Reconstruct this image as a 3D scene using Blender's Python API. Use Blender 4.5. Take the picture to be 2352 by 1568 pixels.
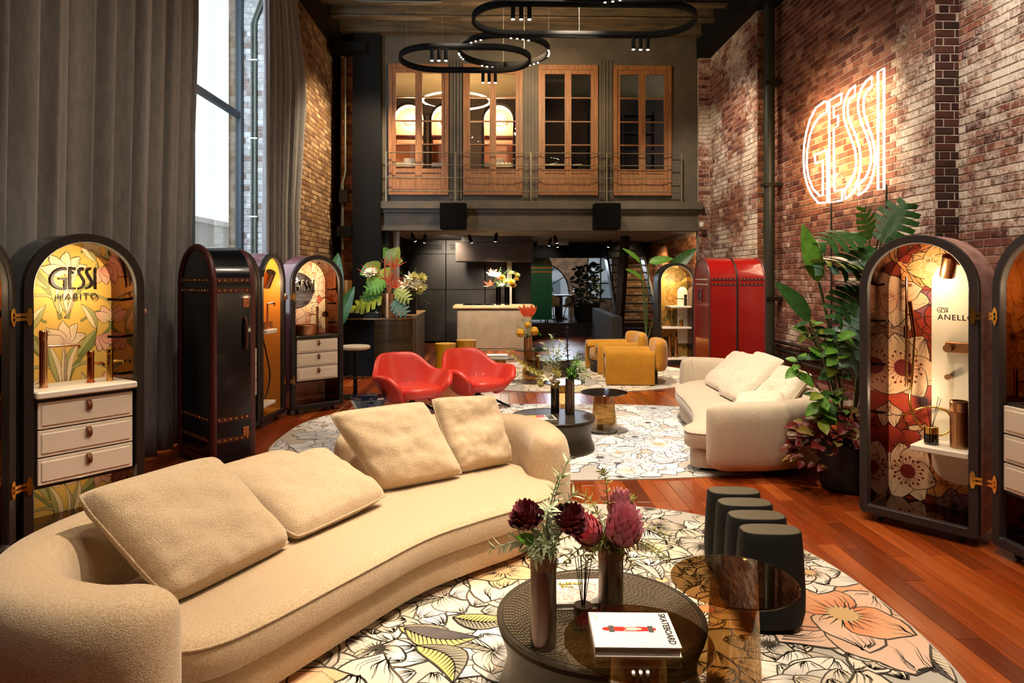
import bpy, bmesh, math, random
from mathutils import Vector, Matrix, noise as mnoise
PI = math.pi
RNG = random.Random(7)
scene = bpy.context.scene
C = scene.collection
for _o in list(bpy.data.objects):
    bpy.data.objects.remove(_o)

# ------------------------------------------------------------------ camera
EYE = 1.65
cam_d = bpy.data.cameras.new('camera')
cam_d.sensor_width = 36.0
cam_d.lens = 24.0                       # 1568 px focal length on a 2352 px wide frame
cam_d.shift_y = -(784 - 638) / 2352.0   # level camera, horizon above the middle
cam_d.clip_start = 0.05
cam = bpy.data.objects.new('camera', cam_d)
C.objects.link(cam)
YAW = math.atan((1176 - 1135) / 1568.0)
cam.location = (0, 0, EYE)
cam.rotation_euler = (PI / 2, 0, -YAW)
scene.camera = cam

# ------------------------------------------------------------------ world, view
w = bpy.data.worlds.new('overcast_sky')
scene.world = w
w.use_nodes = True
bg = w.node_tree.nodes['Background']
bg.inputs[0].default_value = (0.90, 0.95, 1.0, 1)
bg.inputs[1].default_value = 1.1
scene.view_settings.view_transform = 'Standard'
scene.view_settings.look = 'None'
scene.view_settings.gamma = 1.0
scene.view_settings.use_curve_mapping = False
scene.view_settings.exposure = 0.55
try:
    scene.cycles.max_bounces = 6
    scene.cycles.diffuse_bounces = 3
    scene.cycles.glossy_bounces = 3
    scene.cycles.use_adaptive_sampling = True
    scene.cycles.adaptive_threshold = 0.10
    scene.cycles.adaptive_min_samples = 20
    scene.cycles.light_sampling_threshold = 0.03
    scene.cycles.use_denoising = True
    scene.cycles.transparent_max_bounces = 10
    scene.cycles.sample_clamp_indirect = 4.0
    scene.cycles.caustics_reflective = False
    scene.cycles.caustics_refractive = False
    scene.cycles.blur_glossy = 0.6
except Exception:
    pass

# ------------------------------------------------------------------ big lights
WARM = (1.0, 0.72, 0.42)
WARM2 = (1.0, 0.82, 0.62)
COOL = (0.72, 0.84, 1.0)

def area(name, loc, size, power, col, target=None, rot=None, sy=None):
    l = bpy.data.lights.new(name, 'AREA')
    l.energy = power; l.color = col; l.size = size
    if sy:
        l.shape = 'RECTANGLE'; l.size_y = sy
    o = bpy.data.objects.new(name, l); C.objects.link(o); o.location = loc
    if target is not None:
        o.rotation_euler = (Vector(target) - Vector(loc)).to_track_quat('-Z', 'Y').to_euler()
    elif rot:
        o.rotation_euler = rot
    return o

def spot(name, loc, target, power, angle=50, col=WARM2, radius=0.12, blend=0.7):
    l = bpy.data.lights.new(name, 'SPOT')
    l.energy = power; l.color = col; l.spot_size = math.radians(angle); l.spot_blend = blend
    l.shadow_soft_size = radius
    o = bpy.data.objects.new(name, l); C.objects.link(o); o.location = loc
    o.rotation_euler = (Vector(target) - Vector(loc)).to_track_quat('-Z', 'Y').to_euler()
    return o

def point(name, loc, power, col=WARM, radius=0.05):
    l = bpy.data.lights.new(name, 'POINT')
    l.energy = power; l.color = col; l.shadow_soft_size = radius
    o = bpy.data.objects.new(name, l); C.objects.link(o); o.location = loc
    return o

LK = 1.0
# soft general light of the ceiling lamps
for _n, (_x, _y) in enumerate(((-0.9, 1.4), (2.3, 1.4), (-0.6, 5.2), (2.4, 5.2), (0.8, 8.6))):
    spot('ceiling_lamp_%d' % (_n + 1), (_x, _y, 6.2), (_x * 0.6 + 0.3, _y + 0.6, 0), 190 * LK, 140, WARM2, 0.22, 1.0)
# ceiling spots aimed at the seating groups
spot('spot_front_rug', (1.3, 1.2, 5.9), (0.9, 3.1, 0), 620 * LK, 42)
spot('spot_front_sofa', (1.2, 3.2, 5.9), (-0.8, 3.2, 0.4), 980 * LK, 46)
spot('spot_front_sofa_far', (1.0, 4.6, 5.9), (0.0, 4.3, 0.4), 560 * LK, 36)
spot('spot_middle_rug', (1.0, 6.2, 5.9), (1.0, 7.2, 0), 700 * LK, 52, (1.0, 0.86, 0.70))
spot('spot_far_sofa', (1.2, 6.2, 5.9), (2.3, 6.8, 0.4), 560 * LK, 42)
spot('spot_red_chairs', (0.6, 7.6, 5.9), (-0.6, 8.5, 0.4), 420 * LK, 34)
spot('spot_far_rug', (1.0, 9.2, 5.9), (1.7, 11.3, 0.1), 900 * LK, 48)
spot('spot_bar', (-0.4, 9.8, 5.9), (-1.7, 11.3, 0.8), 330 * LK, 36)
spot('spot_right_wall', (2.4, 7.4, 5.9), (4.5, 9.2, 2.2), 620 * LK, 60)
spot('spot_right_wall_near', (2.8, 4.4, 5.9), (4.8, 6.4, 2.8), 560 * LK, 60, (1.0, 0.88, 0.76))
spot('spot_right_trunk', (1.4, 3.0, 5.9), (2.7, 4.8, 0.9), 300 * LK, 34)
spot('spot_red_trunk', (2.4, 7.2, 5.9), (3.3, 9.4, 1.0), 330 * LK, 34)
spot('spot_left_trunk', (-0.9, 2.6, 5.9), (-2.6, 4.3, 0.9), 150 * LK, 34)
spot('spot_left_wall', (-1.2, 12.2, 5.6), (-3.2, 12.6, 2.4), 620 * LK, 100, (1.0, 0.76, 0.5))
spot('spot_right_wall_far', (2.4, 10.6, 5.6), (4.3, 12.4, 2.6), 420 * LK, 80, WARM2)
spot('beam_fill', (0.6, 10.4, 5.2), (0.8, 12.4, 6.5), 260, 150, WARM)  # added spot without a fixture, brightens the ceiling beams
spot('spot_mezzanine', (1.0, 10.6, 5.6), (0.7, 13.5, 4.0), 290 * LK, 90, WARM)
# added cool area light hidden behind the curtain, stands in for window daylight
area('window_bay_fill', (-3.46, 6.7, 3.5), 0.34, 230, COOL, target=(-2.35, 8.75, 3.0), sy=4.6)

# ------------------------------------------------------------------ materials
def hx(h):
    h = h.lstrip('#')
    out = []
    for i in (0, 2, 4):
        c = int(h[i:i + 2], 16) / 255.0
        out.append(c / 12.92 if c <= 0.04045 else ((c + 0.055) / 1.055) ** 2.4)
    return tuple(out)

MATS = {}
def mat(name, col='#888888', rough=0.5, metal=0.0, spec=0.5, bump=None, var=None, coat=0.0, sheen=0.0, emit=None, attr=None, trans=0.0, aniso=0.0, scale3=(1, 1, 1), rvar=0.0, coords='Object'):
    """bump=(scale,strength,detail) var=(colour2,scale,amount,detail)"""
    if name in MATS:
        return MATS[name]
    m = bpy.data.materials.new(name); m.use_nodes = True
    nt = m.node_tree; N = nt.nodes; L = nt.links
    b = N['Principled BSDF']
    c = hx(col) if isinstance(col, str) else col
    b.inputs['Base Color'].default_value = (*c, 1)
    b.inputs['Roughness'].default_value = rough
    b.inputs['Metallic'].default_value = metal
    b.inputs['Specular IOR Level'].default_value = spec
    b.inputs['Coat Weight'].default_value = coat
    b.inputs['Coat Roughness'].default_value = 0.05
    if sheen:
        b.inputs['Sheen Weight'].default_value = sheen
        b.inputs['Sheen Roughness'].default_value = 0.5
    if trans:
        b.inputs['Transmission Weight'].default_value = trans
    if emit:
        b.inputs['Emission Color'].default_value = (*(hx(emit[0]) if isinstance(emit[0], str) else emit[0]), 1)
        b.inputs['Emission Strength'].default_value = emit[1]
    tc = N.new('ShaderNodeTexCoord'); mp = N.new('ShaderNodeMapping')
    mp.inputs['Scale'].default_value = scale3
    if coords == 'World':
        ge = N.new('ShaderNodeNewGeometry'); L.new(ge.outputs['Position'], mp.inputs['Vector'])
    else:
        L.new(tc.outputs['Object'], mp.inputs['Vector'])
    src = None
    if attr:
        at = N.new('ShaderNodeAttribute'); at.attribute_name = attr
        src = at.outputs['Color']
        L.new(src, b.inputs['Base Color'])
    if var:
        c2, sc, amt = var[0], var[1], var[2]
        nz = N.new('ShaderNodeTexNoise'); nz.inputs['Scale'].default_value = sc
        nz.inputs['Detail'].default_value = var[3] if len(var) > 3 else 4
        L.new(mp.outputs['Vector'], nz.inputs['Vector'])
        cr = N.new('ShaderNodeMapRange'); cr.inputs[1].default_value = 0.35; cr.inputs[2].default_value = 0.65
        cr.inputs[4].default_value = amt
        L.new(nz.outputs['Fac'], cr.inputs[0])
        mx = N.new('ShaderNodeMix'); mx.data_type = 'RGBA'
        L.new(cr.outputs[0], mx.inputs[0])
        mx.inputs[6].default_value = (*c, 1)
        if src:
            L.new(src, mx.inputs[6])
        cc2 = hx(c2) if isinstance(c2, str) else c2
        mx.inputs[7].default_value = (*cc2, 1)
        L.new(mx.outputs[2], b.inputs['Base Color'])
        if rvar:
            rr = N.new('ShaderNodeMapRange'); rr.inputs[3].default_value = rough - rvar; rr.inputs[4].default_value = rough + rvar
            L.new(nz.outputs['Fac'], rr.inputs[0]); L.new(rr.outputs[0], b.inputs['Roughness'])
    if bump:
        nb = N.new('ShaderNodeTexNoise'); nb.inputs['Scale'].default_value = bump[0]
        nb.inputs['Detail'].default_value = bump[2] if len(bump) > 2 else 2
        L.new(mp.outputs['Vector'], nb.inputs['Vector'])
        bp = N.new('ShaderNodeBump'); bp.inputs['Strength'].default_value = bump[1]
        bp.inputs['Distance'].default_value = bump[3] if len(bump) > 3 else 0.01
        L.new(nb.outputs['Fac'], bp.inputs['Height'])
        L.new(bp.outputs['Normal'], b.inputs['Normal'])
    MATS[name] = m
    return m

def emat(name, col, strength):
    if name in MATS:
        return MATS[name]
    m = bpy.data.materials.new(name); m.use_nodes = True
    nt = m.node_tree; nt.nodes.clear()
    e = nt.nodes.new('ShaderNodeEmission'); o = nt.nodes.new('ShaderNodeOutputMaterial')
    e.inputs[0].default_value = (*(hx(col) if isinstance(col, str) else col), 1)
    e.inputs[1].default_value = strength
    nt.links.new(e.outputs[0], o.inputs[0])
    MATS[name] = m
    return m

def glass_mat(name, tint, gloss=0.12, rough=0.02, edge=0.6):
    """smoked sheet glass: tinted see-through layer plus a fresnel mirror layer"""
    if name in MATS:
        return MATS[name]
    m = bpy.data.materials.new(name); m.use_nodes = True
    nt = m.node_tree; N = nt.nodes; L = nt.links; N.clear()
    o = N.new('ShaderNodeOutputMaterial'); t = N.new('ShaderNodeBsdfTransparent'); g = N.new('ShaderNodeBsdfGlossy')
    t.inputs[0].default_value = (*(hx(tint) if isinstance(tint, str) else tint), 1)
    g.inputs['Color'].default_value = (0.95, 0.9, 0.82, 1); g.inputs['Roughness'].default_value = rough
    lw = N.new('ShaderNodeLayerWeight'); lw.inputs[0].default_value = 0.25
    mr = N.new('ShaderNodeMapRange'); mr.inputs[3].default_value = gloss; mr.inputs[4].default_value = edge
    L.new(lw.outputs['Facing'], mr.inputs[0])
    mx = N.new('ShaderNodeMixShader')
    L.new(mr.outputs[0], mx.inputs[0]); L.new(t.outputs[0], mx.inputs[1]); L.new(g.outputs[0], mx.inputs[2])
    L.new(mx.outputs[0], o.inputs[0])
    MATS[name] = m
    return m

def brick_mat(name, wash, sat=1.0):
    m = bpy.data.materials.new(name); m.use_nodes = True
    nt = m.node_tree; N = nt.nodes; L = nt.links
    b = N['Principled BSDF']; b.inputs['Roughness'].default_value = 0.85; b.inputs['Specular IOR Level'].default_value = 0.25
    ge = N.new('ShaderNodeNewGeometry')
    at = N.new('ShaderNodeAttribute'); at.attribute_name = 'bc'
    n1 = N.new('ShaderNodeTexNoise'); n1.inputs['Scale'].default_value = 26; n1.inputs['Detail'].default_value = 5; n1.inputs['Roughness'].default_value = 0.7
    n2 = N.new('ShaderNodeTexNoise'); n2.inputs['Scale'].default_value = 1.3; n2.inputs['Detail'].default_value = 3
    n3 = N.new('ShaderNodeTexNoise'); n3.inputs['Scale'].default_value = 9; n3.inputs['Detail'].default_value = 4
    for n in (n1, n2, n3):
        L.new(ge.outputs['Position'], n.inputs['Vector'])
    def math_(op, a, bb):
        q = N.new('ShaderNodeMath'); q.operation = op
        for i, v in enumerate((a, bb)):
            if hasattr(v, 'links'):
                L.new(v, q.inputs[i])
            else:
                q.inputs[i].default_value = v
        return q.outputs[0]
    s = math_('ADD', math_('MULTIPLY', n1.outputs['Fac'], 0.75), math_('MULTIPLY', n2.outputs['Fac'], 1.1))
    s = math_('ADD', s, math_('MULTIPLY', n3.outputs['Fac'], 0.35))
    s = math_('ADD', s, math_('SUBTRACT', at.outputs['Alpha'], 0.15))
    mr = N.new('ShaderNodeMapRange'); mr.inputs[1].default_value = 1.36; mr.inputs[2].default_value = 1.64
    L.new(s, mr.inputs[0])
    dk = N.new('ShaderNodeMapRange'); dk.inputs[1].default_value = 0.25; dk.inputs[2].default_value = 0.75; dk.inputs[3].default_value = 0.55; dk.inputs[4].default_value = 1.3
    L.new(n3.outputs['Fac'], dk.inputs[0])
    vm = N.new('ShaderNodeMix'); vm.data_type = 'RGBA'; vm.blend_type = 'MULTIPLY'; vm.inputs[0].default_value = 1
    L.new(at.outputs['Color'], vm.inputs[6]); L.new(dk.outputs[0], vm.inputs[7])
    mx = N.new('ShaderNodeMix'); mx.data_type = 'RGBA'
    L.new(mr.outputs[0], mx.inputs[0]); L.new(vm.outputs[2], mx.inputs[6]); mx.inputs[7].default_value = (*wash, 1)
    L.new(mx.outputs[2], b.inputs['Base Color'])
    bp = N.new('ShaderNodeBump'); bp.inputs['Strength'].default_value = 0.5; bp.inputs['Distance'].default_value = 0.006
    L.new(n1.outputs['Fac'], bp.inputs['Height']); L.new(bp.outputs['Normal'], b.inputs['Normal'])
    MATS[name] = m
    return m

def plank_mat():
    m = bpy.data.materials.new('jarrah_floorboard'); m.use_nodes = True
    nt = m.node_tree; N = nt.nodes; L = nt.links
    b = N['Principled BSDF']; b.inputs['Roughness'].default_value = 0.28; b.inputs['Specular IOR Level'].default_value = 0.45
    b.inputs['Coat Weight'].default_value = 0.25; b.inputs['Coat Roughness'].default_value = 0.15
    ge = N.new('ShaderNodeNewGeometry'); mp = N.new('ShaderNodeMapping'); mp.inputs['Scale'].default_value = (34, 1.6, 1)
    L.new(ge.outputs['Position'], mp.inputs['Vector'])
    nz = N.new('ShaderNodeTexNoise'); nz.inputs['Scale'].default_value = 1; nz.inputs['Detail'].default_value = 6; nz.inputs['Roughness'].default_value = 0.65
    L.new(mp.outputs['Vector'], nz.inputs['Vector'])
    at = N.new('ShaderNodeAttribute'); at.attribute_name = 'bc'
    dk = N.new('ShaderNodeMapRange'); dk.inputs[1].default_value = 0.3; dk.inputs[2].default_value = 0.7; dk.inputs[3].default_value = 0.62; dk.inputs[4].default_value = 1.25
    L.new(nz.outputs['Fac'], dk.inputs[0])
    vm = N.new('ShaderNodeMix'); vm.data_type = 'RGBA'; vm.blend_type = 'MULTIPLY'; vm.inputs[0].default_value = 1
    L.new(at.outputs['Color'], vm.inputs[6]); L.new(dk.outputs[0], vm.inputs[7])
    L.new(vm.outputs[2], b.inputs['Base Color'])
    bp = N.new('ShaderNodeBump'); bp.inputs['Strength'].default_value = 0.08; bp.inputs['Distance'].default_value = 0.003
    L.new(nz.outputs['Fac'], bp.inputs['Height']); L.new(bp.outputs['Normal'], b.inputs['Normal'])
    MATS['plank'] = m
    return m

# ------------------------------------------------------------------ mesh helpers
class MB:
    """collects geometry for one mesh object"""
    def __init__(self):
        self.v = []; self.f = []; self.sm = []; self.col = []
        self.use_col = False
        self.M = Matrix.Identity(4)
    def pt(self, p):
        q = self.M @ Vector(p); self.v.append((q.x, q.y, q.z)); return len(self.v) - 1
    def face(self, idx, smooth=False, col=None):
        self.f.append(tuple(idx)); self.sm.append(smooth); self.col.append(col)
        if col is not None:
            self.use_col = True
    def quad(self, a, b, c, d, smooth=False, col=None):
        self.face([self.pt(a), self.pt(b), self.pt(c), self.pt(d)], smooth, col)
    def box(self, lo, hi, col=None, bev=0.0):
        x0, y0, z0 = lo; x1, y1, z1 = hi
        if bev <= 0:
            p = [self.pt(q) for q in ((x0, y0, z0), (x1, y0, z0), (x1, y1, z0), (x0, y1, z0), (x0, y0, z1), (x1, y0, z1), (x1, y1, z1), (x0, y1, z1))]
            for fc in ((3, 2, 1, 0), (4, 5, 6, 7), (0, 1, 5, 4), (1, 2, 6, 5), (2, 3, 7, 6), (3, 0, 4, 7)):
                self.face([p[i] for i in fc], False, col)
            return self
        c = Vector(((x0 + x1) / 2, (y0 + y1) / 2, (z0 + z1) / 2)); h = Vector(((x1 - x0) / 2, (y1 - y0) / 2, (z1 - z0) / 2))
        b = min(bev, h.x * .95, h.y * .95, h.z * .95)
        vid = {}
        for sx in (-1, 1):
            for sy in (-1, 1):
                for sz in (-1, 1):
                    for ax in range(3):
                        q = Vector((sx * (h.x - b), sy * (h.y - b), sz * (h.z - b)))
                        q[ax] += (sx, sy, sz)[ax] * b
                        vid[(sx, sy, sz, ax)] = self.pt(c + q)
        S = (-1, 1)
        for ax in range(3):
            o1, o2 = (ax + 1) % 3, (ax + 2) % 3
            for s in S:
                ring = []
                for a, bb in ((-1, -1), (1, -1), (1, 1), (-1, 1)):
                    k = [0, 0, 0]; k[ax] = s; k[o1] = a; k[o2] = bb
                    ring.append(vid[(k[0], k[1], k[2], ax)])
                self.face(ring if s > 0 else ring[::-1], False, col)
        for ax in range(3):
            o1, o2 = (ax + 1) % 3, (ax + 2) % 3
            for a in S:
                for bb in S:
                    def g(e, which):
                        k = [0, 0, 0]; k[ax] = e; k[o1] = a; k[o2] = bb
                        return vid[(k[0], k[1], k[2], which)]
                    r = [g(-1, o1), g(1, o1), g(1, o2), g(-1, o2)]
                    self.face(r if a * bb < 0 else r[::-1], False, col)
        for sx in S:
            for sy in S:
                for sz in S:
                    r = [vid[(sx, sy, sz, i)] for i in range(3)]
                    self.face(r if sx * sy * sz > 0 else r[::-1], False, col)
        return self
    def prism(self, pts, z0, z1, col=None, smooth=False, cap=True):
        """pts: 2-d outline in xy, extruded in z"""
        n = len(pts)
        a = [self.pt((p[0], p[1], z0)) for p in pts]; b = [self.pt((p[0], p[1], z1)) for p in pts]
        if cap:
            a2, b2 = (a, b) if not smooth else ([self.pt((p[0], p[1], z0)) for p in pts], [self.pt((p[0], p[1], z1)) for p in pts])
            self.face(a2[::-1], False, col); self.face(b2, False, col)
        for i in range(n):
            j = (i + 1) % n
            self.face([a[i], a[j], b[j], b[i]], smooth, col)
        return self
    def lathe(self, prof, seg=32, cx=0, cy=0, smooth=True, col=None, sx=1.0, sy=1.0):
        """prof: list of (r,z) bottom to top"""
        # split the rings at sharp profile corners so the shading keeps crisp edges
        if smooth and len(prof) > 2:
            runs = [[prof[0]]]
            for i in range(1, len(prof)):
                runs[-1].append(prof[i])
                if i < len(prof) - 1:
                    d1 = Vector((prof[i][0] - prof[i - 1][0], prof[i][1] - prof[i - 1][1])); d2 = Vector((prof[i + 1][0] - prof[i][0], prof[i + 1][1] - prof[i][1]))
                    if d1.length > 1e-9 and d2.length > 1e-9 and d1.angle(d2) > 0.5:
                        runs.append([prof[i]])
            if len(runs) > 1:
                for rn in runs:
                    if len(rn) > 1:
                        self.lathe(rn, seg, cx, cy, smooth, col, sx, sy)
                return self
        rings = []
        for r, z in prof:
            if r < 1e-6:
                rings.append([self.pt((cx, cy, z))])
            else:
                rings.append([self.pt((cx + sx * r * math.cos(2 * PI * k / seg), cy + sy * r * math.sin(2 * PI * k / seg), z)) for k in range(seg)])
        for a, b in zip(rings, rings[1:]):
            if len(a) == 1 and len(b) == 1:
                continue
            for k in range(seg):
                k2 = (k + 1) % seg
                if len(a) == 1:
                    self.face([a[0], b[k2], b[k]][::-1], smooth, col)
                elif len(b) == 1:
                    self.face([a[k], a[k2], b[0]], smooth, col)
                else:
                    self.face([a[k], a[k2], b[k2], b[k]], smooth, col)
        return self
    def tube(self, path, r, seg=8, closed=False, col=None, cap=True, smooth=True):
        P = [Vector(p) for p in path]; n = len(P)
        rad = r if isinstance(r, (list, tuple)) else [r] * n
        rings = []; up = None
        for i in range(n):
            if closed:
                t = (P[(i + 1) % n] - P[i - 1])
            else:
                t = P[min(i + 1, n - 1)] - P[max(i - 1, 0)]
            if t.length < 1e-9:
                t = Vector((0, 0, 1))
            t.normalize()
            if up is None:
                up = Vector((0, 0, 1)) if abs(t.z) < 0.9 else Vector((1, 0, 0))
            s = t.cross(up)
            if s.length < 1e-6:
                s = t.cross(Vector((1, 0.3, 0)))
            s.normalize(); up = s.cross(t).normalized()
            rings.append([self.pt(P[i] + (s * math.cos(2 * PI * k / seg) + up * math.sin(2 * PI * k / seg)) * rad[i]) for k in range(seg)])
        m = n if closed else n - 1
        for i in range(m):
            a, b = rings[i], rings[(i + 1) % n]
            for k in range(seg):
                k2 = (k + 1) % seg
                self.face([a[k], b[k], b[k2], a[k2]][::-1], smooth, col)
        if cap and not closed:
            q0 = [self._dup(i) for i in rings[0]]; q1 = [self._dup(i) for i in rings[-1]]
            self.face(q0, False, col); self.face(q1[::-1], False, col)
        return self
    def _dup(self, i):
        self.v.append(self.v[i]); return len(self.v) - 1
    def grid(self, fn, nu, nv, smooth=True, col=None, wrap_u=False, flip=False, colf=None):
        ids = [[self.pt(fn(i / (nu if wrap_u else nu - 1) if nu > 1 else 0, j / (nv - 1))) for j in range(nv)] for i in range(nu)]
        for i in range(nu if wrap_u else nu - 1):
            for j in range(nv - 1):
                i2 = (i + 1) % nu
                r = [ids[i][j], ids[i2][j], ids[i2][j + 1], ids[i][j + 1]]
                self.face(r[::-1] if flip else r, smooth, colf((j + 0.5) / (nv - 1)) if colf else col)
        return self
    def build(self, name, m, parent=None, loc=None, rotz=None, kind=None, label=None, cat=None, group=None, attr='bc', smooth=None):
        me = bpy.data.meshes.new(name)
        me.from_pydata(self.v, [], self.f)
        if smooth is None:
            me.polygons.foreach_set('use_smooth', self.sm)
        else:
            me.polygons.foreach_set('use_smooth', [smooth] * len(self.f))
        if self.use_col:
            ca = me.color_attributes.new(attr, 'FLOAT_COLOR', 'CORNER')
            data = []
            for fc, c in zip(self.f, self.col):
                if c is None:
                    c = (1, 1, 1, 1)
                if len(c) == 3 and not isinstance(c[0], (tuple, list)):
                    c = (*c, 1)
                if isinstance(c[0], (tuple, list)):
                    for q in c:
                        data.extend(q if len(q) == 4 else (*q, 1))
                else:
                    for _ in fc:
                        data.extend(c)
            ca.data.foreach_set('color', data)
        me.update()
        o = bpy.data.objects.new(name, me)
        C.objects.link(o)
        if m is not None:
            me.materials.append(m)
        if parent is not None:
            o.parent = parent
        if loc:
            o.location = loc
        if rotz:
            o.rotation_euler = (0, 0, rotz)
        tag(o, label, cat, group, kind)
        return o

def tag(o, label=None, cat=None, group=None, kind=None):
    if label: o['label'] = label
    if cat: o['category'] = cat
    if group: o['group'] = group
    if kind: o['kind'] = kind
    return o

def thing(name, label, cat, loc=(0, 0, 0), rotz=0.0, group=None, kind=None):
    o = bpy.data.objects.new(name, None); C.objects.link(o)
    o.empty_display_size = 0.1
    o.location = loc; o.rotation_euler = (0, 0, rotz)
    return tag(o, label, cat, group, kind)

def dup(root, loc, rotz, label, group=None):
    def cp(o, parent):
        c = o.copy(); C.objects.link(c); c.parent = parent
        for ch in o.children:
            cp(ch, c)
        return c
    r = cp(root, None)
    r.location = loc; r.rotation_euler = (0, 0, rotz); r['label'] = label
    if group: r['group'] = group
    return r

def inst(me_obj, name, parent, matrix):
    o = bpy.data.objects.new(name, me_obj.data if hasattr(me_obj, 'data') else me_obj)
    C.objects.link(o); o.parent = parent; o.matrix_local = matrix
    return o

def text(s, size, m, parent, loc, rot=(0, 0, 0), name='lettering', extrude=0.0008, align='CENTER', spacing=1.0, sx=1.0, bold=0.0):
    cu = bpy.data.curves.new(name, 'FONT'); cu.body = s; cu.size = size; cu.extrude = extrude
    cu.align_x = align; cu.align_y = 'CENTER'; cu.space_character = spacing; cu.offset = bold
    tmp = bpy.data.objects.new('tmp', cu); C.objects.link(tmp)
    me = bpy.data.meshes.new_from_object(tmp.evaluated_get(bpy.context.evaluated_depsgraph_get()))
    bpy.data.objects.remove(tmp)
    o = bpy.data.objects.new(name, me); C.objects.link(o); me.materials.clear(); me.materials.append(m)
    o.parent = parent; o.location = loc; o.rotation_euler = rot; o.scale = (sx, 1, 1)
    return o

def subd(o, lv=2):
    md = o.modifiers.new('smooth', 'SUBSURF'); md.levels = lv; md.render_levels = lv
    return o

def proj(x, y, z):
    s, c = math.sin(YAW), math.cos(YAW)
    d = x * s + y * c
    if d < 0.05:
        return None
    return 1176 + 1568 * (x * c - y * s) / d, 638 + 1568 * (EYE - z) / d, d

def in_frame(x, y, z, pad=10):
    q = proj(x, y, z)
    return q is not None and -pad < q[0] < 2352 + pad and -pad < q[1] < 1568 + pad
# ================================================================== THE ROOM
m_plank = plank_mat()
m_brick_r = brick_mat('washed_red_brick', hx('#cdbfae'))
m_brick_l = brick_mat('ochre_brick', hx('#c2a27a'))
m_brick_w = brick_mat('white_painted_brick', hx('#d4d6d2'))
m_mortar_r = mat('pale_mortar', '#b3a593', 0.95, var=('#7d6a5c', 9, 0.8), bump=(60, 0.5, 4), coords='World')
m_mortar_l = mat('brown_mortar', '#8a6f50', 0.95, var=('#5a4530', 9, 0.8), bump=(60, 0.5, 4), coords='World')
m_mortar_w = mat('white_mortar', '#a9aaa6', 0.95, bump=(60, 0.5, 4), coords='World')
m_olive = mat('olive_grey_paint', '#52483a', 0.6, var=('#3b3729', 3, 0.7), bump=(50, 0.08, 3))
m_dark = mat('black_paint', '#060606', 0.75, spec=0.2, var=('#0a0908', 3, 0.8))
m_steel = mat('dark_steel', '#17140f', 0.45, metal=0.4, var=('#221c14', 5, 0.8))
m_ceil = mat('dark_timber_ceiling', '#3c3120', 0.7, var=('#1b150d', 2, 0.8), scale3=(1, 9, 9))
m_beam = mat('painted_beam', '#5a4a32', 0.6, var=('#2a2318', 2, 0.8), scale3=(1, 9, 9))
m_dwall = mat('charcoal_plaster', '#1b1916', 0.8, var=('#100f0d', 1.2, 0.8))

# ---- floor: jarrah boards running down the room
RUGS = [((0.33, 3.32), 1.64, 1.64, 2.5), ((0.45, 7.2), 2.65, 1.67, 3.0), ((1.25, 11.6), 2.25, 1.82, 2.1)]
def in_rug(x, y, k=0.93):
    for (cx, cy), a, b, n in RUGS:
        if (abs(x - cx) / a) ** n + (abs(y - cy) / b) ** n < k:
            return True
    return False
floor = MB().box((-3.6, -3.2, -0.12), (4.9, 23.0, -0.022)).build('floor', mat('floor_bed', '#120804', 0.9), kind='structure', label='reddish brown hardwood board floor running to the back of the hall', cat='floor')
PCOL = [hx(c) for c in ('#8f3c10', '#80340d', '#9c4614', '#74300c', '#8c380e', '#a85220', '#682a0b', '#863a13')]
plank_me = []
for c in PCOL:
    b = MB().box((-0.0585, -0.5, -0.02), (0.0585, 0.5, 0.0), col=c, bev=0.0012)
    o = b.build('floorboard_source', m_plank); plank_me.append(o.data); bpy.data.objects.remove(o)
cand = []; rest = MB(); x = -3.54; row = 0
R2 = random.Random(3)
while x < 4.86:
    y = -3.1 - R2.random() * 1.2
    while y < 21.5:
        ln = 0.7 + R2.random() * 1.3
        cy = y + ln / 2
        cand.append((x, cy, ln, R2.randrange(len(PCOL)))); y += ln
    x += 0.119
def board_key(c):
    x_, y_, ln, k = c
    vis = any(in_frame(x_, y_ + t * ln, 0) and not in_rug(x_, y_ + t * ln) for t in (-0.4, 0, 0.4))
    return (0 if vis else 1, y_)
cand.sort(key=board_key)
for i, (x_, y_, ln, k) in enumerate(cand):
    if i < 300 and board_key(cand[i])[0] == 0:
        o = bpy.data.objects.new('floorboard', plank_me[k]); C.objects.link(o); o.parent = floor
        o.location = (x_, y_, 0); o.scale = (1, ln - 0.002, 1)
    else:
        rest.box((x_ - 0.0585, y_ - ln / 2 + 0.001, -0.02), (x_ + 0.0585, y_ + ln / 2 - 0.001, 0.0), col=PCOL[k])
rest.build('floorboards_beyond', m_plank, floor, kind='stuff')

# ---- bricks
def brick_geo(b, lo, hi, n_axis, sgn, col, ch=0.006):
    """five visible sides with a chamfered face; n_axis 0 -> face looks along +-x, 1 -> along +-y"""
    x0, y0, z0 = lo; x1, y1, z1 = hi
    def P(u, v, d):
        if n_axis == 0:
            return (x1 - d if sgn > 0 else x0 + d, y0 + u, z0 + v)
        return (x0 + u, y1 - d if sgn > 0 else y0 + d, z0 + v)
    U = (y1 - y0) if n_axis == 0 else (x1 - x0); V = z1 - z0; D = (x1 - x0) if n_axis == 0 else (y1 - y0)
    o = [b.pt(P(u, v, ch)) for u, v in ((0, 0), (U, 0), (U, V), (0, V))]
    i = [b.pt(P(u, v, 0)) for u, v in ((ch, ch), (U - ch, ch), (U - ch, V - ch), (ch, V - ch))]
    k = [b.pt(P(u, v, D)) for u, v in ((0, 0), (U, 0), (U, V), (0, V))]
    flip = (n_axis == 0) != (sgn > 0)
    def F(r):
        b.face(r if not flip else r[::-1], False, col)
    F(i)
    for a in range(4):
        c2 = (a + 1) % 4
        F([o[a], o[c2], i[c2], i[a]]); F([k[a], k[c2], o[c2], o[a]])

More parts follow.
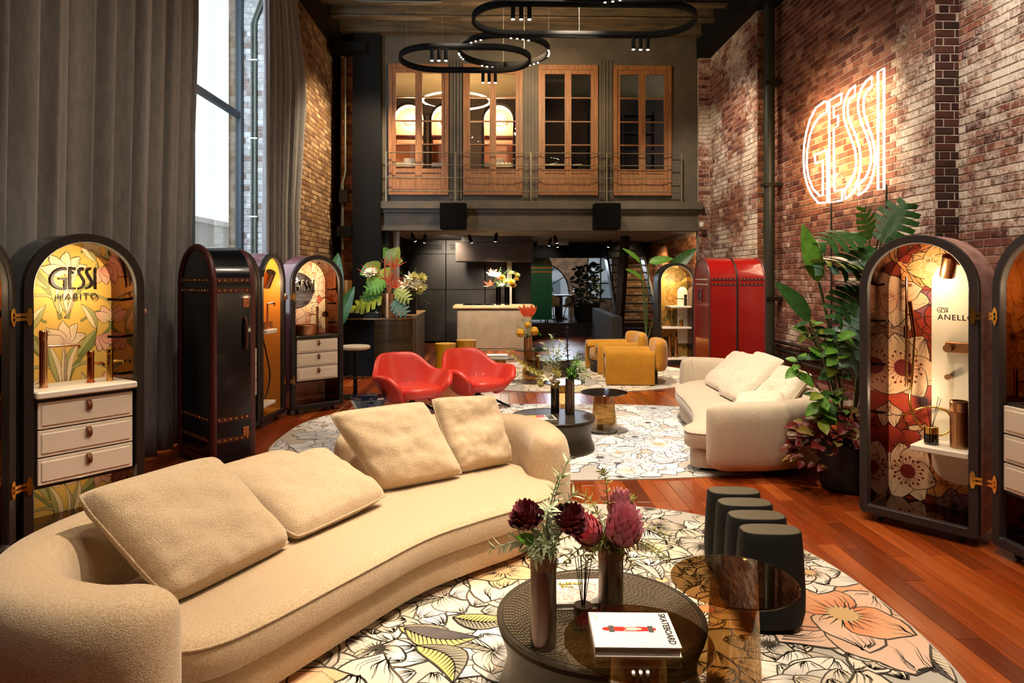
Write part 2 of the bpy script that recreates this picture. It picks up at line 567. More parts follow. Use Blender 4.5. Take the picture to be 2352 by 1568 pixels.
BR = 0.232; BH = 0.084
def brick_list(fixed, n_axis, sgn, u0, u1, z0, z1, zone, seed):
    """bricks of one wall face: fixed = coordinate of the face; returns list of (lo,hi,axis,sgn,col)"""
    rr = random.Random(seed); out = []
    nz = int((z1 - z0) / BH)
    for r in range(nz):
        za = z0 + r * BH
        hdr = (r % 6 == 3)
        L_ = BR / 2 if hdr else BR
        u = u0 - (rr.random() * 0.03 + (0.5 * L_ if r % 2 else 0.0))
        while u < u1 - 0.02:
            a, e = max(u, u0), min(u + L_ - 0.011, u1)
            if e - a > 0.03:
                pr = 0.006 + rr.random() * 0.005
                col = zone((a + e) / 2, za, rr)
                zz0, zz1 = za + 0.005, za + BH - 0.006
                if n_axis == 0:
                    lo, hi = (fixed, a, zz0), (fixed + sgn * pr, e, zz1)
                    if sgn < 0:
                        lo, hi = (fixed - pr, a, zz0), (fixed, e, zz1)
                else:
                    lo, hi = (a, fixed - pr, zz0), (e, fixed, zz1)
                    if sgn > 0:
                        lo, hi = (a, fixed, zz0), (e, fixed + pr, zz1)
                out.append((lo, hi, n_axis, sgn, col))
            u += L_
    return out

def lay_bricks(parent, bricks, m, limit=300):
    def key(t):
        lo, hi = t[0], t[1]
        c = [(a + b_) / 2 for a, b_ in zip(lo, hi)]
        q = proj(*c)
        if q is None or not in_frame(*c):
            return 1e6
        return q[2]
    order = sorted(bricks, key=key)
    restb = MB(); cache = {}
    for i, (lo, hi, ax, sg, col) in enumerate(order):
        if i < limit and key(order[i]) < 1e5:
            d = [b_ - a for a, b_ in zip(lo, hi)]
            kk = (ax, sg, round(d[0], 2), round(d[1], 2), tuple(round(q, 2) for q in col))
            if kk not in cache:
                b = MB(); brick_geo(b, (-d[0] / 2, -d[1] / 2, -d[2] / 2), (d[0] / 2, d[1] / 2, d[2] / 2), ax, sg, col)
                o = b.build('brick', m, parent); cache[kk] = o.data
            else:
                o = bpy.data.objects.new('brick', cache[kk]); C.objects.link(o); o.parent = parent
            o.location = [(a + b_) / 2 for a, b_ in zip(lo, hi)]
        else:
            brick_geo(restb, lo, hi, ax, sg, col)
    if restb.f:
        restb.build('bricks_beyond', m, parent, kind='stuff')

REDS = [hx(c) for c in ('#744538', '#80503f', '#643a2e', '#8c6250', '#78493a', '#55302a', '#946a58', '#6c3f34')]
OCH = [hx(c) for c in ('#8a6c4c', '#987a58', '#785b40', '#a68a66', '#82643f', '#6a5038')]
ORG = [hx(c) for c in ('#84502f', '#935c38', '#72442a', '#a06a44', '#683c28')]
DRK_SHADE = [hx(c) for c in ('#3a2018', '#2c1812', '#46271c', '#33201a')]  # dark brick tones paint the unlit shade of the camera-facing return
WHT = [hx(c) for c in ('#b9b8b2', '#c8c8c2', '#a9a49c', '#8f7f74', '#c2c3c0')]
def q4(c, a):
    return (*c, a)
def z_far(u, z, r):
    return q4(r.choice(REDS), 0.42 + 0.06 * r.randrange(3))
def z_mid(u, z, r):
    k = 0.34 if (z < 2.2 and u > 9.0) else (0.48 if u < 7.7 else 0.24)
    return q4(r.choice(REDS), k + 0.05 * (r.randrange(3) - 1))
def z_near(u, z, r):
    return q4(r.choice(REDS), 0.50 + 0.06 * (r.randrange(3) - 1))
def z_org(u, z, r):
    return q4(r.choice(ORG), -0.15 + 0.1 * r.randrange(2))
def z_shade(u, z, r):
    return q4(r.choice(DRK_SHADE), -0.12 + 0.1 * r.randrange(3))
def z_och(u, z, r):
    return q4(r.choice(OCH), 0.0 + 0.1 * r.randrange(3))
def z_wht(u, z, r):
    return q4(r.choice(WHT), 0.1 + 0.15 * r.randrange(3))

# ---- right wall in three steps
XA, XB, XC = 4.28, 4.55, 4.80
YA, YB = 11.0, 6.93
ZT = 6.0
wr = MB()
wr.prism([(5.2, -3.2), (5.2, 13.6), (4.05, 13.6), (4.05, 13.42), (XA, 13.42), (XA, YA), (XB, YA), (XB, YB), (XC, YB), (XC, -3.2)], 0, ZT)
wall_r = wr.build('wall_right', m_mortar_r, kind='structure', label='exposed red brick side wall with worn whitewash behind the neon sign', cat='wall')
bl = []
bl += brick_list(XA, 0, -1, YA, 13.42, 0.1, ZT, z_far, 11)
bl += brick_list(XB, 0, -1, YB, YA, 0.1, ZT, z_mid, 12)
bl += brick_list(XC, 0, -1, 1.5, YB, 0.1, ZT, z_near, 13)
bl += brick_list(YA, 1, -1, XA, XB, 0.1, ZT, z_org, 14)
bl += brick_list(YB, 1, -1, XB, XC, 0.1, ZT, z_shade, 15)
bl += brick_list(13.42, 1, -1, 4.05, XA, 0.1, ZT, z_far, 16)
lay_bricks(wall_r, bl, m_brick_r, 300)
MB().box((XA - 0.25, -3.2, ZT), (5.2, 13.6, 7.0)).build('wall_right_upper', m_dark, kind='structure', label='black painted band above the red brick side wall', cat='wall')

# ---- left wall: window bay, reveal, ochre brick further back
XL = -3.2
wl = MB()
wl.box((-3.75, 9.75, 0), (XL, 14.3, 6.25))
wall_l = wl.build('wall_left', m_mortar_l, kind='structure', label='exposed ochre brick side wall beyond the tall window', cat='wall')
lay_bricks(wall_l, brick_list(XL, 0, 1, 9.75, 14.25, 0.1, 6.2, z_och, 21), m_brick_l, 300)
rev = MB().box((-3.62, 9.74, 0), (XL + 0.004, 9.76, 6.25)).build('wall_window_reveal', m_mortar_w, kind='structure', label='white painted brick reveal beside the tall window', cat='wall')
lay_bricks(rev, brick_list(9.74, 1, -1, -3.60, XL + 0.01, 0.1, 6.2, z_wht, 22), m_brick_w, 300)
MB().box((-3.75, -3.2, 0), (-3.62, 6.6, 6.9)).build('wall_left_near', m_dwall, kind='structure', label='dark side wall hidden behind the long grey curtain', cat='wall')
MB().box((-3.75, 6.6, 0), (-3.5, 9.75, 1.1)).build('wall_left_sill', m_dwall, kind='structure', label='low dark wall below the tall window', cat='wall')
MB().box((-3.75, 6.6, 6.3), (-3.5, 9.75, 6.9)).build('wall_left_lintel', m_dwall, kind='structure', label='dark lintel above the tall window', cat='wall')
# wall behind the camera
MB().box((-3.75, -3.35, 0), (5.2, -3.2, 7.0)).build('wall_rear', m_dwall, kind='structure', label='dark wall closing the hall behind the viewer', cat='wall')

# ---- tall window
win = thing('window_1', 'tall steel framed window between the grey curtains', 'window', kind='structure')
m_frame = mat('grey_steel_frame', '#39444a', 0.5, metal=0.3)
m_pane = glass_mat('clear_pane', (0.97, 0.98, 0.98), 0.04, 0.01, 0.4)
for y0, y1 in ((6.6, 6.68), (8.02, 8.16), (9.62, 9.74)):
    MB().box((-3.61, y0, 1.1), (-3.53, y1, 6.3)).build('mullion', m_frame, win)
for z0, z1 in ((1.1, 1.18), (3.88, 3.96), (6.22, 6.3)):
    MB().box((-3.60, 6.6, z0), (-3.54, 9.74, z1)).build('transom', m_frame, win)
for ya, yb in ((6.68, 8.02), (8.16, 9.62)):
    for za, zb in ((1.18, 3.88), (3.96, 6.22)):
        MB().box((-3.575, ya, za), (-3.568, yb, zb)).build('pane', m_pane, win)
# roofs and wall of the street outside
ext = thing('neighbouring_building', 'pale concrete building seen low outside the tall window', 'building', (-12.0, 20.0, 0))
MB().box((-3.0, -4.0, -6), (3.0, 9.0, 3.35)).build('facade', mat('pale_concrete', '#a8a49c', 0.9, var=('#8f8b84', 0.6, 0.8)), ext)
MB().box((-3.1, -4.1, 3.35), (3.1, 9.1, 3.5)).build('parapet', mat('parapet_stone', '#bdb9b0', 0.9), ext)
# service conduit on the reveal
m_conduit = mat('grey_green_conduit', '#5b6157', 0.5, metal=0.2)
cd = thing('reveal_conduit', 'grey green conduit pipe climbing the white brick window reveal', 'pipe', (0, 0, 0))
MB().tube([(-3.36, 9.69, 0.2), (-3.36, 9.69, 5.2), (-3.35, 9.69, 5.28), (-3.24, 9.69, 5.55), (-3.23, 9.69, 5.62), (-3.23, 9.69, 6.2)], 0.022, 10).build('pipe', m_conduit, cd)
MB().tube([(-3.41, 9.69, 0.2), (-3.41, 9.69, 5.22), (-3.28, 9.69, 5.58), (-3.27, 9.69, 6.2)], 0.014, 8).build('pipe', m_conduit, cd)
for z in (1.4, 2.5, 3.6, 4.7):
    MB().box((-3.44, 9.665, z), (-3.325, 9.725, z + 0.02)).build('clip', mat('pale_clip', '#c9ccc8', 0.5), cd)

# ---- curtains
def curtain(name, label, y0, y1, z0, z1, seed, shape, xm=-3.13, folds=13, amp=0.07):
    rr = random.Random(seed); b = MB(); nu = int((y1 - y0) * 46); nv = 22
    ph = [rr.random() * 6 for _ in range(4)]
    def fn(s, t):
        ya, yb = shape(t)
        y = ya + (yb - ya) * s
        k = s * folds * 2 * PI
        wv = math.sin(k + 0.9 * math.sin(s * 9 + ph[0]) + 0.25 * math.sin(t * 3 + ph[1])) * amp
        wv += math.sin(k * 2.13 + ph[2] + t * 1.2) * amp * 0.35
        a = 1.0 - 0.25 * t
        return (xm + wv * a, y + 0.02 * math.sin(k * 1.5 + ph[3]), z0 + (z1 - z0) * t)
    b.grid(fn, nu, nv, True)
    o = b.build(name, m_curtain, label=label, cat='curtain', group='grey floor length curtains')
    sd = o.modifiers.new('cloth_thickness', 'SOLIDIFY'); sd.thickness = 0.008
    return o
m_curtain = mat('grey_linen', '#7f7d7c', 0.92, sheen=0.3, var=('#6a6866', 30, 0.7), bump=(240, 0.25, 2, 0.004), scale3=(1, 1, 0.25))
curtain('curtain', 'long grey linen curtain filling the left side before the tall window', 1.8, 7.25, 0.03, 6.5, 5,
        lambda t: (1.8, 7.02 + 0.22 * min(1, max(0, (t - 0.15) / 0.5))), folds=19, amp=0.075)
curtain('curtain', 'narrow grey linen curtain gathered between the window reveal and ochre brick', 9.32, 11.1, 0.03, 6.3, 9,
        lambda t: (9.36, 10.95 + (0.42 * max(0, 1 - abs(t - 0.72) / 0.3)) - 0.35 * max(0, (t - 0.8) / 0.2)), folds=8, amp=0.06)

# ---- ceiling and beams
MB().box((-3.75, -3.3, 6.62), (5.2, 14.0, 6.75)).build('ceiling', m_ceil, kind='structure', label='dark boarded ceiling high above the hall', cat='ceiling')
for i, (yy, zz) in enumerate(((13.2, 6.36), (12.45, 6.36), (11.75, 6.36), (10.6, 6.4))):
    b = MB()
    b.box((-3.2, yy - 0.09, zz), (4.28, yy + 0.09, zz + 0.03)); b.box((-3.2, yy - 0.02, zz + 0.03), (4.28, yy + 0.02, 6.62))
    b.build('trim_beam_%d' % (i + 1), m_beam, kind='structure', label=('ceiling cross beam touching the mezzanine wall', 'ceiling cross beam second from the mezzanine wall', 'ceiling cross beam third from the mezzanine wall', 'ceiling cross beam fourth from the mezzanine wall')[i], cat='beam')
MB().box((-3.2, 6.0, 6.2), (-2.95, 14.2, 6.62)).build('trim_girder_left', m_steel, kind='structure', label='dark steel girder along the top of the ochre brick wall', cat='beam')
MB().tube([(-3.0, 11.2, 6.3), (-2.2, 11.6, 6.33), (-0.9, 11.62, 6.33)], 0.02, 8).build('ceiling_conduit', m_conduit, label='thin grey conduit under the ceiling beams', cat='pipe')

# ---- mezzanine front
YM = 13.5
DOORX = ((-2.07, -0.90), (-0.61, 0.56), (0.87, 2.05), (2.36, 3.51))
mw = MB()
xs = [-2.2] + [v for d in DOORX for v in d] + [4.1]
for i in range(0, len(xs), 2):
    mw.box((xs[i], YM, 3.14), (xs[i + 1], YM + 0.14, 6.62))
for a, e in DOORX:
    mw.box((a, YM, 3.14), (e, YM + 0.14, 3.28)); mw.box((a, YM, 5.85), (e, YM + 0.14, 6.62))
wall_m = mw.build('wall_mezzanine', m_olive, kind='structure', label='olive grey mezzanine wall holding four timber doors', cat='wall')
for a, e in ((-0.90, -0.61), (0.56, 0.87), (2.05, 2.36)):
    for k in (0.16, 0.42, 0.62, 0.85):
        xx = a + (e - a) * k
        MB().box((xx - 0.018, YM - 0.035, 3.2), (xx + 0.018, YM, 5.95)).build('cover_strip', m_olive, wall_m)
co = MB()
for y0, z0, z1 in ((YM - 0.20, 3.00, 3.14), (YM - 0.12, 2.93, 3.00), (YM - 0.06, 2.62, 2.93), (YM - 0.10, 2.58, 2.64)):
    co.box((-2.2, y0, z0), (4.1, YM + 0.2, z1))
co.build('trim_cornice', m_olive, kind='structure', label='stepped olive grey cornice beam under the mezzanine doors', cat='beam')
MB().box((-2.2, YM + 0.14, 2.62), (4.9, 23.0, 2.78)).build('ceiling_kitchen', mat('pale_grey_soffit', '#77787a', 0.8, var=('#5c5c5c', 1.5, 0.6)), kind='structure', label='grey soffit over the kitchen under the mezzanine', cat='ceiling')
MB().box((-2.72, 13.2, 0), (-2.2, 13.9, 6.62)).build('wall_column', m_dark, kind='structure', label='black boxed column between ochre brick and the mezzanine', cat='column')
MB().box((-2.2, 13.5, 0), (-2.08, 13.9, 2.62)).build('wall_column_inner', m_dark, kind='structure', label='black jamb at the left of the kitchen opening', cat='column')
pier = MB().box((-2.98, 13.35, 0), (-2.72, 13.9, 6.2)).build('wall_pier', m_mortar_l, kind='structure', label='narrow red brick pier beside the black column', cat='wall')
lay_bricks(pier, brick_list(13.35, 1, -1, -2.96, -2.72, 0.1, 6.1, z_org, 31), m_brick_l, 300)
MB().box((-3.75, 14.0, 0), (-2.2, 14.3, 7)).build('wall_back_left', m_dark, kind='structure', label='black wall behind the brick pier', cat='wall')

# timber french doors of the mezzanine
m_wood = mat('warm_oak', '#8a5a2c', 0.5, var=('#5f3a1b', 3.0, 0.75, 6), bump=(30, 0.12, 4), scale3=(9, 9, 1))
m_mpane = glass_mat('old_pane', (0.96, 0.95, 0.92), 0.05, 0.01, 0.35)
for k, (a, e) in enumerate(DOORX):
    d = thing('door_%d' % (k + 1), ('timber mezzanine french doors furthest left, warm lit arches behind', 'timber mezzanine french doors second from left, warm lit arches behind', 'timber mezzanine french doors third from left, dark glass', 'timber mezzanine french doors furthest right, dark glass by the brick wall')[k], 'door', kind='structure')
    z0, z1 = 3.28, 5.85; y = YM - 0.02
    fr = MB()
    fr.box((a, y - 0.05, z0), (a + 0.07, y + 0.1, z1)); fr.box((e - 0.07, y - 0.05, z0), (e, y + 0.1, z1))
    fr.box((a + 0.07, y - 0.05, z1 - 0.09), (e - 0.07, y + 0.1, z1)); fr.box((a + 0.07, y - 0.06, z0), (e - 0.07, y + 0.1, z0 + 0.05))
    fr.build('door_frame', m_wood, d)
    mid = (a + e) / 2
    for la, lb, s in ((a + 0.07, mid, -1), (mid, e - 0.07, 1)):
        lf = MB(); st = 0.065
        lf.box((la, y - 0.02, z0 + 0.05), (la + st, y + 0.05, z1 - 0.09)); lf.box((lb - st, y - 0.02, z0 + 0.05), (lb, y + 0.05, z1 - 0.09))
        lf.box((la + st, y - 0.02, z1 - 0.17), (lb - st, y + 0.05, z1 - 0.09)); lf.box((la + st, y - 0.02, z0 + 0.05), (lb - st, y + 0.05, z0 + 0.15))
        lf.box((la + st, y - 0.02, 3.72), (lb - st, y + 0.05, 3.80))
        leaf = lf.build('door_leaf', m_wood, d)
        MB().box((la + st, y + 0.0, z0 + 0.15), (lb - st, y + 0.03, 3.72)).build('panel', m_wood, leaf)
        zs = [3.80, 4.28, 4.74, 5.21, 5.68]
        for q in range(4):
            MB().box((la + st, y + 0.012, zs[q]), (lb - st, y + 0.018, zs[q + 1])).build('pane', m_mpane, leaf)
            if q:
                MB().box((la + st, y - 0.01, zs[q] - 0.011), (lb - st, y + 0.04, zs[q] + 0.011)).build('muntin', m_wood, leaf)
# railing in front of the doors
rail = thing('mezzanine_railing', 'thin olive metal railing before the mezzanine doors', 'railing', (0, YM - 0.17, 0))
m_rail = mat('olive_metal', '#6d6450', 0.45, metal=0.5)
for z in (3.34, 3.60, 3.85, 4.09):
    MB().tube([(-2.1, 0, z), (3.68, 0, z)], 0.011, 6).build('rail', m_rail, rail)
for xx in (-2.1, -0.755, 0.715, 2.205, 3.68):
    MB().box((xx - 0.014, -0.014, 3.14), (xx + 0.014, 0.014, 4.1)).build('post', m_rail, rail)
# loudspeakers on the cornice
for xx, lab in ((-0.78, 'black box loudspeaker on the cornice below the second mezzanine door'), (2.17, 'black box loudspeaker on the cornice below the right mezzanine doors')):
    s = thing('loudspeaker', lab, 'loudspeaker', (xx, 13.14, 2.58), group='loudspeakers on the cornice')
    MB().box((-0.25, -0.17, 0), (0.25, 0.17, 0.5), bev=0.012).build('cabinet', mat('black_speaker', '#040404', 0.7, spec=0.1), s)
    MB().box((-0.23, -0.178, 0.02), (0.23, -0.168, 0.48)).build('grille', mat('speaker_grille', '#060606', 0.9, spec=0.1, bump=(400, 0.5, 1)), s)
    MB().tube([(0.25, 0.0, 0.24), (0.285, 0.0, 0.24)], 0.02, 8).build('bracket', m_steel, s)
cm = thing('security_camera', 'white dome camera at the right end of the cornice', 'camera', (4.06, 13.25, 2.70))
MB().lathe([(0, -0.06), (0.035, -0.05), (0.05, -0.015), (0.05, 0.04), (0, 0.04)], 16).build('housing', mat('white_plastic', '#d8d6d0', 0.4), cm)
# rain pipe on the right wall, black conduit lines at its foot
dp = thing('wall_downpipe', 'thick dark green pipe running up the red brick wall', 'pipe', (4.36, 10.72, 0))
MB().tube([(0, 0, 0), (0, 0, 6.6)], 0.085, 18).build('pipe', mat('dark_green_pipe', '#2b2c22', 0.4, metal=0.2), dp)
for z in (1.3, 3.1, 4.7):
    MB().box((-0.1, -0.1, z), (0.24, 0.1, z + 0.05)).build('bracket', m_steel, dp)
for i, (z, r) in enumerate(((0.40, 0.03), (0.52, 0.03), (0.64, 0.022))):
    MB().tube([(XB - 0.05, 7.0, z), (XB - 0.05, 10.9, z)], r, 8).build('skirting_pipe', m_steel, label=('black pipe running lowest along the brick wall behind the far sofa', 'black pipe running between two others along the brick wall', 'black pipe running highest of three along the brick wall foot')[i], cat='pipe')
lp = thing('wall_conduit', 'narrow grey conduit with junction box on the pier by the ochre brick', 'pipe', (-2.93, 13.28, 0))
MB().tube([(0, 0, 2.2), (0, 0, 3.5), (0.05, 0, 3.7), (0.05, 0, 5.9)], 0.02, 8).build('pipe', m_conduit, lp)
MB().box((-0.06, -0.05, 3.1), (0.1, 0.04, 3.35)).build('junction_box', m_steel, lp)
MB().box((-0.1, -0.06, 2.45), (0.45, 0.06, 2.65)).build('bracket', m_dark, lp)
MB().box((-0.1, -0.3, 5.95), (0.5, 0.06, 6.12)).build('bracket', m_dark, lp)
# ================================================================== PRINTED PATTERN ENGINE
class Print:
    """flat print: filled petals and ink strokes clipped to a convex outline, laid as thin relief"""
    def __init__(self, region, seed=1, z=0.0, step=0.00003):
        self.reg = region; self.mb = MB(); self.z = z; self.step = step; self.rr = random.Random(seed)
        self.edges = []
        n = len(region)
        for i in range(n):
            a, b = region[i], region[(i + 1) % n]
            nx, ny = -(b[1] - a[1]), b[0] - a[0]
            l = math.hypot(nx, ny) or 1
            self.edges.append((a[0], a[1], nx / l, ny / l))
        self.cx = sum(p[0] for p in region) / n; self.cy = sum(p[1] for p in region) / n
        self.rin = min((self.cx - a[0]) * a[2] + (self.cy - a[1]) * a[3] for a in self.edges)
    def poly(self, pts, cols, z):
        """pts list of (x,y), cols one colour or one per vertex"""
        if not isinstance(cols[0], (tuple, list)):
            cols = [cols] * len(pts)
        P = [(p[0], p[1], c[0], c[1], c[2]) for p, c in zip(pts, cols)]
        if any(math.hypot(p[0] - self.cx, p[1] - self.cy) > self.rin for p in P):
            for ax, ay, nx, ny in self.edges:
                D = [(p[0] - ax) * nx + (p[1] - ay) * ny for p in P]
                if min(D) >= 0:
                    continue
                if max(D) <= 0:
                    return
                Q = []
                for i in range(len(P)):
                    j = (i + 1) % len(P)
                    if D[i] >= 0:
                        Q.append(P[i])
                    if (D[i] >= 0) != (D[j] >= 0):
                        t = D[i] / (D[i] - D[j])
                        Q.append(tuple(a + (b - a) * t for a, b in zip(P[i], P[j])))
                P = Q
                if len(P) < 3:
                    return
        ar = sum(P[i][0] * P[(i + 1) % len(P)][1] - P[(i + 1) % len(P)][0] * P[i][1] for i in range(len(P)))
        if ar < 0:
            P = P[::-1]
        ids = [self.mb.pt((p[0], p[1], z)) for p in P]
        self.mb.face(ids, False, tuple((p[2], p[3], p[4], 1) for p in P))
    def stroke(self, pts, w0, w1, col, z, wm=None):
        n = len(pts); L = []; Rr = []
        for i, p in enumerate(pts):
            a = pts[max(i - 1, 0)]; b = pts[min(i + 1, n - 1)]
            dx, dy = b[0] - a[0], b[1] - a[1]; l = math.hypot(dx, dy) or 1e-6
            t = i / (n - 1)
            wd = (w0 + (w1 - w0) * t) if wm is None else (w0 * (1 - t) + w1 * t + (wm - (w0 + w1) / 2) * math.sin(PI * t))
            nx, ny = -dy / l * wd / 2, dx / l * wd / 2
            L.append((p[0] + nx, p[1] + ny)); Rr.append((p[0] - nx, p[1] - ny))
        for i in range(n - 1):
            self.poly([L[i], Rr[i], Rr[i + 1], L[i + 1]], col, z)
    def up(self, k=1.0):
        self.z += self.step * k
        return self.z
    def petal(self, x, y, ang, ln, wd, base, tip, ink, lw, hatch=7, ruffle=0.12, n=9, tipw=0.7):
        rr = self.rr; ca, sa = math.cos(ang), math.sin(ang); bend = rr.uniform(-0.18, 0.18)
        ph = rr.random() * 9
        def P(t, s):
            wv = wd * (math.sin(PI * min(1, t ** tipw * 0.93 + 0.04)) ** 0.75)
            lx = ln * t + (0.0 if t < 0.6 else ruffle * ln * 0.3 * math.sin(s * 5 + ph) * (t - 0.6) / 0.4)
            ly = s * wv + bend * ln * t * t + (ruffle * wd * 0.35 * math.sin(t * 14 + ph + s)) * t
            return (x + ca * lx - sa * ly, y + sa * lx + ca * ly)
        z = self.up()
        mix = lambda a, b, t: tuple(a[i] + (b[i] - a[i]) * t for i in range(3))
        for i in range(n - 1):
            t0, t1 = i / (n - 1), (i + 1) / (n - 1)
            c0, c1 = mix(base, tip, t0 ** 0.8), mix(base, tip, t1 ** 0.8)
            for s0, s1 in ((-1, 0), (0, 1)):
                self.poly([P(t0, s0), P(t0, s1), P(t1, s1), P(t1, s0)], [c0, c0, c1, c1], z)
        z2 = z + self.step * 0.45
        out = [P(i / (n - 1), -1) for i in range(n)] + [P(i / (n - 1), 1) for i in range(n - 1, -1, -1)]
        self.stroke(out, lw * 0.7, lw * 0.7, ink, z2, wm=lw * 1.5)
        for k in range(hatch):
            s = rr.uniform(-0.82, 0.82)
            if rr.random() < 0.5:
                a, e = 0.03, rr.uniform(0.25, 0.6)
            else:
                a, e = rr.uniform(0.5, 0.8), 0.97
            q = [P(a + (e - a) * i / 3, s * (0.8 + 0.2 * i / 3)) for i in range(4)]
            if a < 0.1:
                self.stroke(q, lw * 0.85, lw * 0.2, ink, z2)
            else:
                self.stroke(q, lw * 0.2, lw * 0.8, ink, z2)
    def flower(self, x, y, R, cols, ink, lw, npet=6, layers=2, hatch=7, centre=None, ruffle=0.12):
        rr = self.rr; a0 = rr.random() * 6
        for l in range(layers):
            k = 1.0 - 0.34 * l
            order = list(range(npet)); rr.shuffle(order)
            for i in order:
                c = rr.choice(cols)
                self.petal(x, y, a0 + 2 * PI * i / npet + l * 0.5 + rr.uniform(-0.15, 0.15), R * k * rr.uniform(0.85, 1.1), R * k * 0.46 * rr.uniform(0.85, 1.15), c[0], c[1], ink, lw, hatch, ruffle)
        if centre is not None:
            z = self.up()
            r = R * 0.16
            self.poly([(x + r * math.cos(a), y + r * math.sin(a)) for a in [2 * PI * i / 12 for i in range(12)]], centre, z)
            for i in range(18):
                a = 2 * PI * i / 18
                self.stroke([(x + r * .8 * math.cos(a), y + r * .8 * math.sin(a)), (x + r * 1.8 * math.cos(a), y + r * 1.8 * math.sin(a))], lw, lw * 0.3, ink, z + self.step * 0.4)
    def leaf(self, x, y, ang, ln, wd, fill, fill2, ink, lw, veins=9):
        rr = self.rr; ca, sa = math.cos(ang), math.sin(ang); n = 9; bend = rr.uniform(-0.25, 0.25)
        def P(t, s):
            wv = wd * math.sin(PI * t ** 0.85) ** 0.9
            ly = s * wv + bend * ln * math.sin(PI * t)
            return (x + ca * ln * t - sa * ly, y + sa * ln * t + ca * ly)
        z = self.up()
        for i in range(n - 1):
            t0, t1 = i / (n - 1), (i + 1) / (n - 1)
            self.poly([P(t0, -1), P(t0, 0), P(t1, 0), P(t1, -1)], fill, z)
            self.poly([P(t0, 0), P(t0, 1), P(t1, 1), P(t1, 0)], fill2, z)
        z2 = z + self.step * 0.45
        self.stroke([P(i / (n - 1), -1) for i in range(n)] + [P(i / (n - 1), 1) for i in range(n - 1, -1, -1)], lw, lw, ink, z2)
        self.stroke([P(i / (n - 1), 0) for i in range(n)], lw * 1.4, lw * 0.5, ink, z2)
        for k in range(veins):
            t = 0.1 + 0.75 * k / veins
            for s in (-1, 1):
                self.stroke([P(t, 0), P(min(1, t + 0.06), s * 0.45), P(min(1, t + 0.1), s * 0.85)], lw * 0.9, lw * 0.3, ink, z2)
    def build(self, name, m, parent, kind=None, zlim=0.0045):
        z0 = min((v[2] for v in self.mb.v), default=0); z1 = max((v[2] for v in self.mb.v), default=0)
        k = min(1.0, zlim / max(1e-9, z1 - z0))
        self.mb.v = [(v[0], v[1], z0 + (v[2] - z0) * k) for v in self.mb.v]
        return self.mb.build(name, m, parent, kind=kind)

def superell(cx, cy, a, b, n, seg=96):
    out = []
    for i in range(seg):
        t = 2 * PI * i / seg; c, s = math.cos(t), math.sin(t)
        out.append((cx + a * math.copysign(abs(c) ** (2 / n), c), cy + b * math.copysign(abs(s) ** (2 / n), s)))
    return out

m_print_rug = mat('rug_print', '#ffffff', 0.92, attr='bc', var=('#d8c3a6', 3.5, 0.16), bump=(300, 0.2, 2, 0.003), spec=0.2)
# ================================================================== RUGS
CREAM, WHITE, PEACH, ORANGE, GREY = hx('#e9dcc6'), hx('#f3eee4'), hx('#e8b48c'), hx('#dc7d4a'), hx('#b9b4b0')
PALE, TAN, YEL, INK, INKB = hx('#dccdb8'), hx('#cfa978'), hx('#e2bf6c'), hx('#26231f'), hx('#3b3d49')
CW = hx('#f2f3f4')
SHD, SHD2 = hx('#8b8784'), hx('#a68f72')
BLUSH, ICE, GRN = hx('#e3c1ad'), hx('#ccd0d6'), hx('#8f8c78')
def rug(idx, name, label, base, sets, ink, lw, count, rmin, rmax, accents=(), hatch=7, leaves=30, leafset=None, seed=1, cull=None):
    (cx, cy), a, b, n = RUGS[idx]
    o = thing(name, label, 'rug', (cx, cy, 0.0), group='round floral rugs')
    out = superell(0, 0, a, b, n, 128)
    p = MB().prism(out, 0.0005, 0.010, smooth=True); p.build('pile', mat(name + '_edge', base, 0.95), o)
    ins = superell(0, 0, a - 0.012, b - 0.012, n, 72)
    pr = Print(ins, seed, 0.0102, 0.000022)
    rr = pr.rr
    pts = []
    tries = 0
    while len(pts) < count and tries < 6000:
        tries += 1
        x, y = rr.uniform(-a, a), rr.uniform(-b, b)
        if (abs(x) / a) ** n + (abs(y) / b) ** n > 1.1:
            continue
        if cull and cull(x + cx, y + cy):
            continue
        if all(math.hypot(x - q[0], y - q[1]) > rmin * 0.75 for q in pts):
            pts.append((x, y))
    ls = leafset or [(PALE, CREAM)]
    for k in range(leaves):
        x, y = rr.choice(pts); f = rr.choice(ls)
        pr.leaf(x + rr.uniform(-.2, .2), y + rr.uniform(-.2, .2), rr.random() * 6.28, rr.uniform(rmin, rmax) * 1.1, rmin * 0.3, f[0], f[1], ink, lw)
    for x, y in pts:
        pr.flower(x, y, rr.uniform(rmin, rmax), rr.choice(sets), ink, lw * rr.uniform(0.7, 1.15), rr.choice((5, 6, 6, 7)), rr.choice((1, 2, 2)), hatch, centre=None if rr.random() < 0.6 else rr.choice((ink, TAN)))
        if rr.random() < 0.3:
            f = rr.choice(ls)
            pr.leaf(x, y, rr.random() * 6.28, rmax * 1.2, rmin * 0.32, f[0], f[1], ink, lw)
    for kind, x, y, R, c, ce in accents:
        if kind == 'f':
            pr.flower(x - cx, y - cy, R, c, ink, lw * 1.1, 5, 2, 16, centre=ce, ruffle=0.25)
        else:
            pr.leaf(x - cx, y - cy, ce, R, R * 0.24, c[0], c[1], ink, lw * 1.2, 12)
    pr.build('floral_print', m_print_rug, o)
    return o
